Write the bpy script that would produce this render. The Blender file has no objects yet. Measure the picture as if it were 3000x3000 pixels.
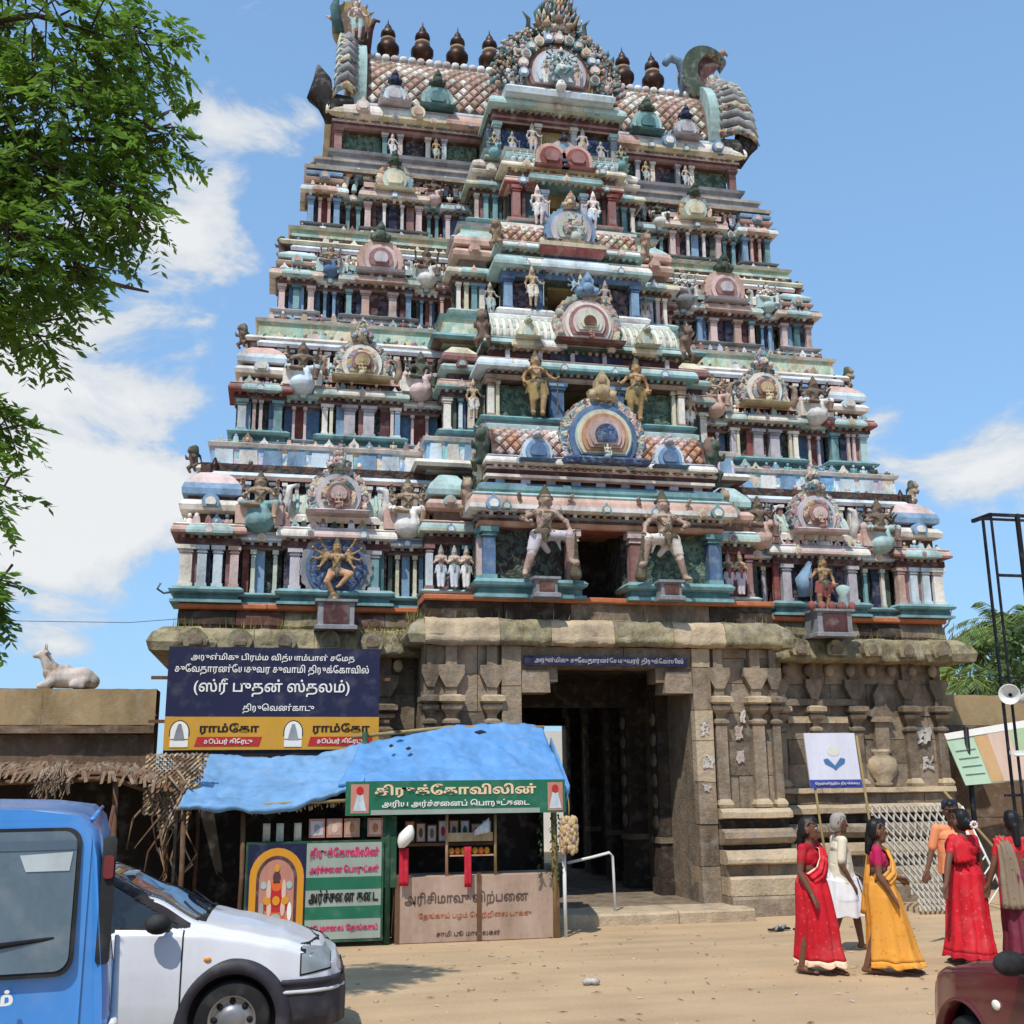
import bpy, bmesh, math, random
import numpy as np
from mathutils import Vector, Matrix, noise as mnoise
random.seed(7); RNG = np.random.default_rng(7)
SC = bpy.context.scene
COL = SC.collection
R = math.radians

# ---------------------------------------------------------------- camera
camd = bpy.data.cameras.new('camera'); cam = bpy.data.objects.new('camera', camd); COL.objects.link(cam)
camd.sensor_width = 36; camd.sensor_fit = 'HORIZONTAL'; camd.lens = 36 * 1.0770; camd.clip_start = .05; camd.clip_end = 4000
_r = Vector((0.978575, -0.205690, -0.009078)); _u = Vector((-0.039025, -0.228591, 0.972740)); _f = Vector((0.202158, 0.951545, 0.231721))
M = Matrix.Identity(4)
for i in range(3): M[i][0] = _r[i]; M[i][1] = _u[i]; M[i][2] = -_f[i]; M[i][3] = (-5.435, -17.956, 2.1)[i]
cam.matrix_world = M; SC.camera = cam
SC.view_settings.view_transform = 'Standard'; SC.view_settings.look = 'None'; SC.view_settings.gamma = 1
SC.view_settings.use_curve_mapping = False; SC.view_settings.exposure = 0.22
SUN_EL, SUN_AZ = 57, 33          # degrees; azimuth measured from -Y (the viewer's side) towards -X (left)
sx, sy = -math.sin(R(SUN_AZ)), -math.cos(R(SUN_AZ))
sun_dir = Vector((sx * math.cos(R(SUN_EL)), sy * math.cos(R(SUN_EL)), math.sin(R(SUN_EL))))
sund = bpy.data.lights.new('sun', 'SUN'); sund.energy = 3.7; sund.angle = R(.5); sund.color = (1, .95, .86)
sun = bpy.data.objects.new('sun', sund); COL.objects.link(sun); sun.rotation_euler = sun_dir.to_track_quat('Z', 'Y').to_euler()
sun.location = (-20, -20, 40)

# ---------------------------------------------------------------- sky
W = bpy.data.worlds.new('World'); SC.world = W; W.use_nodes = True
nt = W.node_tree; nt.nodes.clear()
def N(tree, typ, **kw):
    n = tree.nodes.new(typ)
    for k, v in kw.items():
        if k in n.inputs.keys() if isinstance(k, str) else False: n.inputs[k].default_value = v
        else: setattr(n, k, v)
    return n
out = N(nt, 'ShaderNodeOutputWorld'); bg = N(nt, 'ShaderNodeBackground'); bg.inputs['Strength'].default_value = .13
sky = N(nt, 'ShaderNodeTexSky'); sky.sky_type = 'NISHITA'; sky.sun_disc = False; sky.sun_elevation = R(SUN_EL)
sky.sun_rotation = math.atan2(sun_dir.x, sun_dir.y); sky.air_density = 1.0; sky.dust_density = .6; sky.ozone_density = 1.5
tc = N(nt, 'ShaderNodeTexCoord')
sep = N(nt, 'ShaderNodeSeparateXYZ'); nt.links.new(tc.outputs['Generated'], sep.inputs[0])
def mth(op, a, b=None, clamp=False, tree=nt):
    m = tree.nodes.new('ShaderNodeMath'); m.operation = op; m.use_clamp = clamp
    for i, v in enumerate((a, b)):
        if v is None: continue
        if isinstance(v, (int, float)): m.inputs[i].default_value = v
        else: tree.links.new(v, m.inputs[i])
    return m.outputs[0]
# cumulus: noise on the sky dome, gathered round a few cloud masses (direction, angular size, amount)
mp = N(nt, 'ShaderNodeMapping'); mp.inputs['Scale'].default_value = (1, 1, 1.7); nt.links.new(tc.outputs['Generated'], mp.inputs[0])
nz = N(nt, 'ShaderNodeTexNoise'); nz.inputs['Scale'].default_value = 8; nz.inputs['Detail'].default_value = 11; nz.inputs['Roughness'].default_value = .6; nz.inputs['Distortion'].default_value = .35
nt.links.new(mp.outputs[0], nz.inputs['Vector'])
n2 = N(nt, 'ShaderNodeTexNoise'); n2.inputs['Scale'].default_value = 2.1; n2.inputs['Detail'].default_value = 3; nt.links.new(mp.outputs[0], n2.inputs['Vector'])
gain = mth('MULTIPLY', mth('SUBTRACT', n2.outputs[0], .5), .55)
CL = [((-.150, .966, .205), .05, .8), ((-.098, .962, .245), .034, .8), ((-.204, .961, .184), .055, .65), ((-.19, .936, .30), .05, .45), ((-.11, .945, .308), .034, .55),
      ((-.07, .868, .492), .05, .62), ((-.10, .895, .435), .045, .66), ((-.054, .846, .535), .035, .4), ((-.033, .80, .60), .018, .6), ((-.2, .92, .34), .05, .5), ((-.3, .9, .45), .12, .5),
      ((.570, .784, .246), .026, .7), ((.545, .805, .231), .022, .6), ((.60, .76, .262), .03, .7), ((.507, .808, .301), .028, .4), ((.5, .82, .26), .03, .3),
      ((-.6, .8, .2), .16, .7), ((-.9, -.3, .3), .22, .7), ((.3, -.9, .35), .22, .7), ((.95, .1, .3), .2, .7), ((-.4, -.8, .5), .2, .6), ((.8, -.5, .5), .2, .6)]
acc = gain
for d, s, a in CL:
    v = Vector(d).normalized()
    dp = N(nt, 'ShaderNodeVectorMath', operation='DOT_PRODUCT'); nt.links.new(tc.outputs['Generated'], dp.inputs[0]); dp.inputs[1].default_value = v
    e = mth('MULTIPLY', mth('SUBTRACT', dp.outputs['Value'], 1.0), 1.0 / (s * s))   # about -angle^2/(2 s^2)
    acc = mth('ADD', acc, mth('MULTIPLY', mth('EXPONENT', e), a))
dens = mth('ADD', mth('MULTIPLY', mth('SUBTRACT', nz.outputs[0], .5), 3.0), mth('SUBTRACT', acc, .58))
mask = N(nt, 'ShaderNodeMapRange'); mask.interpolation_type = 'SMOOTHSTEP'; mask.inputs['From Min'].default_value = -.1; mask.inputs['From Max'].default_value = .34
mask.inputs['To Max'].default_value = .93; nt.links.new(dens, mask.inputs['Value'])
haz = mth('ADD', mth('MULTIPLY', mth('SUBTRACT', 1.0, mth('MULTIPLY', sep.outputs['Z'], 1.5), True), .35), .45)   # summer haze, stronger towards the horizon
fac = mask.outputs[0]
shade = N(nt, 'ShaderNodeMixRGB'); shade.inputs[1].default_value = (4.0, 4.4, 4.9, 1); shade.inputs[2].default_value = (5.8, 5.85, 5.85, 1)
bl = N(nt, 'ShaderNodeMapRange'); bl.inputs['From Min'].default_value = .05; bl.inputs['From Max'].default_value = .6; nt.links.new(dens, bl.inputs['Value']); nt.links.new(bl.outputs[0], shade.inputs[0])
mix = N(nt, 'ShaderNodeMixRGB'); nt.links.new(fac, mix.inputs[0]); tint = N(nt, 'ShaderNodeMixRGB', blend_type='MULTIPLY'); tint.inputs[0].default_value = 1; tint.inputs[2].default_value = (1.1, 1.42, 1.58, 1); nt.links.new(sky.outputs[0], tint.inputs[1]); hz = N(nt, 'ShaderNodeMixRGB'); nt.links.new(haz, hz.inputs[0]); nt.links.new(tint.outputs[0], hz.inputs[1]); hz.inputs[2].default_value = (2.0, 3.4, 5.4, 1); nt.links.new(hz.outputs[0], mix.inputs[1]); nt.links.new(shade.outputs[0], mix.inputs[2])
nt.links.new(mix.outputs[0], bg.inputs['Color']); nt.links.new(bg.outputs[0], out.inputs['Surface'])

# ---------------------------------------------------------------- materials
def lin(c): return tuple((x / 255 / 12.92 if x / 255 <= .04045 else ((x / 255 + .055) / 1.055) ** 2.4) for x in c)
grp = bpy.data.node_groups.new('weathering', 'ShaderNodeTree')
grp.interface.new_socket('Color', in_out='INPUT', socket_type='NodeSocketColor')
for nm, dv in (('Amount', .5), ('Scale', 2.0)):
    s_ = grp.interface.new_socket(nm, in_out='INPUT', socket_type='NodeSocketFloat'); s_.default_value = dv
grp.interface.new_socket('Color', in_out='OUTPUT', socket_type='NodeSocketColor')
grp.interface.new_socket('Height', in_out='OUTPUT', socket_type='NodeSocketFloat')
gi = N(grp, 'NodeGroupInput'); go = N(grp, 'NodeGroupOutput'); geo = N(grp, 'ShaderNodeNewGeometry')
mpg = N(grp, 'ShaderNodeMapping'); mpg.inputs['Scale'].default_value = (1.25, 1.25, .32); grp.links.new(geo.outputs['Position'], mpg.inputs[0])
a = N(grp, 'ShaderNodeTexNoise'); a.inputs['Detail'].default_value = 7; a.inputs['Roughness'].default_value = .65
grp.links.new(mpg.outputs[0], a.inputs['Vector']); grp.links.new(gi.outputs['Scale'], a.inputs['Scale'])
b = N(grp, 'ShaderNodeTexNoise'); b.inputs['Scale'].default_value = 14; b.inputs['Detail'].default_value = 6; b.inputs['Roughness'].default_value = .7
grp.links.new(geo.outputs['Position'], b.inputs['Vector'])
r1 = N(grp, 'ShaderNodeMapRange'); r1.inputs['From Min'].default_value = .42; r1.inputs['From Max'].default_value = .68; grp.links.new(a.outputs[0], r1.inputs['Value'])
r2 = N(grp, 'ShaderNodeMapRange'); r2.inputs['From Min'].default_value = .45; r2.inputs['From Max'].default_value = .75; grp.links.new(b.outputs[0], r2.inputs['Value'])
sm = mth('ADD', mth('MULTIPLY', r1.outputs[0], .75, tree=grp), mth('MULTIPLY', r2.outputs[0], .5, tree=grp), True, tree=grp)
am = mth('MULTIPLY', sm, gi.outputs['Amount'], True, tree=grp)
dk = N(grp, 'ShaderNodeMixRGB', blend_type='MULTIPLY'); dk.inputs[0].default_value = 1; grp.links.new(gi.outputs['Color'], dk.inputs[1]); dk.inputs[2].default_value = (.26, .23, .19, 1)
mx = N(grp, 'ShaderNodeMixRGB'); grp.links.new(am, mx.inputs[0]); grp.links.new(gi.outputs['Color'], mx.inputs[1]); grp.links.new(dk.outputs[0], mx.inputs[2])
hs = N(grp, 'ShaderNodeHueSaturation'); bn_ = N(grp, 'ShaderNodeTexNoise'); bn_.inputs['Scale'].default_value = 5.5; bn_.inputs['Detail'].default_value = 5; grp.links.new(geo.outputs['Position'], bn_.inputs['Vector'])
rb_ = N(grp, 'ShaderNodeMapRange'); rb_.inputs['From Min'].default_value = .52; rb_.inputs['From Max'].default_value = .74; rb_.inputs['To Max'].default_value = .5; grp.links.new(bn_.outputs[0], rb_.inputs['Value'])
wb_ = N(grp, 'ShaderNodeMixRGB', blend_type='MIX'); grp.links.new(mth('MULTIPLY', rb_.outputs[0], gi.outputs['Amount'], True, tree=grp), wb_.inputs[0]); grp.links.new(mx.outputs[0], wb_.inputs[1])
lt_ = N(grp, 'ShaderNodeMixRGB'); lt_.inputs[0].default_value = .6; grp.links.new(gi.outputs['Color'], lt_.inputs[1]); lt_.inputs[2].default_value = (.5, .48, .43, 1); grp.links.new(lt_.outputs[0], wb_.inputs[2])
grp.links.new(wb_.outputs[0], hs.inputs['Color'])
grp.links.new(mth('ADD', mth('MULTIPLY', b.outputs[0], .35, tree=grp), .83, tree=grp), hs.inputs['Value'])
grp.links.new(hs.outputs[0], go.inputs['Color']); grp.links.new(b.outputs[0], go.inputs['Height'])

MATS = {}
def mat(name, rgb, rough=.8, amount=.45, scale=2.0, bump=.25, metal=0, spec=.3, dist=.02, trans=0, raw=False):
    if name in MATS: return MATS[name]
    m = bpy.data.materials.new(name); m.use_nodes = True; t = m.node_tree; p = t.nodes['Principled BSDF']
    c = rgb if raw else lin(rgb)
    p.inputs['Roughness'].default_value = rough; p.inputs['Metallic'].default_value = metal; p.inputs['Specular IOR Level'].default_value = spec
    if amount > 0:
        g = N(t, 'ShaderNodeGroup'); g.node_tree = grp; g.inputs['Color'].default_value = (*c, 1); g.inputs['Amount'].default_value = amount; g.inputs['Scale'].default_value = scale
        t.links.new(g.outputs['Color'], p.inputs['Base Color'])
        if bump:
            bp = N(t, 'ShaderNodeBump'); bp.inputs['Strength'].default_value = bump; bp.inputs['Distance'].default_value = dist
            t.links.new(g.outputs['Height'], bp.inputs['Height']); t.links.new(bp.outputs[0], p.inputs['Normal'])
    else: p.inputs['Base Color'].default_value = (*c, 1)
    MATS[name] = m; return m
def motley(name, cols, scale=9, rough=.8, amount=.5, vec=(1, 1, 1)):
    """painted stucco carving: small irregular patches in several paint colours"""
    m = bpy.data.materials.new(name); m.use_nodes = True; t = m.node_tree; p = t.nodes['Principled BSDF']; p.inputs['Roughness'].default_value = rough
    ge = N(t, 'ShaderNodeNewGeometry'); mp_ = N(t, 'ShaderNodeMapping'); mp_.inputs['Scale'].default_value = vec; t.links.new(ge.outputs['Position'], mp_.inputs[0])
    vo = N(t, 'ShaderNodeTexVoronoi'); vo.inputs['Scale'].default_value = scale
    wn = N(t, 'ShaderNodeTexNoise'); wn.inputs['Scale'].default_value = scale * .9; wn.inputs['Detail'].default_value = 3; t.links.new(mp_.outputs[0], wn.inputs['Vector'])
    wa = N(t, 'ShaderNodeVectorMath', operation='MULTIPLY_ADD'); t.links.new(wn.outputs['Color'], wa.inputs[0]); wa.inputs[1].default_value = (2.6 / scale,) * 3; t.links.new(mp_.outputs[0], wa.inputs[2]); t.links.new(wa.outputs[0], vo.inputs['Vector'])
    sp = N(t, 'ShaderNodeSeparateColor'); t.links.new(vo.outputs['Color'], sp.inputs[0])
    cr = N(t, 'ShaderNodeValToRGB'); cr.color_ramp.interpolation = 'CONSTANT'
    while len(cr.color_ramp.elements) < len(cols): cr.color_ramp.elements.new(.5)
    for i, c in enumerate(cols):
        cr.color_ramp.elements[i].position = i / len(cols); cr.color_ramp.elements[i].color = (*lin(c), 1)
    t.links.new(sp.outputs[0], cr.inputs[0])
    g = N(t, 'ShaderNodeGroup'); g.node_tree = grp; g.inputs['Amount'].default_value = amount; g.inputs['Scale'].default_value = 2.5
    t.links.new(cr.outputs[0], g.inputs['Color']); t.links.new(g.outputs['Color'], p.inputs['Base Color'])
    bp = N(t, 'ShaderNodeBump'); bp.inputs['Strength'].default_value = .6; bp.inputs['Distance'].default_value = .05; bp.invert = True
    t.links.new(vo.outputs['Distance'], bp.inputs['Height']); t.links.new(bp.outputs[0], p.inputs['Normal'])
    MATS[name] = m; return m

PAL = dict(turq=(88, 158, 165), mint=(140, 186, 184), sky=(98, 150, 200), blue=(62, 108, 168), navy=(42, 54, 96), salmon=(206, 150, 128), pink=(204, 166, 160),
           rose=(158, 92, 90), red=(165, 62, 56), maroon=(98, 46, 48), cream=(216, 202, 184), yellow=(206, 194, 148), white=(212, 208, 202), mauve=(178, 168, 182),
           brown=(122, 88, 68), dgreen=(62, 84, 68), dark=(46, 42, 42), gold=(190, 156, 92), orange=(206, 128, 78), grey=(128, 130, 138), ochre=(172, 132, 52),
           paleblue=(176, 200, 216), palegreen=(172, 188, 164), teal=(52, 116, 122), flesh=(206, 158, 122), tan=(168, 128, 92), darkred=(112, 56, 42))
def faded(c):
    g = .3 * c[0] + .55 * c[1] + .15 * c[2]; w = (1.0, 1.0, 1.0); return tuple(min(228, ((x + (g - x) * .46) * 1.05 + 8) * k) for x, k in zip(c, w))
for k, c in PAL.items(): mat(k, faded(c), amount=.8, scale=1.9, bump=.5, rough=.88, spec=.15)
motley('carving', [(206, 178, 150), (150, 170, 160), (176, 140, 140), (120, 150, 165), (200, 190, 160), (110, 90, 84), (186, 150, 110), (70, 96, 96)], 9)
motley('carving_fine', [(196, 180, 160), (140, 168, 160), (186, 140, 146), (100, 134, 158), (214, 200, 170), (90, 80, 84)], 16)
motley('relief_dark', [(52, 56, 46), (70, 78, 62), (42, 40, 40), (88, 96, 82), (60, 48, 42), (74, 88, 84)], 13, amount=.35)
motley('relief_green', [(72, 98, 88), (92, 120, 104), (58, 78, 66), (110, 128, 112), (80, 84, 56)], 13, amount=.35)
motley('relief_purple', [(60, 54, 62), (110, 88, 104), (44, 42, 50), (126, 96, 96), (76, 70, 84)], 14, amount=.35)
motley('relief_blue', [(60, 84, 128), (50, 62, 100), (92, 120, 150), (70, 76, 90)], 12, amount=.35)
motley('frieze_blue', [(150, 186, 214), (206, 214, 216), (120, 164, 204), (190, 180, 196), (214, 196, 176), (140, 190, 190)], 5, amount=.4, vec=(1, 1, .6))
motley('frieze_mint', [(178, 200, 178), (200, 206, 186), (156, 186, 170), (206, 190, 160), (166, 178, 150)], 4, amount=.55, vec=(1, 1, .6))
mat('finial_metal', (62, 40, 30), rough=.45, metal=.6, amount=.5, bump=.1)
def stone(name, c1, c2, c3, amount=.8, scale=1.5):
    m = mat(name, c1, rough=.93, amount=amount, scale=scale, bump=1.0, dist=.03); t = m.node_tree; g = [n for n in t.nodes if n.type == 'GROUP'][0]
    ge = N(t, 'ShaderNodeNewGeometry'); n_ = N(t, 'ShaderNodeTexNoise'); n_.inputs['Scale'].default_value = 3.2; n_.inputs['Detail'].default_value = 8; n_.inputs['Roughness'].default_value = .7; t.links.new(ge.outputs['Position'], n_.inputs['Vector'])
    c = N(t, 'ShaderNodeValToRGB'); c.color_ramp.elements[0].position = .3; c.color_ramp.elements[0].color = (*lin(c2), 1); c.color_ramp.elements[1].position = .7; c.color_ramp.elements[1].color = (*lin(c3), 1)
    e = c.color_ramp.elements.new(.5); e.color = (*lin(c1), 1); t.links.new(n_.outputs[0], c.inputs[0]); t.links.new(c.outputs[0], g.inputs['Color'])
stone('stone', (156, 138, 118), (124, 113, 100), (176, 152, 124), .75); stone('stone_dark', (130, 115, 98), (100, 91, 82), (150, 129, 106), .75); stone('stone_light', (190, 170, 142), (164, 148, 128), (204, 180, 146), .55)
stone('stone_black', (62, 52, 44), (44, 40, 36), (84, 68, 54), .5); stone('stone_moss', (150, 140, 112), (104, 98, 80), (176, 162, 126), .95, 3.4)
mat('terracotta', (186, 112, 76), rough=.9, amount=.55, bump=.5)
mat('paper', (190, 182, 176), rough=.9, amount=.7, scale=6, bump=0); mat('paper_pink', (186, 168, 160), rough=.9, amount=.6, scale=6, bump=0)
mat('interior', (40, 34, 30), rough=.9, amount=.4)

# ---------------------------------------------------------------- mesh helpers
def tag(o, label=None, cat=None, group=None, kind=None):
    if label: o['label'] = label
    if cat: o['category'] = cat
    if group: o['group'] = group
    if kind: o['kind'] = kind
    return o
def thing(name, label, cat, loc=(0, 0, 0), rz=0, group=None):
    o = bpy.data.objects.new(name, None); COL.objects.link(o); o.location = loc; o.rotation_euler = (0, 0, rz); o.empty_display_size = .2
    return tag(o, label, cat, group)
def world_of(o):
    m = Matrix.Identity(4)
    while o is not None:
        m = Matrix.LocRotScale(o.location, o.rotation_euler, o.scale) @ m; o = o.parent
    return m
def link(name, me, parent=None, loc=(0, 0, 0), rot=(0, 0, 0), scale=(1, 1, 1)):
    o = bpy.data.objects.new(name, me); COL.objects.link(o); o.parent = parent; o.location = loc; o.rotation_euler = rot
    o.scale = scale if hasattr(scale, '__len__') else (scale,) * 3
    return o
class MB:
    """collects shapes and links them as one mesh object"""
    def __init__(s): s.v = []; s.f = []; s.m = []; s.mats = []; s.sm = []
    def mi(s, m):
        if m not in s.mats: s.mats.append(m)
        return s.mats.index(m)
    def add(s, vs, fs, m, smooth=False):
        o = len(s.v); s.v += [tuple(p) for p in vs]; k = s.mi(m)
        for f in fs: s.f.append(tuple(i + o for i in f)); s.m.append(k); s.sm.append(smooth)
    def box(s, x0, x1, y0, y1, z0, z1, m, tx=0, ty=0):
        x0, x1 = min(x0, x1), max(x0, x1); y0, y1 = min(y0, y1), max(y0, y1)
        v = [(x0, y0, z0), (x1, y0, z0), (x1, y1, z0), (x0, y1, z0), (x0 + tx, y0 + ty, z1), (x1 - tx, y0 + ty, z1), (x1 - tx, y1 - ty, z1), (x0 + tx, y1 - ty, z1)]
        s.add(v, [(0, 3, 2, 1), (4, 5, 6, 7), (0, 1, 5, 4), (1, 2, 6, 5), (2, 3, 7, 6), (3, 0, 4, 7)], m)
    def ring(s, x0, x1, yf, yb, prof, m, cap=True, smooth=False):
        """rectangle x0..x1, yf..yb swept up a profile [(out, z[, material])]"""
        x0, x1 = min(x0, x1), max(x0, x1); vs = []
        for p in prof:
            o, z = p[0], p[1]; vs += [(x0 - o, yf - o, z), (x1 + o, yf - o, z), (x1 + o, yb + o, z), (x0 - o, yb + o, z)]
        n = len(prof)
        for i in range(n - 1):
            mm = prof[i][2] if len(prof[i]) > 2 else m; b = 4 * i
            loc = vs[b:b + 8]; s.add(loc, [(0, 1, 5, 4), (1, 2, 6, 5), (2, 3, 7, 6), (3, 0, 4, 7)], mm, smooth)
        if cap:
            s.add(vs[:4], [(0, 3, 2, 1)], m); s.add(vs[-4:], [(0, 1, 2, 3)], m)
    def prism(s, poly, y0, y1, m, m2=None):
        """polygon in (x, z) extruded from y0 (front) to y1"""
        n = len(poly); a = [(x, y0, z) for x, z in poly] + [(x, y1, z) for x, z in poly]
        s.add(a, [tuple(range(n)), tuple(range(2 * n - 1, n - 1, -1))], m)
        s.add(a, [(i, i + n, (i + 1) % n + n, (i + 1) % n) for i in range(n)], m2 or m)
    def lathe(s, cx, cy, prof, m, n=12, smooth=True, sy=1):
        vs = []
        for r, z in prof: vs += [(cx + r * math.cos(2 * math.pi * k / n), cy + sy * r * math.sin(2 * math.pi * k / n), z) for k in range(n)]
        fs = [(i * n + k, i * n + (k + 1) % n, (i + 1) * n + (k + 1) % n, (i + 1) * n + k) for i in range(len(prof) - 1) for k in range(n)]
        fs += [tuple(range(n - 1, -1, -1)), tuple(range((len(prof) - 1) * n, len(prof) * n))]
        s.add(vs, fs, m, smooth)
    def tube(s, pts, r, m, n=8, smooth=True):
        pts = [Vector(p) for p in pts]; rs = r if hasattr(r, '__len__') else [r] * len(pts); vs = []; up = Vector((0, 0, 1))
        for i, p in enumerate(pts):
            t = (pts[min(i + 1, len(pts) - 1)] - pts[max(i - 1, 0)]).normalized()
            a = t.cross(up if abs(t.z) < .95 else Vector((0, 1, 0))).normalized(); b = t.cross(a)
            vs += [p + (a * math.cos(2 * math.pi * k / n) + b * math.sin(2 * math.pi * k / n)) * rs[i] for k in range(n)]
        L = len(pts); fs = [(i * n + k, i * n + (k + 1) % n, (i + 1) * n + (k + 1) % n, (i + 1) * n + k) for i in range(L - 1) for k in range(n)]
        fs += [tuple(range(n - 1, -1, -1)), tuple(range((L - 1) * n, L * n))]
        s.add(vs, fs, m, smooth)
    def ball(s, c, r, m, n=8, k=5):
        rx, ry, rz = r if hasattr(r, '__len__') else (r, r, r); vs = [(c[0], c[1], c[2] - rz)]; fs = []
        for i in range(1, k):
            a = math.pi * i / k
            vs += [(c[0] + rx * math.sin(a) * math.cos(2 * math.pi * j / n), c[1] + ry * math.sin(a) * math.sin(2 * math.pi * j / n), c[2] - rz * math.cos(a)) for j in range(n)]
        vs.append((c[0], c[1], c[2] + rz)); T = len(vs) - 1
        for j in range(n):
            fs.append((0, 1 + (j + 1) % n, 1 + j)); fs.append((T, 1 + (k - 2) * n + j, 1 + (k - 2) * n + (j + 1) % n))
            for i in range(k - 2): fs.append((1 + i * n + j, 1 + i * n + (j + 1) % n, 1 + (i + 1) * n + (j + 1) % n, 1 + (i + 1) * n + j))
        s.add(vs, fs, m, True)
    def grid(s, P, m, smooth=True, thick=0, closed=False):
        """P[i][j] points"""
        a, b = len(P), len(P[0]); vs = [p for row in P for p in row]
        jr = b if closed else b - 1
        fs = [(i * b + j, i * b + (j + 1) % b, (i + 1) * b + (j + 1) % b, (i + 1) * b + j) for i in range(a - 1) for j in range(jr)]
        s.add(vs, fs, m, smooth)
    def mesh(s, name, off=(0, 0, 0)):
        me = bpy.data.meshes.new(name)
        vs = [(p[0] - off[0], p[1] - off[1], p[2] - off[2]) for p in s.v]
        me.from_pydata(vs, [], s.f)
        for k in s.mats: me.materials.append(MATS[k] if isinstance(k, str) else k)
        me.polygons.foreach_set('material_index', s.m); me.polygons.foreach_set('use_smooth', s.sm); me.update()
        return me
    def build(s, name, parent=None, local=False, org=None, solid=0):
        """world-coordinate shapes go under a parent that stands unrotated at its location; local=True keeps coordinates as they are"""
        off = Vector((0, 0, 0))
        if not local and parent is not None: off = world_of(parent).translation
        if org is None and not local:
            a = np.array(s.v); c = (a.min(0) + a.max(0)) / 2; org = (c[0], c[1], a[:, 2].min())
        if local: org = (0, 0, 0)
        o = link(name, s.mesh(name, org), parent, Vector(org) - off)
        if solid:
            md = o.modifiers.new('thickness', 'SOLIDIFY'); md.thickness = solid; md.offset = 0
        return o
def ground_z(y):
    t = min(1, max(0, (y + 6.2) / 4.7)); return -.15 * t * t * (3 - 2 * t)
# ---------------------------------------------------------------- figures: tapered limbs grown into one surface
def capsule(p0, r0, p1, r1, n=10, k=4):
    p0, p1 = Vector(p0), Vector(p1); d = p1 - p0
    t = d.normalized() if d.length > 1e-6 else Vector((0, 0, 1)); a = t.orthogonal().normalized(); b = t.cross(a); V = []
    rows = [(p0 - t * r0 * math.cos(math.pi / 2 * i / k), r0 * math.sin(math.pi / 2 * i / k)) for i in range(1, k + 1)]
    rows += [(p1 + t * r1 * math.sin(math.pi / 2 * i / k), r1 * math.cos(math.pi / 2 * i / k)) for i in range(0, k)]
    V.append(p0 - t * r0)
    for c, r in rows: V += [c + (a * math.cos(2 * math.pi * j / n) + b * math.sin(2 * math.pi * j / n)) * r for j in range(n)]
    V.append(p1 + t * r1); F = []; T = len(V) - 1; L = len(rows)
    for j in range(n):
        F.append((0, 1 + (j + 1) % n, 1 + j)); F.append((T, 1 + (L - 1) * n + j, 1 + (L - 1) * n + (j + 1) % n))
        for i in range(L - 1): F.append((1 + i * n + j, 1 + i * n + (j + 1) % n, 1 + (i + 1) * n + (j + 1) % n, 1 + (i + 1) * n + j))
    return V, F
def grow(name, prims, voxel, smooth=3):
    """prims: (p0, r0, p1, r1, material) -> one continuous mesh, coloured by the limb each face lies on"""
    V, F = [], []
    for p0, r0, p1, r1, m in prims:
        v, f = capsule(p0, r0, p1, r1); o = len(V); V += v; F += [tuple(i + o for i in q) for q in f]
    me = bpy.data.meshes.new('tmp'); me.from_pydata(V, [], F); me.update()
    ob = bpy.data.objects.new('tmp', me); COL.objects.link(ob)
    md = ob.modifiers.new('r', 'REMESH'); md.mode = 'VOXEL'; md.voxel_size = voxel; md.use_smooth_shade = True
    if smooth:
        s = ob.modifiers.new('s', 'SMOOTH'); s.iterations = smooth; s.factor = .5
    dg = bpy.context.evaluated_depsgraph_get(); res = bpy.data.meshes.new_from_object(ob.evaluated_get(dg))
    bpy.data.objects.remove(ob); bpy.data.meshes.remove(me); res.name = name
    keys = []
    for p in prims:
        if p[4] not in keys: keys.append(p[4])
    n = len(res.polygons); c = np.empty(n * 3); res.polygons.foreach_get('center', c); c = c.reshape(-1, 3)
    best = np.full(n, 1e9); idx = np.zeros(n, dtype=np.int32)
    for p0, r0, p1, r1, m in prims:
        a, b = np.array(p0, float), np.array(p1, float); d = b - a; L = max((d * d).sum(), 1e-9)
        t = np.clip(((c - a) @ d) / L, 0, 1); dist = np.abs(np.linalg.norm(c - a - t[:, None] * d, axis=1) - (r0 + (r1 - r0) * t))
        k = dist < best - 1e-5; best[k] = dist[k]; idx[k] = keys.index(m)
    res.materials.clear()
    for k in keys: res.materials.append(MATS[k])
    res.polygons.foreach_set('material_index', idx); res.polygons.foreach_set('use_smooth', [True] * n); res.update()
    res['keys'] = keys
    return res
def recolour(me, mp):
    m = me.copy()
    for i, k in enumerate(me['keys']):
        if k in mp: m.materials[i] = MATS[mp[k]]
    m['keys'] = [mp.get(k, k) for k in me['keys']]
    return m
def mirror_mesh(me):
    m = me.copy(); m.transform(Matrix.Scale(-1, 4, (1, 0, 0))); m.flip_normals(); m['keys'] = list(me['keys']); return m
def limb(P, pts, rs, m):
    for i in range(len(pts) - 1): P.append((pts[i], rs[i], pts[i + 1], rs[i + 1], m[i] if isinstance(m, (list, tuple)) else m))
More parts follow.
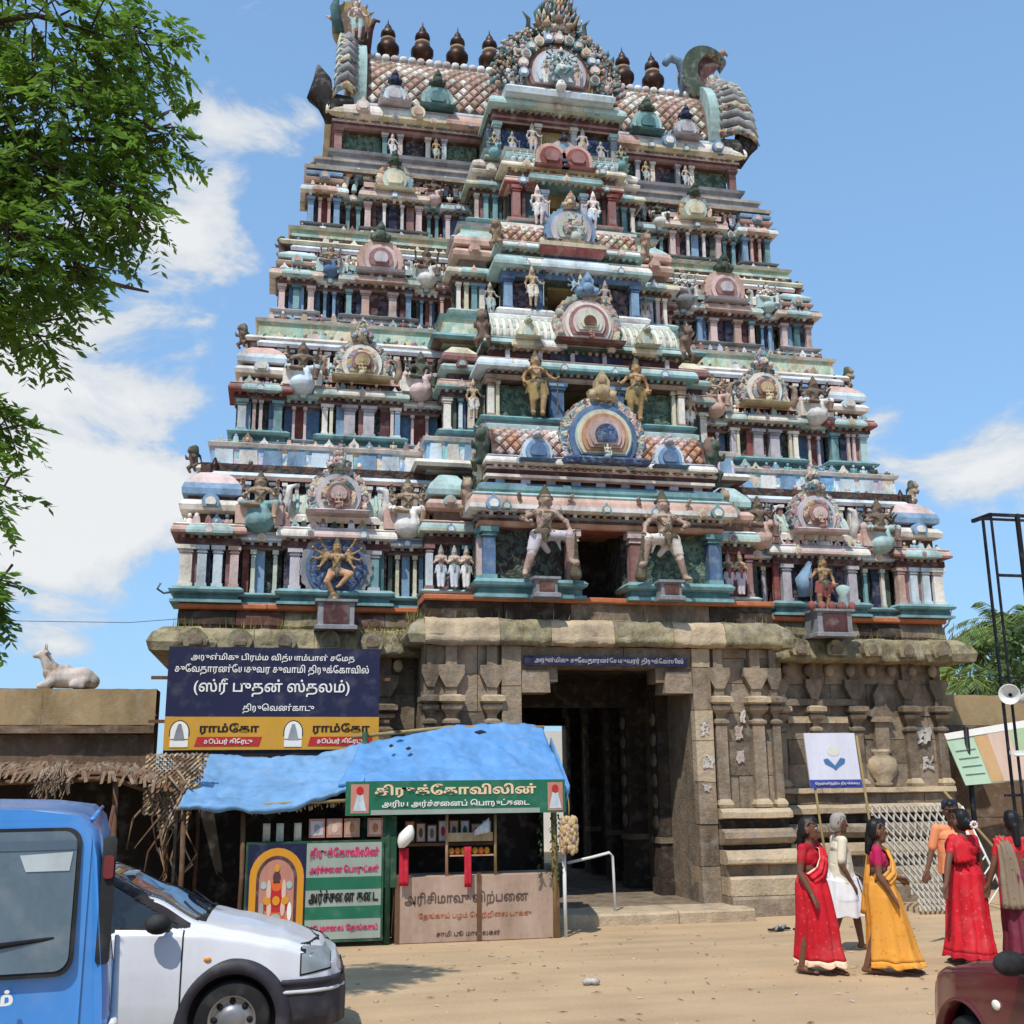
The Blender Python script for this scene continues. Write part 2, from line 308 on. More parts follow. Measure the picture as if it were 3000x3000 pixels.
def statue_prims(pose):
    """idols, 1 unit tall, facing -y. skin 'flesh', cloth 'white', jewels 'gold', hair 'dark'"""
    P = []; S, C_, G, D = 'flesh', 'white', 'gold', 'dark'
    def torso(px, pz, lean=0):
        P.append(((px - .045, 0, pz), .062, (px + .045, 0, pz), .062, C_)); limb(P, [(px, 0, pz), (px + lean * .5, 0, pz + .1), (px + lean, -.005, pz + .2)], [.07, .058, .072], S)
        c = (px + lean, 0, pz + .235); P.append(((c[0] - .075, 0, c[2]), .045, (c[0] + .075, 0, c[2]), .045, S))
        P.append(((c[0] - .05, -.045, c[2] - .01), .018, (c[0] + .05, -.045, c[2] - .01), .018, G)); P.append(((px - .06, -.03, pz + .045), .03, (px + .06, -.03, pz + .045), .03, G))
        h = (c[0], -.005, c[2] + .12); P.append(((c[0], 0, c[2] + .02), .034, h, .034, S)); P.append(((h[0], -.008, h[2]), .05, (h[0], -.002, h[2] + .03), .056, S))
        P.append(((h[0], .04, h[2] - .03), .05, (h[0], .03, h[2] + .04), .055, D)); P.append(((h[0], -.062, h[2] + .005), .012, (h[0], -.055, h[2] + .03), .008, S))
        limb(P, [(h[0], .005, h[2] + .065), (h[0], .01, h[2] + .11), (h[0], .01, h[2] + .19)], [.058, .045, .016], G)
        for sgn in (-1, 1):
            P.append(((h[0] + sgn * .058, 0, h[2] - .02), .02, (h[0] + sgn * .064, 0, h[2] - .055), .018, G)); P.append(((c[0] + sgn * .115, 0, c[2] + .01), .038, (c[0] + sgn * .13, 0, c[2] - .02), .03, G))
            P.append(((c[0] + sgn * .06, -.06, c[2] - .03), .014, (px - sgn * .03, -.075, pz + .07), .012, G)); P.append(((px + sgn * .1, -.02, pz + .02), .03, (px + sgn * .15, -.02, pz - .16), .014, C_)); P.append(((h[0] + sgn * .05, .02, h[2] + .05), .03, (h[0] + sgn * .075, .02, h[2] + .02), .02, D))
            P.append(((h[0] + sgn * .022, -.05, h[2] + .012), .009, (h[0] + sgn * .022, -.052, h[2] + .012), .009, D))
        P.append(((px - .07, -.05, pz + .02), .026, (px + .07, -.05, pz + .02), .026, G)); P.append(((px, -.07, pz), .03, (px, -.085, pz - .1), .016, G)); P.append(((px, .0, pz + .13), .068, (px, 0, pz + .17), .07, S))
        return c
    def arm(c, sgn, e, w, r=.03): limb(P, [(c[0] + sgn * .1, 0, c[2]), e, w], [r, .024, .018], S); P.append((w, .026, (w[0] + sgn * .012, w[1] - .025, w[2] + .03), .022, S)); P.append((e, .034, (e[0], e[1], e[2] + .01), .034, G)); P.append((w, .027, (w[0], w[1], w[2] - .008), .027, G))
    if pose == 'guardian':       # stands on one leg, the other knee swung out over a club
        c = torso(0, .46, .02)
        limb(P, [(-.05, 0, .46), (-.11, -.02, .27), (-.17, 0, .06)], [.066, .045, .03], [C_, S]); P.append(((-.17, 0, .04), .03, (-.19, -.08, .025), .022, S))
        limb(P, [(.05, 0, .46), (.21, -.1, .44), (.23, -.06, .2)], [.066, .048, .03], [C_, S]); P.append(((.23, -.06, .18), .03, (.28, -.12, .15), .022, S))
        arm(c, -1, (-.2, -.04, .62), (-.13, -.1, .55)); arm(c, 1, (.2, -.03, .6), (.24, -.1, .46)); arm(c, -1, (-.2, .02, .72), (-.22, -.02, .86), .026); arm(c, 1, (.2, .02, .72), (.25, -.02, .86), .026)
        limb(P, [(.25, -.12, .47), (.27, -.08, .22), (.27, -.06, .03)], [.018, .028, .06], G)
        limb(P, [(-.03, .03, .42), (.05, .05, .3)], [.04, .03], C_)
    elif pose == 'standing':
        c = torso(0, .5, -.015)
        limb(P, [(-.05, 0, .5), (-.055, -.015, .27), (-.05, 0, .05)], [.066, .046, .032], [C_, S]); limb(P, [(.05, 0, .5), (.085, -.03, .28), (.07, 0, .05)], [.066, .046, .032], [C_, S])
        for x in (-.05, .07): P.append(((x, 0, .03), .03, (x, -.08, .022), .022, S))
        arm(c, -1, (-.17, .02, .6), (-.17, -.06, .46)); arm(c, 1, (.18, 0, .62), (.25, -.08, .56)); limb(P, [(.25, -.09, .6), (.25, -.07, .02)], [.012, .016], G)
        limb(P, [(-.02, -.06, .48), (0, -.05, .24)], [.03, .018], C_)
    elif pose == 'attendant':    # hands joined at the chest
        c = torso(0, .5, 0)
        limb(P, [(-.045, 0, .5), (-.05, -.01, .27), (-.045, 0, .05)], [.07, .055, .045], C_); limb(P, [(.045, 0, .5), (.05, -.01, .27), (.045, 0, .05)], [.07, .055, .045], C_)
        for x in (-.045, .045): P.append(((x, 0, .03), .03, (x, -.07, .022), .022, S))
        arm(c, -1, (-.16, -.02, .6), (-.02, -.11, .68)); arm(c, 1, (.16, -.02, .6), (.02, -.11, .68)); limb(P, [(0, .02, .5), (0, .02, .1)], [.07, .06], C_)
    elif pose == 'seated':       # one leg folded, one hanging, four arms, on a round seat
        limb(P, [(0, .02, .05), (0, .02, .17)], [.2, .17], C_); P.append(((-.13, 0, .24), .05, (.13, 0, .24), .05, C_))
        c = torso(0, .3, 0)
        limb(P, [(-.05, 0, .3), (-.2, -.12, .29), (-.02, -.17, .25)], [.068, .052, .034], [C_, S]); limb(P, [(.05, 0, .3), (.19, -.14, .3), (.17, -.15, .1)], [.068, .052, .034], [C_, S])
        P.append(((.17, -.15, .08), .03, (.18, -.21, .06), .022, S))
        arm(c, -1, (-.19, -.02, .44), (-.16, -.13, .4)); arm(c, 1, (.19, -.02, .44), (.17, -.13, .5)); arm(c, -1, (-.19, .03, .55), (-.2, -.02, .68), .026); arm(c, 1, (.19, .03, .55), (.2, -.02, .68), .026)
    elif pose == 'dancer':       # many arms spread, one leg drawn up
        c = torso(0, .46, 0)
        limb(P, [(-.05, 0, .46), (-.14, -.06, .3), (-.03, -.02, .1)], [.068, .05, .034], [C_, S]); limb(P, [(.05, 0, .46), (.2, -.1, .42), (.06, -.12, .26)], [.068, .05, .034], [C_, S])
        P.append(((-.03, -.02, .06), .035, (-.02, -.1, .04), .025, S)); P.append(((.06, -.12, .24), .03, (0, -.16, .2), .022, S)); limb(P, [(-.02, 0, .0), (-.02, 0, .04)], [.13, .1], G)
        for k, (ex, ez, wx, wz) in enumerate(((.2, .6, .26, .5), (.22, .68, .34, .64), (.21, .74, .34, .8), (.17, .8, .25, .93))):
            for sgn in (-1, 1): arm(c, sgn, (sgn * ex, -.01 + .01 * k, ez), (sgn * wx, -.03, wz), .027)
    elif pose == 'bull':         # couchant bull, head to -x, 1 unit long
        P.append(((-.2, 0, .2), .17, (.3, 0, .2), .18, C_)); P.append(((.3, 0, .17), .19, (.42, 0, .15), .14, C_)); P.append(((-.12, 0, .36), .08, (-.02, 0, .38), .07, C_))
        limb(P, [(-.22, 0, .26), (-.36, 0, .46), (-.42, 0, .6)], [.14, .11, .09], C_); P.append(((-.42, 0, .62), .085, (-.58, 0, .58), .05, C_))
        for s_ in (-1, 1):
            limb(P, [(-.4, s_ * .05, .68), (-.4, s_ * .09, .76), (-.42, s_ * .07, .84)], [.025, .02, .01], G); P.append(((-.38, s_ * .08, .64), .03, (-.34, s_ * .16, .62), .02, C_))
            limb(P, [(-.25, s_ * .13, .12), (-.45, s_ * .13, .06), (-.3, s_ * .14, .05)], [.07, .05, .04], C_); limb(P, [(.32, s_ * .14, .14), (.12, s_ * .2, .07), (.3, s_ * .2, .05)], [.1, .06, .04], C_)
        P.append(((-.3, 0, .3), .13, (-.26, 0, .36), .12, G)); P.append(((-.2, 0, .2), .03, (-.28, 0, .1), .03, C_)); P.append(((.1, 0, .37), .03, (.3, 0, .37), .03, 'pink'))
    elif pose == 'lion':         # rearing lion-like beast used on ledges
        P.append(((0, .05, .25), .12, (0, 0, .5), .13, S)); P.append(((0, -.06, .68), .11, (0, -.12, .64), .09, S)); P.append(((0, .02, .62), .15, (0, .04, .74), .12, D))
        for s_ in (-1, 1):
            limb(P, [(s_ * .09, 0, .48), (s_ * .13, -.14, .4), (s_ * .12, -.18, .5)], [.05, .04, .035], S); limb(P, [(s_ * .1, .05, .22), (s_ * .14, -.08, .16), (s_ * .12, 0, .03)], [.07, .05, .045], S)
            P.append(((s_ * .06, -.12, .76), .03, (s_ * .1, -.1, .85), .012, G))
        limb(P, [(0, .15, .2), (.1, .22, .35), (.05, .2, .55)], [.03, .03, .04], D)
    return P
PROTO = {k: grow('figure_' + k, statue_prims(k), v) for k, v in (('guardian', .016), ('standing', .016), ('attendant', .02), ('seated', .018), ('dancer', .017), ('bull', .025), ('lion', .03))}
PROTO['guardian_m'] = mirror_mesh(PROTO['guardian']); PROTO['standing_m'] = mirror_mesh(PROTO['standing'])
_var = {}
def figure(pose, **mp):
    k = (pose, tuple(sorted(mp.items())))
    if k not in _var: _var[k] = recolour(PROTO[pose], mp)
    return _var[k]
# ---------------------------------------------------------------- the painted tower
T = thing('temple_tower', 'tall stepped temple gateway tower crowded with painted stucco carving under a blue sky', 'tower', (0, 1, 4.9))
rnd = random.Random(11)
def one(name, fn, parent=None, **kw):
    mb = MB(); fn(mb); return mb.build(name, parent or T, **kw)
ORN = {}
def orn(k):
    return ORN.setdefault(k, MB())
KNOB = ['salmon', 'mint', 'cream', 'sky', 'pink', 'turq', 'yellow', 'rose', 'mauve', 'white', 'tan', 'dgreen']
def pillar(x, yf, z0, z1, w, m, cap=None, name='pillar'):
    mb = MB(); h = z1 - z0; cap = cap or m
    if rnd.random() < .18 and w < .2: m = rnd.choice(['paleblue', 'mauve', 'cream', 'turq', 'pink', 'sky'])
    mb.box(x - w * .62, x + w * .62, yf - w * .12, yf + w, z0, z0 + .09 * h, cap)
    mb.box(x - w / 2, x + w / 2, yf, yf + w, z0 + .09 * h, z1 - .2 * h, m)
    mb.box(x - w * .4, x + w * .4, yf + w * .1, yf + w * .9, z1 - .2 * h, z1 - .17 * h, m)
    mb.box(x - w * .62, x + w * .62, yf - w * .12, yf + w, z1 - .17 * h, z1 - .1 * h, cap, .03, .02)
    mb.box(x - w * .75, x + w * .75, yf - w * .25, yf + w, z1 - .1 * h, z1, cap)
    return mb.build(name, T)
def kapota(x0, x1, yf, yb, z0, z1, out, m, lip=None, seg=None, kd=True):
    """rounded overhanging cornice; seg = [(x0, x1, material)] proud painted lengths"""
    h = z1 - z0; lip = lip or m; out *= .66; z0 += .12 * (z1 - z0); h = z1 - z0
    pr = [(0, z0, lip), (out * .55, z0 + .01, lip), (out, z0 + .12 * h, lip), (out * 1.02, z0 + .34 * h, m), (out * .9, z0 + .6 * h, m), (out * .62, z0 + .84 * h, m), (out * .3, z1, m)]
    mb = MB(); mb.ring(x0, x1, yf, yb, pr, m, smooth=False)
    o = mb.build('cornice', T)
    tr = MB(); tr.ring(x0 - .01, x1 + .01, yf - .01, yb, [(out * .62, z0 + .83 * h), (out * .62 + .012, z0 + .9 * h), (out * .3, z1 + .012)], rnd.choice(['cream', 'white', 'salmon', 'mauve', 'mint'])); tr.build('cornice_line', o)
    dn = orn('dentil'); q = max(2, int((x1 - x0) / .13))
    for i in range(q): xx = x0 + (i + .5) * (x1 - x0) / q; dn.box(xx - .03, xx + .03, yf - out * .42, yf + .02, z0 - .055, z0 + .012, rnd.choice(['brown', 'grey', 'tan', lip]))
    if x1 - x0 > .4 and kd: kudus(o, [x0 + (x1 - x0) * (i + .5) / max(1, int((x1 - x0) / .8)) for i in range(max(1, int((x1 - x0) / .8)))], yf - out * .96, z0 + .06 * h, .52)
    for a, b, mm in (seg or []):
        s = MB(); s.ring(a, b, yf - .025, yb, [(p[0] + .004, p[1] - .004) for p in pr], mm); s.build('painted_band', o)
    return o
def base(x0, x1, yf, yb, z0, z1, m, m2, name='base_moulding'):
    h = z1 - z0
    return one(name, lambda b: b.ring(x0, x1, yf, yb, [(.09, z0, m), (.09, z0 + .16 * h, m2), (.03, z0 + .22 * h, m2), (.03, z0 + .5 * h, m2), (.02, z0 + .55 * h, m), (.1, z0 + .64 * h, m), (.12, z0 + .8 * h, m), (.05, z1, m)], m))
_rel = {}
def relief(x0, x1, y, z0, z1, m, name='carved_panel', depth=.05, fig=True):
    """low-relief stucco panel: uneven scrolls and a frame"""
    mb = MB(); nx = max(5, int((x1 - x0) / .07)); nz = max(6, int((z1 - z0) / .07)); P = []
    sd = rnd.random() * 50
    for i in range(nz + 1):
        z = z0 + (z1 - z0) * i / nz
        P.append([(x, y - depth * max(0, mnoise.noise((x * 7 + sd, sd, z * 7)) * .9 + math.sin(x * 19 + sd) * math.sin(z * 21) * .5 + .2), z) for x in [x0 + (x1 - x0) * j / nx for j in range(nx + 1)]])
    mb.grid(P, m); mb.box(x0, x1, y + .004, y + .06, z0, z1, m)
    return mb.build(name, T)
def gable(cx, y, zc, rings, lobes=13, crest=.35, crestm='carving_fine', fig=None, name='arched_gable', step=.05, bottom=-38, parent=None):
    """horseshoe gable: nested arches, scalloped rim, crest on top"""
    mb = MB(); R0 = rings[0][0]
    def arc(r, lb, a0=bottom):
        n = 44; pts = []
        for i in range(n + 1):
            a = R(a0 + (180 - 2 * a0) * i / n); q = r * (1 + (.085 * abs(math.sin(lb * (a - R(90)) / 2 * 1.0 + math.pi / 2)) if lb else 0)); pts.append((cx + q * math.cos(a), zc + q * math.sin(a)))
        return pts
    for k, (r, m) in enumerate(rings): mb.prism(arc(r, lobes * 2 if k == 0 else 0), y - step * (k + 1), y + .18, m)
    b = rings[0][0]; mb.ring(cx - b * .95, cx + b * .95, y - step * len(rings), y + .1, [(.05, zc + b * math.sin(R(bottom)) - .1 * b), (.08, zc + b * math.sin(R(bottom))), (.0, zc + b * math.sin(R(bottom)) + .07 * b)], rings[-1][1] if len(rings) > 1 else rings[0][1])
    o = mb.build(name, parent or T)
    if crest:
        c = MB(); t = zc + R0
        c.prism([(cx - crest * .5, t - .1 * crest), (cx - crest * .62, t + crest * .3), (cx - crest * .3, t + crest * .42), (cx - crest * .32, t + crest * .75), (cx, t + crest * 1.25), (cx + crest * .32, t + crest * .75), (cx + crest * .3, t + crest * .42), (cx + crest * .62, t + crest * .3), (cx + crest * .5, t - .1 * crest)], y - .12, y + .06, crestm)
        c.ball((cx, y - .12, t + crest * .25), (crest * .34, .1, crest * .34), crestm, 7, 5); c.ball((cx, y - .12, t + crest * .75), (crest * .2, .07, crest * .25), crestm, 7, 5)
        for s in (-1, 1): c.ball((cx + s * crest * .42, y - .1, t + crest * .12), (crest * .2, .08, crest * .2), crestm, 6, 4)
        c.build('crest', o)
    if fig:
        pose, hh, mp = fig; wo = world_of(o).translation
        link('figurine', figure(pose, **mp), o, Vector((cx, y - step * len(rings) - .09 * hh, zc + R0 * math.sin(R(bottom)) + .04)) - wo, scale=hh)
    return o
def kuta(x0, x1, yf, z0, z1, neck, band, dome, lip, cap=True):
    """corner pavilion roof: dark neck, moulding, square dome"""
    h = z1 - z0; d = (x1 - x0)
    mb = MB(); yb = yf + d
    mb.ring(x0 + .07, x1 - .07, yf + .07, yb, [(0, z0), (0, z0 + .2 * h)], neck)
    mb.ring(x0, x1, yf, yb, [(-.05, z0 + .2 * h, lip), (.07, z0 + .24 * h, lip), (.09, z0 + .33 * h, lip), (.02, z0 + .42 * h, lip), (-.05, z0 + .45 * h, lip)], lip)
    mb.ring(x0, x1, yf, yb, [(-.05, z0 + .45 * h, neck), (-.05, z0 + .5 * h, band), (.05, z0 + .52 * h, band), (.06, z0 + .62 * h, band), (.02, z0 + .72 * h, dome), (-.08, z0 + .85 * h, dome), (-.25 * d, z0 + .96 * h, dome), (-.4 * d, z1, dome)], dome, smooth=False)
    o = mb.build('pavilion_roof', T)
    if cap:
        c = MB(); cx, cy = (x0 + x1) / 2, yf + d / 2; c.lathe(cx, cy, [(.08, z1 - .03), (.1, z1 + .03), (.05, z1 + .07), (.09, z1 + .13), (.06, z1 + .19), (.015, z1 + .3)], 'finial_metal', 8); c.build('knob', o)
    g = MB(); cx = (x0 + x1) / 2
    g.prism([(cx + d * .17 * math.cos(R(a)), z0 + .36 * h + d * .17 * math.sin(R(a))) for a in range(-30, 211, 20)], yf - .16, yf, band); g.prism([(cx + d * .1 * math.cos(R(a)), z0 + .36 * h + d * .1 * math.sin(R(a))) for a in range(-30, 211, 24)], yf - .19, yf, lip)
    g.build('niche_arch', o)
    return o
def barrel(x0, x1, yf, yt, z0, z1, m, cap='carving_fine', ribs=None, name='barrel_roof'):
    mb = MB(); n = 10; pts = []
    for i in range(n + 1):
        t = i / n * math.pi / 2; pts.append((yf + (yt - yf) * (1 - math.cos(t)), z0 + (z1 - z0) * math.sin(t)))
    pts = [(yf + .1, z0 - .001)] + pts + [(yt + .3, z1), (yt + .3, z0)]
    v = [(x0, y, z) for y, z in pts] + [(x1, y, z) for y, z in pts]; k = len(pts)
    mb.add(v, [(i, i + 1, i + 1 + k, i + k) for i in range(k - 1)], m, True); mb.add(v, [tuple(range(k - 1, -1, -1)), tuple(range(k, 2 * k))], cap)
    o = mb.build(name, T)
    if ribs:
        rb = MB(); q = int((x1 - x0) / ribs[0])
        for i in range(q):
            x = x0 + (i + .5) * (x1 - x0) / q; rb.tube([(x, y - .01, z) for y, z in pts[1:n + 2]], .035, ribs[1], 6)
        rb.build('roof_rib', o)
    return o
def on_barrel(t, yf, yt, z0, z1):
    a = t * math.pi / 2; y = yf + (yt - yf) * (1 - math.cos(a)); z = z0 + (z1 - z0) * math.sin(a)
    ty, tz = (yt - yf) * math.sin(a), (z1 - z0) * math.cos(a); return y, z, math.atan2(ty, tz)
def tile_mesh(w, h, m, d=.05):
    mb = MB(); mb.add([(-w, 0, 0), (0, 0, -h), (w, 0, 0), (0, 0, h), (-w * .6, -d, 0), (0, -d, -h * .6), (w * .6, -d, 0), (0, -d, h * .6)],
                      [(0, 1, 5, 4), (1, 2, 6, 5), (2, 3, 7, 6), (3, 0, 4, 7), (4, 5, 6, 7)], m); return mb
def tiles(o, x0, x1, yf, yt, z0, z1, w, h, mats, stuff=False):
    """diamond tiles laid over the curve of a roof"""
    L = math.hypot(yt - yf, z1 - z0) * 1.12; rows = int(L / h); meshes = [tile_mesh(w * .46, h * .92, m).mesh('roof_tile') for m in mats]; wo = world_of(o).translation
    acc = MB()
    for i in range(rows):
        t = (i + .6) / rows; y, z, an = on_barrel(t, yf, yt, z0, z1); n = int((x1 - x0) / w)
        for j in range(n):
            x = x0 + (j + .5 + (.5 if i % 2 else 0)) * (x1 - x0) / n
            if x > x1 - w * .3: continue
            k = rnd.randrange(len(mats))
            if stuff:
                mb = tile_mesh(w * .46, h * .92, mats[k], .035); c, s_ = math.cos(an), math.sin(an)
                acc.add([(p[0] + x, y - .012 + p[1] * c + p[2] * s_, z - p[1] * s_ + p[2] * c) for p in mb.v], mb.f, mats[k])
            else: link('roof_tile', meshes[k], o, Vector((x, y - .012, z)) - wo, (-an, 0, 0))
    if stuff: tag(acc.build('roof_tiling', o), kind='stuff')
KUDU = []
for a_, b_ in (('mint', 'rose'), ('pink', 'cream'), ('sky', 'white'), ('yellow', 'salmon'), ('turq', 'cream')):
    k_ = MB(); ar = lambda r: [(r * math.cos(R(q)), .1 + r * math.sin(R(q))) for q in range(-45, 226, 27)]
    k_.prism(ar(.16), -.05, .06, a_); k_.prism(ar(.1), -.075, .06, b_); k_.prism([(-.05, .24), (0, .36), (.05, .24)], -.04, .03, a_); KUDU.append(k_.mesh('cornice_arch'))
def kudus(o, xs, y, z, sc=1.0):
    wo = world_of(o).translation
    for x in xs: link('cornice_arch', rnd.choice(KUDU), o, Vector((x, y, z)) - wo, scale=sc * rnd.uniform(.85, 1.1))
def knobs(key, x0, x1, y, z, n, r=.07, mats=KNOB, jz=.03):
    b = orn(key)
    for i in range(n):
        x = x0 + (x1 - x0) * (i + .5) / n + rnd.uniform(-.03, .03); yy, zz, q, m = y + rnd.uniform(-.03, .03), z + rnd.uniform(-jz, jz), r * rnd.uniform(.6, 1.25), rnd.choice(mats); kd = rnd.random()
        if kd < .3: b.box(x - q, x + q, yy - q, yy + q, zz - q, zz + q * 1.3, m, q * .35, q * .3); b.ball((x, yy, zz + q * 1.5), (q * .6, q * .6, q * .8), rnd.choice(mats), 5, 4)
        elif kd < .62: b.prism([(x - q * 1.2, zz - q), (x + q * 1.2, zz - q), (x + q * 1.3, zz + q * .3), (x + q * .5, zz + q * 1.1), (x, zz + q * 2.1), (x - q * .5, zz + q * 1.1), (x - q * 1.3, zz + q * .3)], yy - q * .8, yy + q * .5, m); b.ball((x, yy - q * .8, zz + q * .1), (q * .5, q * .4, q * .5), rnd.choice(mats), 5, 4)
        else:
            b.ball((x, yy, zz), (q * .9, q * .8, q * 1.1), m, 6, 4); b.ball((x, yy - q * .2, zz + q * 1.5), (q * .5, q * .5, q * .55), rnd.choice(mats), 5, 4)
            for s_ in (-1, 1): b.ball((x + s_ * q * .9, yy - q * .2, zz + q * .3), (q * .35, q * .4, q * .7), m, 5, 4)
def frieze(x0, x1, yf, yb, z0, z1, m, lip, name='frieze', pn=0, key=None):
    h = z1 - z0; yf -= .06
    o = one(name, lambda b: b.ring(x0, x1, yf, yb, [(.0, z0 - .04, 'brown'), (.2, z0 - .02, lip), (.25, z0 + .04, lip), (.2, z0 + .18 * h, lip), (.02, z0 + .24 * h, m), (0, z0 + .8 * h, m), (.05, z0 + .84 * h, lip), (.08, z0 + .95 * h, lip), (.0, z1, lip)], m))
    if pn:
        wo = world_of(o).translation; w = (x1 - x0) / pn
        for i in range(pn):
            p = MB(); a = x0 + i * w; p.box(a + .04, a + w - .04, yf - .035, yf + .01, z0 + .26 * h, z0 + .76 * h, rnd.choice([m, m, 'paleblue', 'white', 'sky']), .02, 0); p.build('frieze_panel', o)
    return o
def both(x0, x1): return [(s, min(s * x0, s * x1), max(s * x0, s * x1)) for s in (-1, 1)]

motley('core_shaded', [(70, 44, 36), (56, 40, 36), (84, 58, 48), (44, 36, 36), (72, 62, 56)], 8, amount=.5)  # core wall browns darkened to paint in the shadow below the overhanging friezes
# solid cores, one per storey, set back behind the carving
for hw, yf, z0, z1, m in ((6.9, 1.42, 4.9, 7.5, 'core_shaded'), (6.2, 2.4, 7.3, 10.3, 'core_shaded'), (5.55, 3.2, 10.2, 12.9, 'core_shaded'), (5.0, 3.85, 12.8, 15.0, 'core_shaded'), (4.45, 4.2, 14.9, 16.4, 'teal')):
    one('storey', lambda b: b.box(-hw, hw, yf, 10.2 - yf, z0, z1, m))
for hw, yf, yb, z0, z1 in ((2.2, .34, 1.5, 4.9, 7.2), (1.92, 1.1, 2.5, 7.1, 10.1), (1.35, 2.0, 3.3, 10.1, 12.5), (1.1, 2.5, 4.0, 12.4, 14.6), (1.45, 2.85, 4.4, 14.5, 16.1)):   # central projections with their dark openings
    def cen(b, hw=hw, yf=yf, yb=yb, z0=z0, z1=z1):
        o = .42 if hw > 1.2 else .3
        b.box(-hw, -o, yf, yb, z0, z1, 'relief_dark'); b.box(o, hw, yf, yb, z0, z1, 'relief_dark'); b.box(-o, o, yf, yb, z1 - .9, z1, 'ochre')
    one('storey_front', cen)
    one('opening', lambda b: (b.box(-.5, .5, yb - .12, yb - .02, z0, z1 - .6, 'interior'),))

# ---- side bays, storey by storey. x are distances from the axis; each bay is built left and right
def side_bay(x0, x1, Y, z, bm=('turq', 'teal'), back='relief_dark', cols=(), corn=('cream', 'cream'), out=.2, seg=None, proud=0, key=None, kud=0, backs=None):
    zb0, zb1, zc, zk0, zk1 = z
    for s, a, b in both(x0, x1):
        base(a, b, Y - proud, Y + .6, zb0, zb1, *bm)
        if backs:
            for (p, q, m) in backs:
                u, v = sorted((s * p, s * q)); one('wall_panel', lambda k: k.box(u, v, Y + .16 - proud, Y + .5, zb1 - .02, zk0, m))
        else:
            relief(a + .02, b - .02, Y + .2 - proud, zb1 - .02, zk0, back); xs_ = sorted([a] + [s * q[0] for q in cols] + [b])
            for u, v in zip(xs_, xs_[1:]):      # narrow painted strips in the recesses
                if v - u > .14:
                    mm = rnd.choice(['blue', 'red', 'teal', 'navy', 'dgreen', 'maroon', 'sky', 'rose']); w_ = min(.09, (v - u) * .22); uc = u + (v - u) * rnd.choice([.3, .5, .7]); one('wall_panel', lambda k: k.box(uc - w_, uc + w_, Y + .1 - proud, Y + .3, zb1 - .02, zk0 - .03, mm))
        for (x, w, m) in cols: pillar(s * x, Y - proud + .02, zb1, zc, w, m)
        one('beam', lambda k: k.ring(a, b, Y - proud + .03, Y + .5, [(0, zc, 'brown'), (.03, zc + .03, 'maroon'), (.03, zk0, 'maroon')], 'brown'))
        o = kapota(a, b, Y - proud, Y + .6, zk0, zk1, out, corn[0], corn[1], [(min(s * p, s * q), max(s * p, s * q), m) for p, q, m in (seg or [])])
        if kud: kudus(o, [a + (b - a) * (i + .5) / kud for i in range(kud)], Y - proud - out * .75, zk0 + .02, .8)
Z1 = (4.94, 5.21, 5.92, 6.06, 6.28)
side_bay(7.15, 6.17, 1.1, Z1, cols=((7.02, .2, 'cream'), (6.76, .15, 'paleblue'), (6.50, .15, 'paleblue'), (6.23, .14, 'salmon')), corn=('salmon', 'rose'), seg=[(6.9, 6.4, 'mint')], proud=.14)
side_bay(6.17, 5.42, 1.1, (4.94, 5.14, 5.9, 6.0, 6.2), bm=('turq', 'teal'), cols=((5.92, .07, 'palegreen'), (5.55, .07, 'palegreen')), corn=('mauve', 'paleblue'), out=.16)
side_bay(5.42, 3.62, 1.1, Z1, cols=((5.22, .17, 'mauve'), (3.87, .17, 'mauve')), corn=('cream', 'white'), seg=[(4.9, 4.2, 'pink')], proud=.12, back='relief_purple')
side_bay(3.62, 2.97, 1.1, (4.94, 5.14, 5.88, 5.98, 6.18), bm=('turq', 'teal'), cols=((3.45, .06, 'yellow'), (3.14, .06, 'yellow')), corn=('sky', 'white'), out=.16, back='relief_dark')
side_bay(3.0, 2.2, .6, (5.0, 5.2, 6.0, 6.15, 6.4), bm=('mint', 'grey'), corn=('mint', 'palegreen'), out=.2, back='relief_purple', cols=((2.95, .12, 'rose'), (2.3, .12, 'teal')))
Z2 = (8.03, 8.30, 8.9, 9.0, 9.2)
side_bay(6.4, 5.5, 2.1, Z2, bm=('turq', 'teal'), cols=((6.27, .15, 'mint'), (6.05, .06, 'pink'), (5.93, .06, 'pink'), (5.62, .15, 'turq')), corn=('rose', 'red'), seg=[(6.15, 5.7, 'mint')], proud=.14)
side_bay(5.5, 4.85, 2.1, (8.03, 8.2, 8.86, 8.95, 9.13), cols=((5.33, .05, 'pink'), (5.12, .05, 'pink')), corn=('paleblue', 'mint'), out=.15, backs=((5.5, 5.33, 'blue'), (5.33, 5.12, 'red'), (5.12, 4.85, 'blue')))
side_bay(4.85, 3.32, 2.1, Z2, cols=((4.76, .1, 'cream'), (4.64, .06, 'yellow'), (4.3, .2, 'mauve'), (3.94, .2, 'mauve'), (3.5, .06, 'yellow'), (3.4, .1, 'cream')), corn=('mint', 'palegreen'), seg=[(4.4, 3.8, 'cream')], proud=.12, back='relief_dark')
side_bay(3.32, 2.6, 2.1, (8.03, 8.2, 8.82, 8.92, 9.1), cols=((3.1, .05, 'pink'), (2.82, .05, 'pink')), corn=('mint', 'white'), out=.15, backs=((3.32, 3.1, 'blue'), (3.1, 2.82, 'red'), (2.82, 2.6, 'blue')))
side_bay(2.62, 1.95, 1.4, (8.1, 8.34, 8.97, 9.1, 9.3), bm=('turq', 'grey'), cols=((2.53, .13, 'cream'), (2.28, .07, 'turq'), (2.08, .12, 'teal')), corn=('salmon', 'mint'), out=.2, back='relief_purple')
Z3 = (10.88, 11.07, 11.62, 11.73, 11.92)
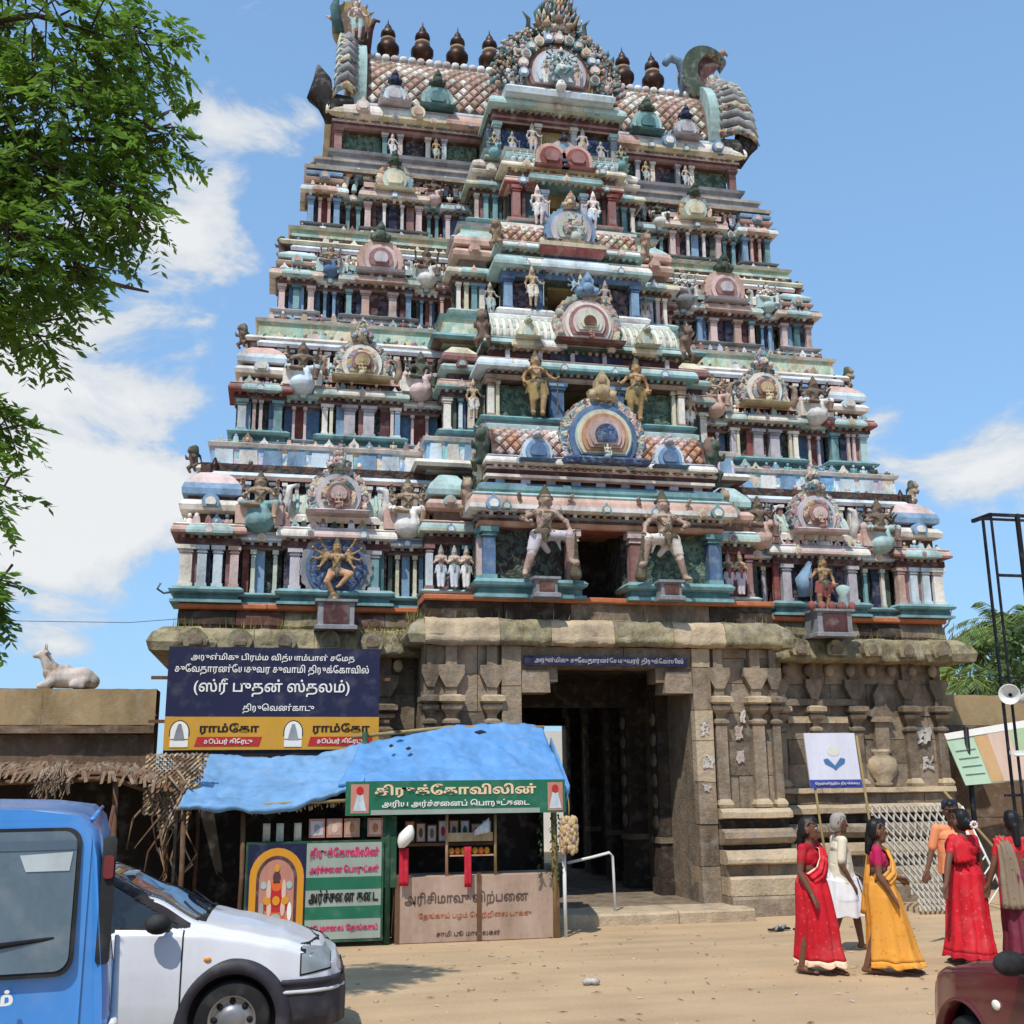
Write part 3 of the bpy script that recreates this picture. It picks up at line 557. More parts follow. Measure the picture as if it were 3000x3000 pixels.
side_bay(5.75, 5.01, 2.9, Z3, bm=('mauve', 'mint'), cols=((5.65, .12, 'pink'), (5.37, .12, 'teal'), (5.08, .12, 'pink')), corn=('salmon', 'cream'), seg=[(5.5, 5.24, 'mint')], proud=.14, out=.24)
side_bay(5.01, 4.42, 2.9, (10.86, 11.0, 11.6, 11.7, 11.86), bm=('mauve', 'grey'), cols=((4.8, .06, 'sky'), (4.62, .06, 'sky')), corn=('mint', 'white'), out=.14, back='relief_dark')
side_bay(4.42, 3.04, 2.9, Z3, bm=('grey', 'mauve'), cols=((4.33, .1, 'turq'), (4.0, .15, 'salmon'), (3.45, .15, 'pink'), (3.13, .1, 'sky')), corn=('mint', 'white'), seg=[(4.1, 3.35, 'salmon')], proud=.12, back='relief_purple')
side_bay(3.04, 2.5, 2.9, (10.84, 11.0, 11.56, 11.66, 11.84), bm=('grey', 'mauve'), cols=((2.85, .05, 'sky'), (2.66, .05, 'grey')), corn=('cream', 'white'), out=.14, back='relief_dark')
side_bay(2.5, 2.15, 2.75, (10.84, 11.0, 11.6, 11.7, 11.88), bm=('grey', 'brown'), cols=((2.45, .06, 'salmon'), (2.22, .06, 'salmon')), corn=('salmon', 'rose'), out=.14, backs=((2.5, 2.15, 'red'),))
side_bay(2.3, 1.5, 2.3, (10.86, 11.15, 11.75, 11.85, 12.05), bm=('mint', 'palegreen'), cols=((2.18, .08, 'cream'), (2.02, .08, 'yellow'), (1.86, .11, 'turq'), (1.7, .11, 'sky'), (1.55, .06, 'cream')), corn=('yellow', 'cream'), seg=[(2.0, 1.72, 'mint')], out=.24)
Z4 = (13.21, 13.34, 13.96, 14.0, 14.2)
side_bay(5.23, 4.5, 3.55, Z4, bm=('grey', 'sky'), cols=((5.14, .12, 'sky'), (4.95, .06, 'salmon'), (4.76, .06, 'salmon'), (4.6, .12, 'sky')), corn=('paleblue', 'white'), seg=[(4.98, 4.74, 'salmon')], proud=.12, backs=((5.2, 4.93, 'navy'), (4.93, 4.78, 'red'), (4.78, 4.5, 'navy')))
side_bay(4.5, 4.02, 3.55, (13.15, 13.27, 13.88, 13.93, 14.1), bm=('grey', 'grey'), cols=((4.36, .08, 'turq'), (4.14, .08, 'turq')), corn=('mint', 'turq'), out=.14, backs=((4.5, 4.02, 'maroon'),))
side_bay(4.02, 2.78, 3.55, Z4, bm=('grey', 'mint'), cols=((3.95, .12, 'pink'), (3.6, .06, 'white'), (3.22, .06, 'white'), (2.86, .12, 'pink')), corn=('salmon', 'cream'), proud=.12, back='relief_purple')
side_bay(2.78, 2.32, 3.55, (13.1, 13.22, 13.84, 13.9, 14.08), bm=('grey', 'grey'), cols=((2.63, .07, 'turq'), (2.46, .07, 'turq')), corn=('mint', 'mint'), out=.14, backs=((2.78, 2.32, 'maroon'),))
side_bay(2.32, 1.75, 3.4, (13.05, 13.2, 13.8, 13.86, 14.05), bm=('grey', 'grey'), cols=((2.24, .09, 'pink'), (1.92, .09, 'sky')), corn=('mint', 'paleblue'), out=.14, backs=((2.32, 1.75, 'blue'),))
side_bay(1.85, 1.0, 2.8, (13.17, 13.45, 14.05, 14.14, 14.32), bm=('turq', 'grey'), cols=((1.72, .08, 'cream'), (1.52, .1, 'turq'), (1.32, .1, 'turq'), (1.1, .08, 'tan')), corn=('yellow', 'palegreen'), seg=[(1.58, 1.26, 'mint')], out=.2)

# ---- roof rows between the storeys
for s, a, b in both(7.1, 6.22): kuta(a, b, 1.0, 6.28, 7.3, 'darkred', 'sky', 'pink', 'cream')
for s, a, b in both(6.35, 5.55): kuta(a, b, 2.0, 9.2, 10.05, 'maroon', 'paleblue', 'salmon', 'cream')
for s, a, b in both(5.7, 5.05): kuta(a, b, 2.8, 11.92, 12.45, 'grey', 'mint', 'paleblue', 'salmon')
for s, a, b in both(5.2, 4.55): kuta(a, b, 3.45, 14.2, 14.72, 'brown', 'sky', 'mauve', 'salmon')
for s, a, b in both(2.95, 2.3): kuta(a, b, .55, 6.4, 7.3, 'brown', 'mint', 'mint', 'salmon', cap=False)
for s, a, b in both(2.6, 1.98): kuta(a, b, 1.35, 9.3, 10.05, 'maroon', 'rose', 'yellow', 'mint', cap=False)
for s, a, b in both(2.25, 1.55): kuta(a, b, 2.2, 12.05, 12.95, 'brown', 'salmon', 'mint', 'salmon', cap=False)
for s, a, b in both(1.78, 1.1): kuta(a, b, 2.75, 14.32, 14.95, 'grey', 'cream', 'pink', 'cream', cap=False)
def plinths(Y, z, spans, mats):
    for (x0, x1, m) in spans:
        for s, a, b in both(x0, x1): one('plinth', lambda k: k.ring(a, b, Y, Y + .5, [(0, z, 'brown'), (0, z + .12, 'brown'), (.08, z + .14, m), (.09, z + .3, m), (.02, z + .36, m)], m))
plinths(1.05, 6.22, ((6.15, 5.45, 'salmon'), (3.6, 3.0, 'salmon')), None); plinths(2.05, 9.15, ((5.45, 4.9, 'mint'), (3.28, 2.65, 'white')), None); plinths(2.85, 11.86, ((5.0, 4.45, 'cream'), (3.0, 2.55, 'white')), None)
for (x0, x1, Y, z0, z1, m, lip, rib) in ((5.35, 3.7, 1.15, 6.3, 7.05, 'palegreen', 'cream', 'mint'), (4.8, 3.4, 2.15, 9.25, 9.9, 'cream', 'salmon', 'mint'), (4.38, 3.1, 2.95, 11.95, 12.45, 'cream', 'mint', 'tan'), (3.95, 2.85, 3.6, 14.22, 14.62, 'cream', 'salmon', 'salmon')):
    for s, a, b in both(x0, x1):
        one('plinth', lambda k: k.ring(a, b, Y - .06, Y + .5, [(0, z0 - .08, 'maroon'), (0, z0 + .06, 'maroon'), (.09, z0 + .09, lip), (.1, z0 + .2, lip), (.0, z0 + .25, lip)], lip))
        barrel(a + .05, b - .05, Y - .05, Y + .5, z0 + .22, z1, m, ribs=(.16, rib))
for s in (-1, 1):
    gable(s * 4.52, .98, 6.86, [(.5, 'carving_fine'), (.39, 'mauve'), (.3, 'carving'), (.2, 'rose'), (.14, 'pink')], crest=.36, fig=('seated', .34, dict(white='rose', flesh='salmon')))
    gable(s * 4.1, 2.0, 9.72, [(.5, 'carving_fine'), (.38, 'cream'), (.29, 'carving'), (.2, 'rose'), (.14, 'gold')], crest=.36, fig=('seated', .34, dict(white='yellow', flesh='gold')))
    gable(s * 3.72, 2.78, 12.28, [(.44, 'salmon'), (.33, 'pink'), (.24, 'rose'), (.14, 'mauve')], crest=.34, crestm='dgreen')
    gable(s * 3.4, 3.42, 14.48, [(.38, 'carving'), (.26, 'palegreen'), (.17, 'yellow')], crest=.25, crestm='dgreen')
# friezes under each upper storey
for s, a, b in both(6.75, 2.9): frieze(a, b, 1.82, 2.6, 7.38, 8.0, 'frieze_blue', 'cream', pn=9); one('string_course', lambda k: k.ring(a + .1, b, 1.95, 2.6, [(0, 7.98, 'salmon'), (.08, 8.0, 'salmon'), (.08, 8.06, 'pink'), (0, 8.09, 'pink')], 'pink'))
for s, a, b in both(2.95, 2.0): frieze(a, b, 1.15, 1.6, 7.5, 8.1, 'frieze_blue', 'cream', pn=3)
for s, a, b in both(6.05, 2.3): frieze(a, b, 2.66, 3.4, 10.25, 10.8, 'frieze_mint', 'cream', pn=0); one('string_course', lambda k: k.ring(a + .1, b, 2.78, 3.4, [(0, 10.79, 'palegreen'), (.06, 10.8, 'palegreen'), (.06, 10.87, 'mint'), (0, 10.89, 'mint')], 'mint'))
for s, a, b in both(2.55, 1.75): frieze(a, b, 2.0, 2.5, 10.3, 10.88, 'frieze_mint', 'turq')
for s, a, b in both(5.5, 1.6): frieze(a, b, 3.32, 4.0, 12.66, 13.15, 'frieze_mint', 'yellow')
for s, a, b in both(2.1, 1.15): frieze(a, b, 2.6, 3.1, 12.7, 13.2, 'frieze_mint', 'mauve')
for s, a, b in both(5.05, 1.5): frieze(a, b, 3.66, 4.3, 14.62, 14.98, 'grey', 'cream')
# throne blocks either side of the seated statues, and curled ends of the barrel roofs
for xs_, y, z, k, m in (((5.85, 3.32), 1.0, 6.3, 1.0, 'salmon'), ((5.2, 2.98), 1.95, 9.2, .9, 'cream'), ((4.72, 2.78), 2.8, 11.92, .7, 'mint')):
    for x in xs_:
        for s in (-1, 1):
            for q in (-1, 1): one('throne_block', lambda b: (b.box(s * x + q * .3 * k - .1 * k, s * x + q * .3 * k + .1 * k, y - .12, y + .3, z, z + .34 * k, m), b.ball((s * x + q * .3 * k, y, z + .4 * k), (.09 * k, .09 * k, .1 * k), 'pink', 7, 5)))
for s in (-1, 1):
    for xa, xb, y, z, k, m in ((5.3, 3.75, 1.05, 6.75, 1.0, 'white'), (4.75, 3.45, 2.05, 9.62, .85, 'tan'), (4.35, 3.12, 2.88, 12.2, .6, 'palegreen')):
        for x, q in ((xa, 1), (xb, -1)): one('roof_volute', lambda b: b.tube([(s * x, y, z - .25 * k), (s * (x + q * .09 * k), y - .03, z), (s * (x + q * .06 * k), y - .04, z + .26 * k), (s * (x - q * .06 * k), y - .04, z + .3 * k)], [.09 * k, .08 * k, .06 * k, .02 * k], m, 7))
# crowded attic rows behind the roof pavilions: little pilasters, figures and a painted band under each frieze
for hw, hi, y, z0, z1, zb in ((6.6, 2.6, 1.32, 6.6, 7.2, 7.14), (5.95, 2.2, 2.3, 9.5, 10.08, 10.03), (5.4, 1.75, 3.1, 12.1, 12.52, 12.46), (4.95, 1.3, 3.62, 14.35, 14.62, 14.56)):
    for s, a, b in both(hw, hi):
        o = one('attic_band', lambda k: k.ring(a, b, y + .02, y + .5, [(0, zb, 'maroon'), (.1, zb + .03, rnd.choice(['pink', 'salmon', 'mauve'])), (.12, zb + .1, 'paleblue'), (.06, zb + .17, 'paleblue')], 'mauve')); wo = world_of(o).translation; n = int((b - a) / .21)
        for i in range(n):
            x = a + (i + .5) * (b - a) / n; w = rnd.uniform(.03, .05); k = MB(); m = rnd.choice(['paleblue', 'mauve', 'pink', 'turq', 'sky', 'cream', 'grey', 'rose']); k.box(x - w, x + w, y - .05, y + .1, z0, zb - .06, m); k.box(x - w * 1.5, x + w * 1.5, y - .08, y + .1, zb - .06, zb, rnd.choice(['grey', 'cream', m])); k.build('attic_pillar', o)
            if i % 3 == 1: link('figurine', figure(rnd.choice(['attendant', 'standing']), white=rnd.choice(['paleblue', 'pink', 'mauve', 'turq']), flesh=rnd.choice(['flesh', 'grey', 'tan']), gold='brown'), o, Vector((x + .1, y - .12, zb - .52 * (zb - z0) - .18)) - wo, scale=.46 if z0 < 12 else .34)
# rows of small arches and lumps of stucco on the ledges
for s in (-1, 1):
    for k, (xa, xb, y, z, n, r) in enumerate(((6.7, 2.9, 1.7, 7.45, 20, .08), (6.0, 2.4, 2.52, 10.32, 20, .08), (5.45, 1.7, 3.18, 12.72, 20, .07), (5.0, 1.6, 3.55, 14.62, 18, .06), (7.1, 2.9, .98, 6.3, 26, .07), (6.4, 2.6, 1.98, 9.2, 24, .065), (5.7, 2.2, 2.78, 11.93, 22, .06), (5.2, 1.8, 3.42, 14.2, 20, .05),
                                                   (6.7, 2.9, 1.78, 8.02, 16, .06), (5.9, 2.4, 2.66, 10.84, 18, .055), (5.4, 1.7, 3.36, 13.16, 18, .05))):
        knobs('o%d' % k, s * xa, s * xb, y, z, n, r)
# ---- central bays
def cbase(hw, hole, yf, z0, z1, m, m2):
    for s, a, b in both(hw, hole): base(a, b, yf, yf + .5, z0, z1, m, m2)
# storey 1
cbase(2.2, .46, -.05, 4.98, 5.3, 'turq', 'teal')
for s in (-1, 1):
    relief(min(s * 1.92, s * .7), max(s * 1.92, s * .7), .2, 5.25, 6.3, 'relief_green' if s > 0 else 'relief_dark', depth=.08)
    pillar(s * 2.02, -.02, 5.3, 6.2, .21, 'blue', 'turq'); pillar(s * .57, 0, 5.02, 6.2, .2, 'rose', 'pink', 'door_post'); pillar(s * 2.16, .12, 5.3, 6.2, .1, 'turq')
one('beam', lambda b: b.ring(-2.15, 2.15, 0, .6, [(0, 6.2, 'orange'), (.04, 6.22, 'orange'), (.05, 6.3, 'darkred'), (.02, 6.36, 'grey'), (.08, 6.4, 'grey')], 'red'))
c = kapota(-2.2, 2.2, -.03, .7, 6.4, 6.78, .3, 'salmon', 'white'); kudus(c, [-2.0, 2.0], -.3, 6.45, .8)
one('string_course', lambda b: b.ring(-2.15, 2.15, -.05, .7, [(.0, 6.77, 'salmon'), (.03, 6.8, 'turq'), (.06, 6.84, 'turq'), (.06, 6.93, 'blue'), (0, 6.97, 'blue')], 'turq'))
o = one('neck', lambda b: b.ring(-2.0, 2.0, .1, .8, [(0, 6.95), (0, 7.06)], 'darkred'))
for i in range(9): one('neck_block', lambda b: b.box(-1.9 + i * .45, -1.74 + i * .45, .0, .12, 6.96, 7.06, ['sky', 'mauve', 'grey'][i % 3]), o)
one('string_course', lambda b: b.ring(-2.02, 2.02, .0, .8, [(0, 7.05, 'salmon'), (.06, 7.08, 'cream'), (.06, 7.13, 'brown'), (.02, 7.15, 'maroon'), (.04, 7.22, 'pink'), (.04, 7.27, 'maroon'), (0, 7.3, 'maroon')], 'maroon'))
kapota(-1.98, 1.98, -.02, .9, 7.27, 7.46, .2, 'white', 'cream')
b2 = barrel(-1.95, 1.95, .0, .5, 7.46, 8.08, 'darkred')
tiles(b2, -1.92, 1.92, .0, .5, 7.48, 8.06, .19, .105, ['orange', 'salmon', 'salmon', 'pink', 'cream'])
one('ridge_moulding', lambda b: b.ring(-1.95, 1.95, .45, 1.0, [(0, 8.04), (.06, 8.07), (.06, 8.17), (0, 8.2)], 'mint'))
gable(0.02, -.02, 7.86, [(.74, 'carving_fine'), (.62, 'blue'), (.52, 'mint'), (.49, 'yellow'), (.42, 'orange'), (.35, 'salmon'), (.28, 'pink'), (.2, 'relief_blue')], lobes=17, crest=.42, crestm='gold', fig=('seated', .3, dict(white='mint', flesh='white')), step=.035)
for s in (-1, 1): gable(s * 1.2, -.12, 7.52, [(.26, 'paleblue'), (.21, 'sky'), (.14, 'blue')], crest=.16, crestm='mauve', name='small_gable')
# storey 2
cbase(1.95, .5, .7, 8.2, 8.42, 'turq', 'grey')
for s in (-1, 1):
    relief(min(s * 1.72, s * .75), max(s * 1.72, s * .75), .98, 8.4, 9.12, 'relief_green', depth=.05)
    pillar(s * 1.83, .74, 8.42, 9.14, .12, 'cream', 'tan'); pillar(s * 1.7, .8, 8.42, 9.14, .07, 'yellow'); pillar(s * .58, .75, 8.4, 9.14, .24, 'blue', 'sky', 'door_post')
one('beam', lambda b: b.ring(-1.9, 1.9, .74, 1.2, [(0, 9.14, 'tan'), (.03, 9.17, 'tan'), (.03, 9.23, 'darkred'), (.0, 9.3, 'darkred')], 'darkred'))
c = kapota(-1.95, 1.95, .74, 1.4, 9.28, 9.54, .26, 'mint', 'turq', [(-1.95, -1.2, 'paleblue')])
one('neck', lambda b: b.ring(-1.85, 1.85, .85, 1.5, [(.1, 9.54, 'rose'), (.1, 9.58, 'pink'), (0, 9.6, 'maroon'), (0, 9.74, 'maroon')], 'maroon'))
for i in range(6): one('neck_block', lambda b: b.box(-1.55 + i * .62, -1.47 + i * .62, .76, .87, 9.58, 9.76, 'mauve'))
one('neck_panel', lambda b: b.box(-.7, .7, .8, .9, 9.6, 9.76, 'navy'))
kapota(-1.85, 1.85, .8, 1.6, 9.76, 9.98, .2, 'mint', 'dgreen', [(-1.3, -.95, 'yellow'), (1.0, 1.3, 'yellow'), (-.9, -.55, 'white')])
barrel(-1.82, 1.82, .78, 1.3, 9.98, 10.55, 'cream', ribs=(.13, 'palegreen'))
one('ridge_moulding', lambda b: b.ring(-1.75, 1.75, 1.2, 1.8, [(0, 10.5), (.06, 10.54), (.06, 10.6), (0, 10.64)], 'white'))
gable(0.02, .74, 10.32, [(.62, 'carving'), (.5, 'pink'), (.44, 'cream'), (.38, 'rose'), (.31, 'pink'), (.25, 'palegreen'), (.17, 'yellow'), (.12, 'darkred')], lobes=15, crest=.36, crestm='sky', step=.03, fig=('seated', .24, dict(white='red', flesh='orange', gold='red')))
for s in (-1, 1): gable(s * 1.15, .66, 10.06, [(.18, 'yellow'), (.12, 'palegreen')], crest=.12, crestm='palegreen', name='small_gable')
# storey 3
cbase(1.45, .5, 1.62, 10.62, 10.95, 'white', 'sky')
for s in (-1, 1):
    relief(min(s * 1.2, s * .75), max(s * 1.2, s * .75), 1.86, 10.9, 11.62, 'relief_purple')
    pillar(s * 1.3, 1.64, 10.95, 11.65, .16, 'sky', 'blue'); pillar(s * .66, 1.7, 10.95, 11.65, .12, 'blue', 'sky', 'door_post')
one('beam', lambda b: b.ring(-1.4, 1.4, 1.66, 2.0, [(0, 11.65, 'blue'), (.03, 11.68, 'blue'), (.03, 11.78, 'dgreen')], 'dgreen'))
c = kapota(-1.45, 1.45, 1.64, 2.2, 11.76, 12.06, .26, 'cream', 'mint', [(-.5, .6, 'paleblue'), (-1.45, -1.15, 'mint')])
one('neck', lambda b: b.ring(-1.4, 1.4, 1.75, 2.3, [(0, 12.06, 'dgreen'), (0, 12.24, 'dgreen')], 'dgreen'))
one('throne', lambda b: b.ring(-.58, .58, 1.55, 2.1, [(0, 12.06, 'navy'), (0, 12.12, 'rose'), (.05, 12.15, 'red'), (.1, 12.3, 'yellow'), (.12, 12.38, 'salmon'), (-.08, 12.48, 'red'), (-.1, 12.56, 'palegreen')], 'yellow'))
for s, a, b in both(1.45, .6): kapota(a, b, 1.7, 2.3, 12.24, 12.42, .16, 'white', 'mint')
for s, a, b in both(1.42, .5):
    o = barrel(a, b, 1.72, 2.1, 12.42, 12.88, 'brown'); tiles(o, a, b, 1.72, 2.1, 12.44, 12.88, .17, .1, ['salmon', 'cream', 'orange', 'yellow'])
one('ridge_moulding', lambda b: b.ring(-1.42, 1.42, 1.95, 2.5, [(0, 12.86), (.05, 12.88), (.05, 12.94), (0, 12.97)], 'cream'))
gable(0.0, 1.72, 12.75, [(.5, 'sky'), (.42, 'mauve'), (.3, 'palegreen'), (.2, 'carving')], crest=.3, crestm='carving')
# storey 4
cbase(1.12, .38, 2.08, 12.97, 13.15, 'pink', 'turq')
for s in (-1, 1):
    a, b = sorted((s * .95, s * .55)); one('wall_panel', lambda k: k.box(a, b, 2.3, 2.5, 13.1, 13.86, 'teal'))
    pillar(s * 1.02, 2.08, 13.15, 13.9, .16, 'rose', 'red'); pillar(s * .86, 2.14, 13.15, 13.9, .07, 'maroon'); pillar(s * .42, 2.1, 13.1, 13.86, .13, 'mauve', 'paleblue', 'door_post')
    a, b = sorted((s * 1.2, s * .6)); kapota(a, b, 2.1, 2.6, 13.9, 14.08, .12, 'salmon', 'red')
kapota(-.68, .68, 2.0, 2.6, 13.96, 14.16, .16, 'turq', 'mint')
one('neck', lambda b: b.ring(-1.15, 1.15, 2.2, 2.9, [(0, 14.08, 'brown'), (0, 14.3, 'brown')], 'brown'))
kapota(-1.22, 1.22, 2.15, 2.9, 14.28, 14.46, .2, 'cream', 'yellow')
one('balustrade', lambda b: b.ring(-1.2, 1.2, 2.2, 2.9, [(0, 14.46, 'grey'), (0, 14.54, 'mint'), (.02, 14.6, 'mint'), (.02, 14.76, 'white'), (.06, 14.8, 'white')], 'mint'))
for s in (-1, 1):
    for i in range(4): link('figurine', figure('seated', white='paleblue', flesh='mint'), T, Vector((s * (.62 + .15 * i), 2.12, 14.52)) - T.location, scale=.28)
    gable(s * .28, 2.1, 14.6, [(.32, 'salmon'), (.24, 'red'), (.15, 'rose')], crest=0, name='small_gable', bottom=-50)
gable(0, 2.16, 14.75, [(.3, 'mauve'), (.2, 'sky')], crest=.15, crestm='navy', name='small_gable')
# storey 5: the wall under the great roof
one('base_moulding', lambda b: b.ring(-4.7, 4.7, 3.85, 6.2, [(.1, 14.93, 'grey'), (.12, 15.0, 'grey'), (.02, 15.06, 'mauve'), (.0, 15.2, 'grey'), (.1, 15.25, 'grey'), (.12, 15.32, 'mauve'), (.0, 15.36, 'grey')], 'grey'))
for s in (-1, 1):
    for (p, q) in ((4.5, 3.65), (3.1, 2.7), (2.2, 1.5)): relief(min(s * p, s * q), max(s * p, s * q), 4.08, 15.34, 15.9, 'relief_green' if p != 3.1 else 'relief_purple', depth=.04)
    for x, w, m in ((4.6, .16, 'rose'), (3.58, .1, 'cream'), (3.24, .1, 'mauve'), (2.62, .1, 'cream'), (2.26, .1, 'mauve')): pillar(s * x, 3.9, 15.36, 15.92, w, m)
    link('figurine', figure('standing', white='paleblue', flesh='mauve'), T, Vector((s * 3.41, 3.84, 15.3)) - T.location, scale=.58); link('figurine', figure('standing', white='mint', flesh='tan'), T, Vector((s * 2.44, 3.84, 15.3)) - T.location, scale=.58)
one('beam', lambda b: b.ring(-4.65, 4.65, 3.92, 6.2, [(0, 15.9, 'brown'), (.05, 15.93, 'rose'), (.06, 16.0, 'maroon'), (.1, 16.04, 'pink'), (.1, 16.1, 'darkred')], 'darkred'))
c = kapota(-4.65, 4.65, 3.9, 6.2, 16.08, 16.5, .36, 'white', 'yellow', [(-4.3, -3.9, 'cream'), (3.9, 4.3, 'cream'), (-2.0, -1.6, 'salmon'), (1.7, 2.0, 'salmon')])
kudus(c, [-4.1, -2.9, 2.9, 4.1], 3.5, 16.15, .9)
one('string_course', lambda b: b.ring(-4.35, 4.35, 3.9, 5.6, [(0, 16.48, 'sky'), (.08, 16.5, 'paleblue'), (.08, 16.58, 'sky'), (0, 16.62, 'sky')], 'sky'))
top = barrel(-4.05, 4.05, 3.85, 4.55, 16.6, 18.12, 'brown', name='great_roof')
tiles(top, -4.0, 4.0, 3.85, 4.55, 16.62, 18.05, .24, .125, ['salmon', 'cream', 'cream', 'tan', 'salmon'], stuff=True)
one('roof_back', lambda b: b.ring(-4.05, 4.05, 4.7, 5.5, [(0, 16.55), (.25, 16.9), (.2, 17.5), (-.3, 18.1)], 'brown'))
def crestrow(b):
    b.box(-4.05, 4.05, 4.42, 4.9, 18.08, 18.16, 'mint')
    for i in range(40): b.ball((-3.95 + i * .2025, 4.45, 18.19), (.115, .1, .1), 'white' if i % 3 else 'pink', 7, 4)
one('ridge_crest', crestrow, top)
for s in (-1, 1):
    gable(s * 3.4, 3.72, 16.72, [(.3, 'carving_fine'), (.24, 'paleblue'), (.15, 'mauve')], crest=.26, crestm='navy', name='small_gable'); gable(s * 2.45, 3.72, 16.76, [(.34, 'mint'), (.27, 'turq'), (.17, 'teal')], crest=.3, crestm='dgreen', name='small_gable')
# copper finials on the ridge
fin = [(.12, 0), (.17, .03), (.12, .07), (.11, .12), (.2, .2), (.275, .34), (.28, .46), (.2, .58), (.12, .62), (.17, .65), (.17, .68), (.11, .7), (.14, .74), (.19, .8), (.17, .9), (.1, .98), (.09, 1.03), (.07, 1.08), (.02, 1.16), (.005, 1.28)]
fm = MB(); fm.lathe(0, 0, fin, 'finial_metal', 16); fm.lathe(0, 0, [(.15, .6), (.185, .63), (.185, .68), (.15, .7)], 'tan', 16); fme = fm.mesh('finial')
for x in (-3.49, -2.70, -1.88, -1.08, -.27, .55, 1.38, 2.21, 2.98): link('finial', fme, T, Vector((x, 4.55, 18.12)) - T.location, scale=rnd.uniform(.94, .99), rot=(rnd.uniform(-.02, .02), rnd.uniform(-.03, .03), 0))
# horned ends of the roof
def roof_end(s):
    x0 = s * 4.02; o = MB()
    def arcpts(r, k=26): return [(4.6 + r * .78 * math.cos(R(a)), 17.2 + r * math.sin(R(a))) for a in [-40 + 260 * i / k for i in range(k + 1)]]
    def xprism(b, poly, xa, xb, m):
        n = len(poly); v = [(xa, y, z) for y, z in poly] + [(xb, y, z) for y, z in poly]
        b.add(v, [tuple(range(n)), tuple(range(2 * n - 1, n - 1, -1))], m); b.add(v, [(i, (i + 1) % n, (i + 1) % n + n, i + n) for i in range(n)], m)
    xprism(o, arcpts(1.2), x0, x0 + s * .34, 'mint'); xprism(o, arcpts(1.08), x0 + s * .34, x0 + s * .42, 'carving'); xprism(o, arcpts(.8), x0 + s * .42, x0 + s * .46, 'mauve')
    e = o.build('roof_end', T)
    m = MB()
    for i in range(13):      # ribbed mane sweeping outwards and down the outside of the arch
        a = R(84 + 118 * i / 12); y0, z0 = 4.6 + .78 * 1.16 * math.cos(a), 17.2 + 1.2 * math.sin(a); g = (.25 + .7 * i / 12) * (1 if s > 0 else .35)
        m.tube([(x0 + s * .25, y0, z0), (x0 + s * (.35 + .35 * g), y0 - .1, z0 + .12), (x0 + s * (.45 + .6 * g), y0 - .15, z0 - .05), (x0 + s * (.5 + .72 * g), y0 - .15, z0 - .3)], [.1, .11, .075, .01], 'grey' if i % 3 else 'carving', 7)
        m.tube([(x0 + s * .3, y0 - .05, z0 + .1), (x0 + s * (.5 + .5 * g), y0 - .18, z0 + .08), (x0 + s * (.55 + .62 * g), y0 - .2, z0 - .12)], [.05, .04, .01], 'palegreen', 6)
    m.build('mane', e)
    h = MB()                # hooded figure rising above the arch
    hx = x0 + s * .32
    if s < 0:
        h.prism([(hx + .46 * math.cos(R(a)), 18.85 + .62 * math.sin(R(a))) for a in range(-40, 221, 13)], 4.3, 4.5, 'ochre'); h.prism([(hx + .33 * math.cos(R(a)), 18.8 + .46 * math.sin(R(a))) for a in range(-40, 221, 13)], 4.24, 4.3, 'brown')
        for q in range(9): a = R(20 + 18 * q); h.tube([(hx + .44 * math.cos(a), 4.4, 18.85 + .6 * math.sin(a)), (hx + .62 * math.cos(a), 4.38, 18.85 + .78 * math.sin(a))], [.07, .015], 'carving_fine', 6)
        h.tube([(hx - .3, 4.3, 18.6), (hx - .42, 4.2, 19.2), (hx - .3, 4.15, 19.7)], [.14, .1, .02], 'teal', 7); h.tube([(hx + .34, 4.3, 18.2), (hx + .4, 4.25, 18.7), (hx + .5, 4.2, 18.98), (hx + .62, 4.2, 18.95)], [.1, .08, .06, .03], 'maroon', 7)
    else:
        arc_ = [(hx - .12 + .62 * math.cos(R(a)), 18.72 + .74 * math.sin(R(a))) for a in range(30, 251, 11)]; arc2_ = [(hx + .06 + .4 * math.cos(R(a)), 18.74 + .52 * math.sin(R(a))) for a in range(250, 29, -11)]
        h.prism(arc_ + arc2_, 4.2, 4.6, 'dgreen', 'carving_fine'); h.prism([(hx - .05 + .42 * math.cos(R(a)), 18.7 + .5 * math.sin(R(a))) for a in range(40, 241, 20)], 4.3, 4.4, 'maroon')
        h.tube([(hx + .2, 4.35, 19.25), (hx + .42, 4.3, 19.42), (hx + .5, 4.28, 19.3)], [.12, .08, .02], 'tan', 7); h.ball((hx + .1, 4.3, 18.5), (.2, .16, .26), 'carving_fine', 8, 6)
        h.tube([(hx - .75, 4.4, 18.1), (hx - .72, 4.3, 18.6), (hx - .8, 4.25, 18.95), (hx - 1.05, 4.2, 19.0), (hx - 1.18, 4.2, 18.8)], [.03, .06, .1, .12, .09], 'sky', 8)
    h.build('hood', e)
    t = MB(); tx = x0 + s * .5   # upturned tail at the eave
    t.tube([(tx - s * .2, 4.0, 16.45), (tx + s * .25, 3.95, 16.4), (tx + s * .5, 3.95, 16.7), (tx + s * .46, 3.95, 17.1), (tx + s * .56, 3.95, 17.45)], [.3, .36, .3, .2, .03], 'dark', 10); t.build('makara_tail', e)
    if s < 0: link('figurine', figure('standing', flesh='pink', white='mint', gold='brown'), e, Vector((x0 + s * .25, 4.0, 18.25)) - world_of(e).translation, scale=1.05)
for s in (-1, 1): roof_end(s)
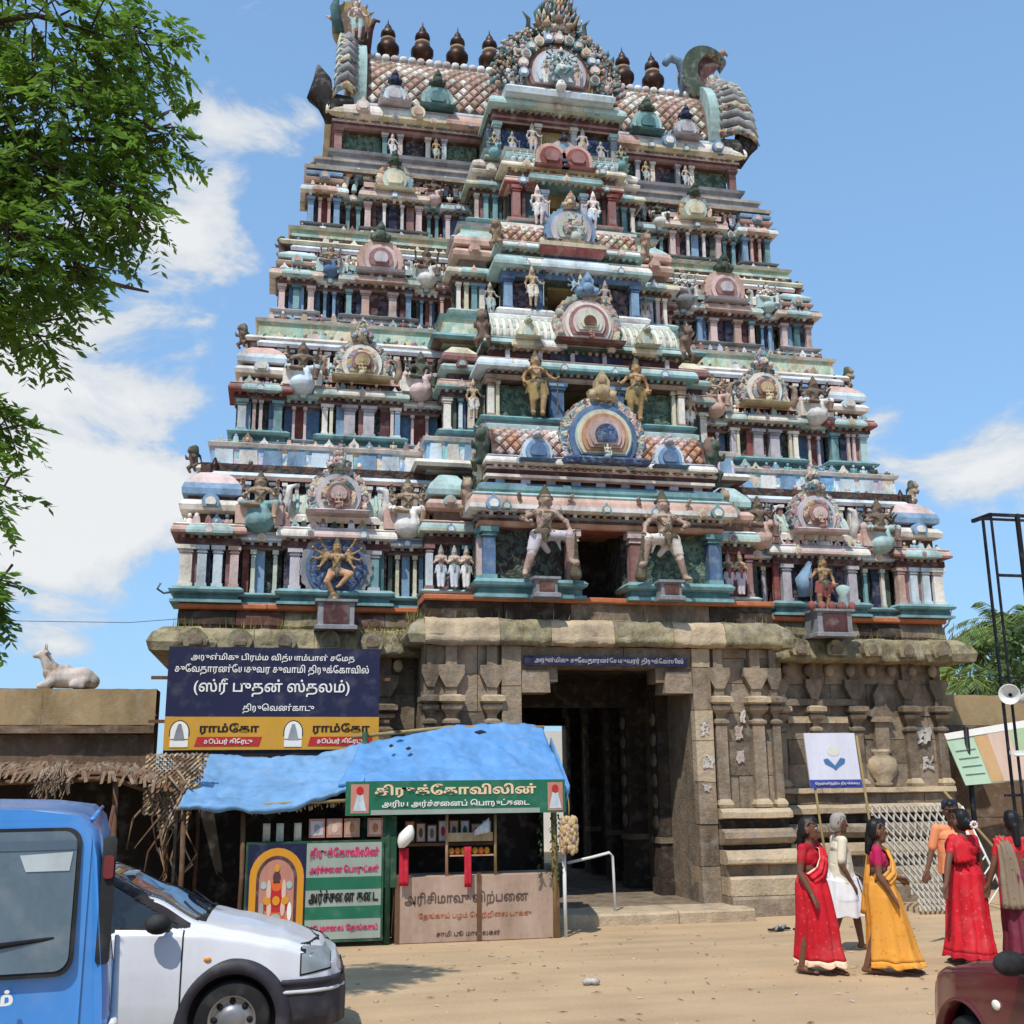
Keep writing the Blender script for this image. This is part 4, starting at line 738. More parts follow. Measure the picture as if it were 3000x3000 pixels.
# the great central gable and its storey
for s in (-1, 1):
    a, b = sorted((s * 1.5, s * .45)); relief(a, b, 2.82, 15.0, 15.6, 'relief_blue', depth=.04)
    pillar(s * 1.3, 2.66, 14.9, 15.7, .14, 'grey', 'mint'); pillar(s * .4, 2.66, 14.95, 15.75, .12, 'tan', 'cream', 'door_post')
    link('figurine', figure('standing' if s < 0 else 'standing_m', white='pink', flesh='mauve'), T, Vector((s * .55, 2.56, 14.95)) - T.location, scale=.72)
    link('figurine', figure('seated', white='turq', flesh='dgreen'), T, Vector((s * 1.4, 2.52, 14.85)) - T.location, scale=.62)
    link('figurine', figure('standing', white='mauve', flesh='grey'), T, Vector((s * .98, 2.6, 14.9)) - T.location, scale=.55)
cbase(1.5, .36, 2.66, 14.8, 15.0, 'mint', 'white')
one('beam', lambda b: b.ring(-1.36, 1.36, 2.68, 3.4, [(0, 15.7, 'tan'), (.03, 15.73, 'maroon'), (.04, 15.8, 'rose'), (.06, 15.84, 'maroon'), (.06, 15.96, 'darkred')], 'maroon'))
kapota(-1.32, 1.32, 2.62, 3.6, 15.94, 16.24, .3, 'cream', 'palegreen', [(-1.32, -.7, 'mint'), (.75, 1.32, 'mint')])
g = gable(0, 2.66, 16.8, [(1.2, 'carving'), (1.0, 'carving_fine'), (.84, 'carving'), (.74, 'tan'), (.66, 'rose'), (.6, 'mauve'), (.5, 'paleblue')], lobes=21, crest=0, step=.06, bottom=-26, name='great_gable')
go_ = world_of(g).translation
for i in range(15):
    a = R(-18 + 216 * i / 14)
    link('figurine', figure(['lion', 'seated', 'attendant'][i % 3], flesh=['tan', 'grey', 'mint'][i % 3], white=['turq', 'pink', 'mauve'][i % 3]), g, Vector((1.08 * math.cos(a), 2.36, 16.64 + 1.05 * math.sin(a))) - go_, (0, R(90) - a if i % 3 == 0 else 0, 0), .36)
for i in range(13):
    a = R(-10 + 200 * i / 12); link('rosette', KUDU[i % 5], g, Vector((.8 * math.cos(a), 2.28, 16.78 + .8 * math.sin(a))) - go_, scale=.7)
link('figurine', figure('dancer', white='mint', flesh='teal', gold='white'), g, Vector((0, 2.1, 16.36)) - go_, scale=.95)
link('figurine', figure('attendant', white='white', flesh='mauve'), g, Vector((-.34, 2.14, 16.4)) - go_, scale=.6); link('figurine', figure('attendant', white='pink', flesh='mauve'), g, Vector((.36, 2.14, 16.4)) - go_, scale=.6)
k = MB()                      # flame crest and kirtimukha that crown the gable
CF = ['carving_fine', 'carving', 'dgreen', 'grey', 'carving_fine', 'teal', 'tan']
for q in range(84):
    a = R(-14 + 208 * q / 83); r0 = 1.19 + .04 * math.sin(q * 2.1); l = .12 + .07 * math.sin(q * 1.7); bx, bz = r0 * math.cos(a) * (1.12 - .1 * math.sin(a)), 16.8 + r0 * math.sin(a)
    k.tube([(bx, 2.52, bz), (bx + l * .6 * math.cos(a) - .03 * math.sin(a), 2.46, bz + l * .6 * math.sin(a)), (bx + l * math.cos(a + .5), 2.44, bz + l * math.sin(a + .5))], [.075, .055, .01], CF[q % 7], 6)
for q in range(230):           # crowded carving between the rings
    a = R(rnd.uniform(-16, 196)); r0 = rnd.uniform(.86, 1.22); w = rnd.uniform(.025, .06); k.ball((r0 * 1.06 * math.cos(a), 2.36 + rnd.uniform(-.05, .08), 16.8 + r0 * math.sin(a)), (w, w * .8, w * rnd.uniform(.8, 1.6)), rnd.choice(CF + ['mauve', 'paleblue', 'salmon']), 6, 4)
for z, w, d in ((17.98, .42, .26), (18.14, .38, .26), (18.3, .32, .24), (18.46, .26, .22), (18.6, .18, .18)):
    k.lathe(0, 2.5, [(w * .8, z - .12), (w, z - .05), (w * 1.02, z + .04), (w * .7, z + .1)], 'carving_fine', 12, sy=.6)
    for q in range(9):
        x = (q - 4) * w / 4; k.tube([(x, 2.34, z - .02), (x * 1.15, 2.26, z + .08), (x * 1.22 + .02, 2.25, z + .18)], [.06, .04, .01], CF[(q + int(z * 7)) % 7], 6)
for q in (-1, 1):
    k.tube([(q * .42, 2.5, 17.8), (q * .64, 2.48, 17.94), (q * .63, 2.46, 18.18), (q * .76, 2.45, 18.34)], [.1, .08, .05, .012], 'dgreen', 7); k.tube([(q * .36, 2.5, 18.1), (q * .44, 2.45, 18.36), (q * .38, 2.42, 18.55)], [.1, .08, .015], 'teal', 7)
    k.ball((q * .13, 2.3, 18.22), (.07, .06, .06), 'cream', 7, 5); k.ball((q * .26, 2.3, 18.0), (.11, .09, .08), 'tan', 7, 5)
k.ball((0, 2.26, 18.1), (.11, .1, .13), 'brown', 8, 6); k.lathe(0, 2.5, [(.14, 18.6), (.1, 18.68), (.12, 18.72), (.05, 18.82), (.01, 18.95)], 'carving_fine', 8)
k.build('flame_crest', g)
for kk, b in ORN.items(): tag(b.build('stucco_ornament', T), kind='stuff')
# ---------------------------------------------------------------- statues standing on the tower
mat('greypink', (178, 152, 138), amount=.85, scale=3, bump=.6); mat('bronze', (176, 140, 100), amount=.8, scale=3, bump=.5); mat('crown', (92, 84, 66), amount=.6, scale=3, bump=.6)
def statue(pose, x, y, z, h, label, rz=0, group=None, name='statue', wide=1.0, **mp):
    t = thing(name, label, 'statue', (x, y, z), R(rz), group); link('body', figure(pose, **mp), t, scale=(h * wide, h * wide, h)); return t
def with_plinth(t, w, h, m='grey', m2='brown'):
    b = MB(); b.ring(-w, w, -w, w, [(.05, -h), (.05, -h + .06), (0, -h + .08), (0, -.06), (.05, -.04), (.05, 0)], m); b.box(-w * .7, w * .7, -w - .02, -w + .02, -h + .1, -.08, m2); b.build('plinth', t, local=True); return t
g1 = statue('guardian', -1.12, -.2, 5.3, 1.62, 'large bare-chested guardian statue with one knee raised left of the lowest tower doorway', wide=1.18, flesh='greypink', white='mauve', dark='dark', gold='crown')
with_plinth(g1, .18, .34, 'grey', 'darkred')
g2 = statue('guardian_m', 1.06, -.2, 5.3, 1.62, 'large bare-chested guardian statue with one knee raised right of the lowest tower doorway', wide=1.18, flesh='greypink', white='cream', dark='dark', gold='crown')
with_plinth(g2, .18, .34, 'grey', 'darkred')
statue('standing', -1.02, .55, 8.42, 1.2, 'golden statue leaning on a staff left of the second doorway', wide=1.2, flesh='bronze', white='ochre', gold='crown')
statue('standing_m', .86, .55, 8.42, 1.18, 'golden statue standing right of the second doorway', wide=1.2, flesh='bronze', white='ochre', gold='crown')
statue('standing', -.86, 1.45, 10.95, .82, 'slim pale gold statue left of the third opening above the ribbed barrel roof', flesh='tan', white='cream', gold='gold')
statue('dancer', .1, 1.4, 10.95, .74, 'blue statue of many arms standing on the pink ringed gable', flesh='sky', white='blue', gold='yellow')
statue('standing_m', .62, 1.5, 10.9, .72, 'small brown statue right of the third opening', flesh='tan', white='carving', gold='grey')
statue('standing', -.6, 1.95, 12.98, .86, 'pale statue in white skirt left of the fourth opening', flesh='pink', white='white', gold='cream')
statue('standing_m', .56, 1.95, 12.98, .84, 'pale statue in light blue skirt right of the fourth opening', flesh='pink', white='paleblue', gold='cream')
statue('seated', .08, 1.6, 12.56, .7, 'small grey deity seated on the red and yellow throne', flesh='grey', white='palegreen', gold='tan')
# many-armed figure before a blue halo, left
d = statue('dancer', -4.52, .82, 4.98, 1.12, 'many-armed dancing statue in front of a round blue halo on the lowest storey', wide=1.05, flesh='bronze', white='orange', gold='crown')
with_plinth(d, .3, .5, 'grey', 'maroon')
hb = MB(); ring = lambda r, lb: [(r * (1 + .06 * abs(math.sin(lb * R(a) / 2))) * math.cos(R(a)), .62 + r * (1 + .06 * abs(math.sin(lb * R(a) / 2))) * math.sin(R(a))) for a in range(0, 360, 4)]
hb.prism(ring(.6, 22), .14, .24, 'grey'); hb.prism(ring(.52, 0), .11, .2, 'blue'); hb.prism(ring(.44, 16), .08, .2, 'relief_blue'); hb.build('halo', d, local=True)
d2 = statue('standing_m', 4.5, .82, 5.0, 1.05, 'standing statue with blue cloak and green pedestal on the lowest storey at right', wide=1.2, flesh='bronze', white='red', gold='crown')
with_plinth(d2, .34, .5, 'grey', 'maroon')
b = MB(); b.tube([(-.32, .1, .3), (-.36, .05, .6), (-.2, .1, .95)], [.14, .17, .05], 'sky', 8); b.build('cloak', d2, local=True); b = MB(); b.lathe(.36, -.05, [(.09, 0), (.13, .1), (.08, .3), (.16, .45), (.05, .5)], 'mint', 8); b.build('green_stand', d2, local=True)
for q in range(5): bb = MB(); bb.ball((-.4 + q * .2, -.28, .06), (.09, .06, .1), 'red', 6, 4); bb.build('flower', d2, local=True)
for i, (x, a) in enumerate(((-2.78, 'leftmost'), (-2.55, 'middle'), (-2.34, 'rightmost'))):
    statue('attendant', x, .42, 5.2, .72, '%s of three attendant figures with joined hands left of the central bay' % a, group='attendant figures left of the central bay', flesh='flesh', white='paleblue' if i < 2 else 'white', gold='grey')
for i, (x, fl, wh, lb) in enumerate(((2.45, 'carving', 'mauve', 'pale mauve attendant figure right of the central bay'), (2.68, 'gold', 'mauve', 'golden attendant figure beside a red drape right of the central bay'))):
    statue('attendant', x, .42, 5.2, .78, lb, group='attendant figures right of the central bay', flesh=fl, white=wh, gold='red')
# seated figures between the pavilions
SEATED = [(-5.85, .98, 6.32, 1.0, 'turq', 'tan', 'large seated statue with turquoise drapery on the left above the lowest storey'),
          (-3.3, .98, 6.32, 1.0, 'white', 'tan', 'seated statue with white and mint drapery beside the left round gable'),
          (5.85, .98, 6.32, 1.0, 'mint', 'brown', 'large seated statue with green drapery on the right above the lowest storey'),
          (3.35, .98, 6.32, .95, 'salmon', 'brown', 'seated brown statue with salmon drapery right of the central porch'),
          (-5.2, 1.92, 9.2, .95, 'paleblue', 'brown', 'seated grey blue statue with dark arms on the left of the second storey'),
          (-2.98, 1.92, 9.2, .9, 'pink', 'dgreen', 'seated statue with pink drapery left of the central bay on the second storey'),
          (5.2, 1.92, 9.2, .95, 'white', 'brown', 'seated statue with bright white drapery on the right of the second storey'),
          (2.98, 1.92, 9.2, .85, 'salmon', 'tan', 'seated statue with salmon drapery right of the central bay on the second storey'),
          (-4.72, 2.78, 11.95, .66, 'blue', 'tan', 'small seated statue with blue robe on the left of the third storey'),
          (-2.78, 2.72, 11.9, .8, 'white', 'brown', 'seated brown statue with white robe left of the small kiosk on the third storey'),
          (4.72, 2.78, 11.95, .66, 'mint', 'cream', 'small seated statue with mint robe on the right of the third storey'),
          (2.78, 2.72, 11.9, .8, 'grey', 'white', 'seated black and white statue right of the small kiosk on the third storey'),
          (-2.55, 3.42, 14.1, .62, 'pink', 'darkred', 'small seated dark red statue on the left of the fourth storey'),
          (2.55, 3.42, 14.1, .62, 'white', 'dark', 'small seated dark statue on the right of the fourth storey')]
for x, y, z, h, c1, c2, lb in SEATED: statue('seated', x, y, z, h * 1.12, lb, group='seated statues between the tower pavilions', wide=1.3, white=c1, flesh=c2, gold='crown')
statue('standing', -2.1, .3, 6.85, 1.0, 'yellow statue standing at the left edge of the orange tiled porch roof', flesh='gold', white='yellow')
for s, nm in ((-1, 'left'), (1, 'right')):
    statue('lion', s * 2.12, .1, 7.2, 1.0, 'dark rearing lion beast at the %s end of the orange tiled porch roof' % nm, group='rearing beasts at the roof ends', name='lion_statue', flesh='dgreen', dark='brown', rz=s * 25)
    statue('lion', s * 2.35, .25, 6.42, .85, 'grey green lion beast above the mint ledge on the %s' % nm, group='rearing beasts at the roof ends', name='lion_statue', flesh='tan', dark='dgreen', rz=s * 10)
    statue('lion', s * 1.98, .75, 9.75, .9, 'brown rearing lion beast at the %s end of the cream ribbed roof' % nm, group='rearing beasts at the roof ends', name='lion_statue', flesh='brown', dark='dark', rz=s * 25)
    statue('lion', s * 1.55, 1.6, 12.2, .75, 'small tan lion beast at the %s end of the upper tiled roof' % nm, group='rearing beasts at the roof ends', name='lion_statue', flesh='tan', dark='brown', rz=s * 25)
    statue('standing' if s < 0 else 'standing_m', s * 2.1, 1.05, 8.45, .75, 'small white and tan figure on the ledge %s of the dark green panel' % nm, flesh='tan', white='white')
    statue('standing' if s < 0 else 'standing_m', s * 1.6, 1.95, 10.9, .7, 'small figure on the ledge at the %s end of the third storey opening' % nm, flesh='grey', white='mint' if s < 0 else 'white')
    for (x, y, z, h, w) in ((7.05, 1.6, 7.35, .6, 'lowest'), (6.35, 2.5, 10.1, .6, 'second'), (5.7, 3.2, 12.4, .55, 'third'), (5.1, 3.85, 14.55, .55, 'fourth')):
        statue('lion', s * x, y, z, h, 'small crouching beast on the outer %s corner above the %s storey' % (nm, w), group='corner beasts of the tower', name='lion_statue', flesh='brown' if s < 0 else 'tan', dark='dgreen', rz=s * 50)
# ---------------------------------------------------------------- stone gateway below the tower
G = thing('stone_gateway', 'weathered brown granite gateway with pilasters and a tall dark doorway', 'gateway', (0, 0, 0))
def gpart(name, fn, parent=None): mb = MB(); fn(mb); return mb.build(name, parent or G)
def rough(mb, amt, sc=1.5):
    mb.v = [tuple(Vector(p) + mnoise.noise_vector(Vector(p) * sc) * amt) for p in mb.v]; return mb
def slab(name, x0, x1, yf, yb, prof, m, amt=.012, step=.16, parent=None):
    """long moulded stone, lengthwise subdivided so that it can be worn unevenly"""
    n = max(1, int((x1 - x0) / step)); mb = MB(); P = []
    for i in range(n + 1):
        x = x0 + (x1 - x0) * i / n; P.append([(x, yf - o, z) for o, z in prof] + [(x, yb, prof[-1][1]), (x, yb, prof[0][1])])
    mb.grid(P, m, False, closed=True); k = len(P[0]); mb.add(P[0], [tuple(range(k))], m); mb.add(P[-1], [tuple(range(k - 1, -1, -1))], m)
    return rough(mb, amt, 2.2).build(name, parent or G)
def course(name, x0, x1, yf, yb, prof, m, amt=.012, L=1.0, ms=None):
    x = x0
    while x < x1 - .05:
        e = min(x1, x + L * rnd.uniform(.75, 1.3)); e = x1 if x1 - e < .3 else e
        j = rnd.uniform(-.012, .012); slab(name, x + .006, e - .006, yf + j, yb, prof, rnd.choice(ms) if ms else m, amt); x = e
STN = ['stone', 'stone', 'stone_dark', 'stone_light']
# solid body, with the passage left open
for s, a, b in both(3.05, 1.5): gpart('wall_core', lambda k: k.box(a, b, .14, 9.0, -.3, 4.6, 'stone_dark'))
for s, a, b in both(7.0, 3.05): gpart('wall_core', lambda k: k.box(a, b, 1.36, 9.0, -.3, 4.6, 'stone_dark'))
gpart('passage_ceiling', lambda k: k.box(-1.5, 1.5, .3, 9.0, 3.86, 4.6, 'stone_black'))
gpart('passage_floor', lambda k: k.box(-1.5, 1.5, -.05, 9.0, -.3, .03, 'stone_dark'))
# passage: pilasters and thresholds
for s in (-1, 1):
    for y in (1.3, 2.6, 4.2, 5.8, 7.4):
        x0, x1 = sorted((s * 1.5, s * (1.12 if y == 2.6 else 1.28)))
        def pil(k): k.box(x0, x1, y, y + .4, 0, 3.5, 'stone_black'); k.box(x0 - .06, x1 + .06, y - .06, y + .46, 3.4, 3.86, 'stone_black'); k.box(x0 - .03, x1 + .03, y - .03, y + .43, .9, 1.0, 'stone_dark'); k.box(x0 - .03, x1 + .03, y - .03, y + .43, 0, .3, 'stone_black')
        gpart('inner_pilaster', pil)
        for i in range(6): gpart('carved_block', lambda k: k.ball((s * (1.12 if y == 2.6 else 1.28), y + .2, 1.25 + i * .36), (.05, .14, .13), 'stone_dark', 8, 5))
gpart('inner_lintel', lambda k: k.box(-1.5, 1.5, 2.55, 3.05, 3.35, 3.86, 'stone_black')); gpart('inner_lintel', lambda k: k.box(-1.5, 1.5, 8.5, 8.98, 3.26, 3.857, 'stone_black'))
# door frame of the front
for s, a, b in both(1.82, 1.5):
    z = -.25
    while z < 4.1:
        h = rnd.uniform(.5, .95); h = h if z + h < 3.9 else 4.18 - z
        q = MB(); q.box(a, b, -.04 + rnd.uniform(-.012, .012), .5, z + .006, z + h - .006, 'stone' if s < 0 else rnd.choice(STN)); rough(q, .012, 3).build('jamb_stone', G); z += h
    def corb(k): k.box(s * 1.5 - (0 if s > 0 else -.0), s * 1.0, -.02, .5, 3.42, 3.78, 'stone', .02, .0)
    gpart('corbel', corb); gpart('corbel', lambda k: k.box(s * 1.5, s * .86, .04, .5, 3.6, 3.86, 'stone_dark'))
course('lintel_stone', -1.5, 1.5, .02, .5, [(0, 3.84), (0.02, 4.18)], 'stone_dark', .01, 1.5)
# plinth courses (adhisthana): central projections, then wings
ADH = [([(.55, -.3), (.55, .12), (.52, .16)], 'stone', 1.2), ([(.5, .17), (.5, .42), (.46, .45)], 'stone_light', 1.1), ([(.3, .46), (.3, .62)], 'stone_dark', .9),
       ([(.36, .63), (.42, .66), (.42, .72), (.36, .84), (.3, .86)], 'stone_light', 1.3), ([(.14, .87), (.14, .93)], 'stone_black', 2), ([(.2, .94), (.3, .98), (.34, 1.05), (.32, 1.14), (.2, 1.19)], 'stone', 1.4),
       ([(.08, 1.2), (.08, 1.34)], 'stone_black', 1.6), ([(.14, 1.35), (.26, 1.37), (.26, 1.46), (.16, 1.52)], 'stone_light', 1.2), ([(.06, 1.53), (.06, 1.7)], 'stone_dark', 1.0), ([(.1, 1.71), (.16, 1.73), (.14, 1.82)], 'stone_light', 1.3)]
for s, a, b in both(3.1, 1.83):
    for pr, m, L in ADH[:-2]: course('plinth_stone', a, b, 0.05, .6, pr, m, .014, L)
for s, a, b in both(7.05, 3.1):
    for pr, m, L in ADH: course('plinth_stone', a, b, 1.25, 1.9, pr, m, .016, L)
# walls between the pilasters, in courses of blocks
for s, a, b, y in [(s, a, b, y) for (p, q, y) in ((3.1, 1.83, .1), (7.05, 3.1, 1.3)) for s, a, b in both(p, q)]:
    z = 1.52 if y < 1 else 1.82
    while z < 4.15:
        h = min(rnd.uniform(.42, .62), 4.2 - z); x = a
        while x < b - .02:
            e = min(b, x + rnd.uniform(.45, .9)); e = b if b - e < .25 else e
            q = MB(); q.box(x + .006, e - .006, y + rnd.uniform(-.012, .012), y + .4, z + .005, z + h - .005, rnd.choice(['stone', 'stone', 'stone_dark'])); rough(q, .008, 4).build('wall_stone', G); x = e
        z += h
def pilaster(x, y, z0, zc, w, top, m='stone'):
    mb = MB(); d = .1
    mb.ring(x - w * .6, x + w * .6, y - d * 1.4, y + .2, [(0, z0), (.02, z0 + .05), (.0, z0 + .1), (-.03, z0 + .14)], 'stone_light')
    n = 8
    mb.ring(x - w / 2, x + w / 2, y - d, y + .2, [(0, z0 + .1), (0, zc - .42)], m)
    mb.ring(x - w / 2, x + w / 2, y - d, y + .2, [(-.02, zc - .42), (.03, zc - .38), (.03, zc - .34), (-.03, zc - .3), (-.02, zc - .24), (.05, zc - .16), (.07, zc - .1), (.02, zc - .06)], m)
    mb.ring(x - w * .6, x + w * .6, y - d * 1.3, y + .2, [(.02, zc - .06), (.08, zc - .03), (.08, zc + .05), (0, zc + .08)], 'stone_light' if m == 'stone' else m)
    mb.ring(x - w * .42, x + w * .42, y - d * .8, y + .2, [(0, zc + .08), (0, top)], m)
    mb.prism([(x - w * 1.0, zc + .42), (x - w * .42, zc + .2), (x + w * .42, zc + .2), (x + w * 1.0, zc + .42), (x + w * 1.0, zc + .56), (x - w * 1.0, zc + .56)], y - d * 1.1, y + .1, m)
    return rough(mb, .006, 5).build('pilaster', G)
for s in (-1, 1):
    for x, w in ((1.98, .2), (2.66, .22)): pilaster(s * x, .08, 1.53, 3.3, w, 4.18, 'stone')
    pilaster(s * 3.0, .1, 1.53, 3.3, .14, 4.18, 'stone_dark')
    for x, w in ((3.62, .22), (5.18, .2), (6.28, .2), (6.92, .18), (4.35, .16)): pilaster(s * x, 1.28, 1.83, 3.22, w, 4.1, rnd.choice(['stone', 'stone_dark']))
    # pot and pilaster between the wing pilasters
    def pot(k):
        cx = s * 5.68; k.lathe(cx, 1.3, [(.14, 1.83), (.2, 1.87), (.15, 1.92), (.27, 2.04), (.31, 2.18), (.27, 2.32), (.15, 2.4), (.2, 2.44), (.2, 2.5)], 'stone_light', 14, sy=.6)
        k.box(cx - .14, cx + .14, 1.2, 1.4, 2.5, 3.0, 'stone'); k.box(cx - .22, cx + .22, 1.14, 1.4, 3.0, 3.1, 'stone', .03); k.prism([(cx - .26, 3.1), (cx + .26, 3.1), (cx + .12, 3.3), (cx + .14, 3.5), (cx, 3.72), (cx - .14, 3.5), (cx - .12, 3.3)], 1.16, 1.4, 'stone_dark')
    gpart('carved_pot', pot)
    gpart('carved_frieze', lambda k: k.box(s * 3.7, s * 5.1, 1.2, 1.36, 3.3, 3.42, 'stone_dark')); gpart('carved_frieze', lambda k: k.box(s * 3.8, s * 5.0, 1.2, 1.36, 2.98, 3.1, 'stone_light'))
    for i in range(9):
        gpart('bracket_carving', lambda k: k.ball((s * (3.4 + i * .43), 1.2, 3.95), (.1, .08, .12), rnd.choice(STN), 7, 5))
# heavy eroded eaves in separate stones
def eave(x0, x1, yf, yb, z0, z1, out, moss=True):
    x = x0; out *= .9
    while x < x1 - .05:
        e = min(x1, x + rnd.uniform(.7, 1.3)); e = x1 if x1 - e < .35 else e; n = max(3, int((e - x) / .045)); h = z1 - z0; P = []
        pr = [(0, z0 + .02), (out * .6, z0 - .02), (out, z0 + .03), (out * 1.04, z0 + .14 * h), (out * 1.04, z0 + .26 * h), (out * .98, z0 + .32 * h), (out * .99, z0 + .5 * h), (out * .92, z0 + .66 * h), (out * .9, z0 + .74 * h), (out * .78, z0 + .86 * h), (out * .55, z0 + .95 * h), (out * .3, z1), (-.1, z1 + .01)]
        for i in range(n + 1):
            u = x + .004 + (e - x - .008) * i / n
            row = []
            for o, z in pr:
                q = Vector((u, yf - o, z)); nn = mnoise.fractal(q * 2.6, 1, 2, 4); row.append((q.x, q.y - nn * .04 - .02 * mnoise.noise(q * 9), q.z + mnoise.noise(q * 3.1 + Vector((5, 0, 0))) * .025 + .012 * mnoise.noise(q * 11)))
            row += [(u, yb, z1), (u, yb, z0)]; P.append(row)
        mb = MB(); mb.grid(P, 'stone_moss' if rnd.random() < .75 else 'stone_light', True, closed=True); k = len(P[0]); mb.add(P[0], [tuple(range(k))], 'stone'); mb.add(P[-1], [tuple(range(k - 1, -1, -1))], 'stone')
        o = mb.build('eave_stone', G); md = o.modifiers.new('e', 'EDGE_SPLIT'); md.split_angle = R(50); x = e
eave(-3.12, 3.12, .1, .7, 4.2, 4.64, .32)
for s, a, b in both(7.1, 3.05): eave(a, b, 1.2, 1.8, 4.08, 4.54, .42)
for s in (-1, 1):        # returns of the eave at the ends
    mb = MB(); mb.ring(s * 7.0 - .1, s * 7.0 + .1, 1.2, 8.5, [(.1, 4.08), (.4, 4.1), (.44, 4.25), (.36, 4.42), (.2, 4.54)], 'stone_moss'); rough(mb, .05).build('eave_stone', G)
    mb = MB(); mb.ring(s * 3.05 - .05, s * 3.05 + .05, .12, 1.2, [(.05, 4.2), (.26, 4.2), (.3, 4.34), (.24, 4.5), (.1, 4.62)], 'stone_moss'); rough(mb, .05).build('eave_stone', G)
    for i in range(5):   # worn shell niches on the wing eaves
        x = s * (3.9 + i * .72); mb = MB(); mb.prism([(x + .19 * math.cos(R(a)), 4.28 + .2 * math.sin(R(a))) for a in range(-30, 211, 20)], .68, .9, 'stone_moss'); mb.prism([(x + .11 * math.cos(R(a)), 4.27 + .12 * math.sin(R(a))) for a in range(-30, 211, 30)], .655, .7, 'stone_dark'); rough(mb, .03, 4).build('shell_niche', G)
course('ledge_stone', -3.1, 3.1, .12, .9, [(.02, 4.62), (.0, 4.94)], 'stone_dark', .03, 1.1, ['stone_dark', 'stone_moss', 'stone_black'])
course('terracotta_edge', -3.12, 3.12, .1, .9, [(.04, 4.94), (.07, 4.96), (.07, 5.02), (.02, 5.04)], 'terracotta', .008, 1.6)
for s, a, b in both(7.1, 3.1):
    course('ledge_stone', a, b, 1.1, 1.9, [(.06, 4.52), (.1, 4.58), (.08, 4.72), (.0, 4.86)], 'stone_dark', .05, .8, ['stone_dark', 'stone_black', 'darkred', 'stone_moss']); course('terracotta_edge', a, b, 1.05, 1.9, [(.06, 4.84), (.1, 4.86), (.1, 4.92), (.03, 4.95)], 'terracotta', .008, 1.5)
# step in front of the doorway
course('door_step', -1.15, 2.0, -.95, .0, [(.0, -.4), (0, .0), (-.04, .03)], 'stone_light', .01, 1.6)
# papers pasted on the stones
LB = ['torn white notice pasted high on the right door jamb', 'crumpled pale notice pasted at mid height on the right door jamb', 'small faded notice low on the right door jamb', 'upper of two pinkish notices between the front pilasters', 'lower of two pinkish notices between the front pilasters', 'small torn strip of paper hanging below the first right capital', 'large torn white poster scrap near the right wall corner', 'faded grey poster scrap low near the right wall corner']
for i, (x, y, z, w, h) in enumerate(((1.66, -.06, 2.82, .15, .19), (1.7, -.06, 2.28, .18, .2), (1.66, -.06, 1.86, .13, .1), (2.32, .072, 2.75, .13, .2), (2.33, .072, 2.36, .13, .2), (2.42, .07, 3.05, .1, .2), (6.55, 1.262, 2.75, .28, .27), (6.6, 1.262, 2.25, .2, .22))):
    p = MB(); n = 9; vs = {}
    for j in range(n + 1):
        for k in range(n + 1):
            u, v = j / n - .5, k / n - .5; e = 1 + .5 * mnoise.noise(Vector((u * 3 + i * 7, v * 3, 2))); vs[j, k] = (x + w * u * e, y - .004 - .012 * abs(mnoise.noise(Vector((u * 4, v * 4, i * 5)))) * (1 + 2 * abs(v)), z + h * v * e)
    for j in range(n):
        for k in range(n):
            if i in (3, 4) or mnoise.noise(Vector((j * .45 + i * 3.3, k * .45, 1.5))) > -.28: p.add([vs[j, k], vs[j + 1, k], vs[j + 1, k + 1], vs[j, k + 1]], [(0, 1, 2, 3)], 'paper' if i not in (3, 4) else 'paper_pink')
    tag(p.build('paper_notice'), LB[i], 'notice', 'notices pasted on the gateway')
# ---------------------------------------------------------------- signs and stalls
mat('board_navy', (30, 32, 62), rough=.5, amount=.25, bump=0); mat('board_yellow', (196, 144, 46), rough=.6, amount=.25, bump=0); mat('ink_white', (226, 222, 214), amount=.15, bump=0)
mat('ink_black', (30, 26, 26), amount=.1, bump=0); mat('ink_red', (176, 40, 44), amount=.15, bump=0); mat('ink_pink', (200, 50, 100), amount=.15, bump=0); mat('ink_cream', (226, 196, 160), amount=.2, bump=0)
mat('sign_green', (32, 104, 78), rough=.6, amount=.3, bump=0); mat('sign_grey', (150, 160, 150), rough=.6, amount=.3, bump=0); mat('print_orange', (212, 98, 40), amount=.2, bump=0); mat('print_gold', (206, 142, 40), amount=.25, bump=0)
mat('print_pale', (208, 176, 160), amount=.2, bump=0); mat('ink_faded', (92, 76, 70), amount=.5, bump=0); mat('board_faded', (176, 150, 132), rough=.85, amount=.6, bump=.1); mat('wood', (104, 76, 54), rough=.85, amount=.55); mat('wood_green', (40, 78, 56), rough=.8, amount=.5)
mat('bamboo', (150, 130, 86), rough=.7, amount=.4); mat('steel_white', (214, 214, 210), rough=.4, amount=.2, bump=0); mat('iron_black', (34, 34, 42), rough=.55, amount=.3, bump=.1, metal=.3); mat('cloth_red', (186, 34, 54), rough=.85, amount=.25, bump=.1)
mat('straw', (196, 170, 124), rough=.9, amount=.4); mat('thatch', (124, 100, 76), rough=.95, amount=.6, scale=4); mat('leaf_dark', (44, 70, 36), rough=.7, amount=.3, bump=0); mat('garland', (216, 120, 50), rough=.8, amount=.3)
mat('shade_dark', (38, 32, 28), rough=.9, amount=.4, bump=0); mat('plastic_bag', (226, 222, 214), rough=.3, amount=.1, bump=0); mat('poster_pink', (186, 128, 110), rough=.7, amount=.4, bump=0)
def tarp_mat(name, c):
    m = mat(name, c, rough=.6, amount=.45, scale=2.2, bump=.4, dist=.02, spec=.5); return m
tarp_mat('tarp_blue', (90, 144, 200)); tarp_mat('tarp_pale', (104, 150, 194))
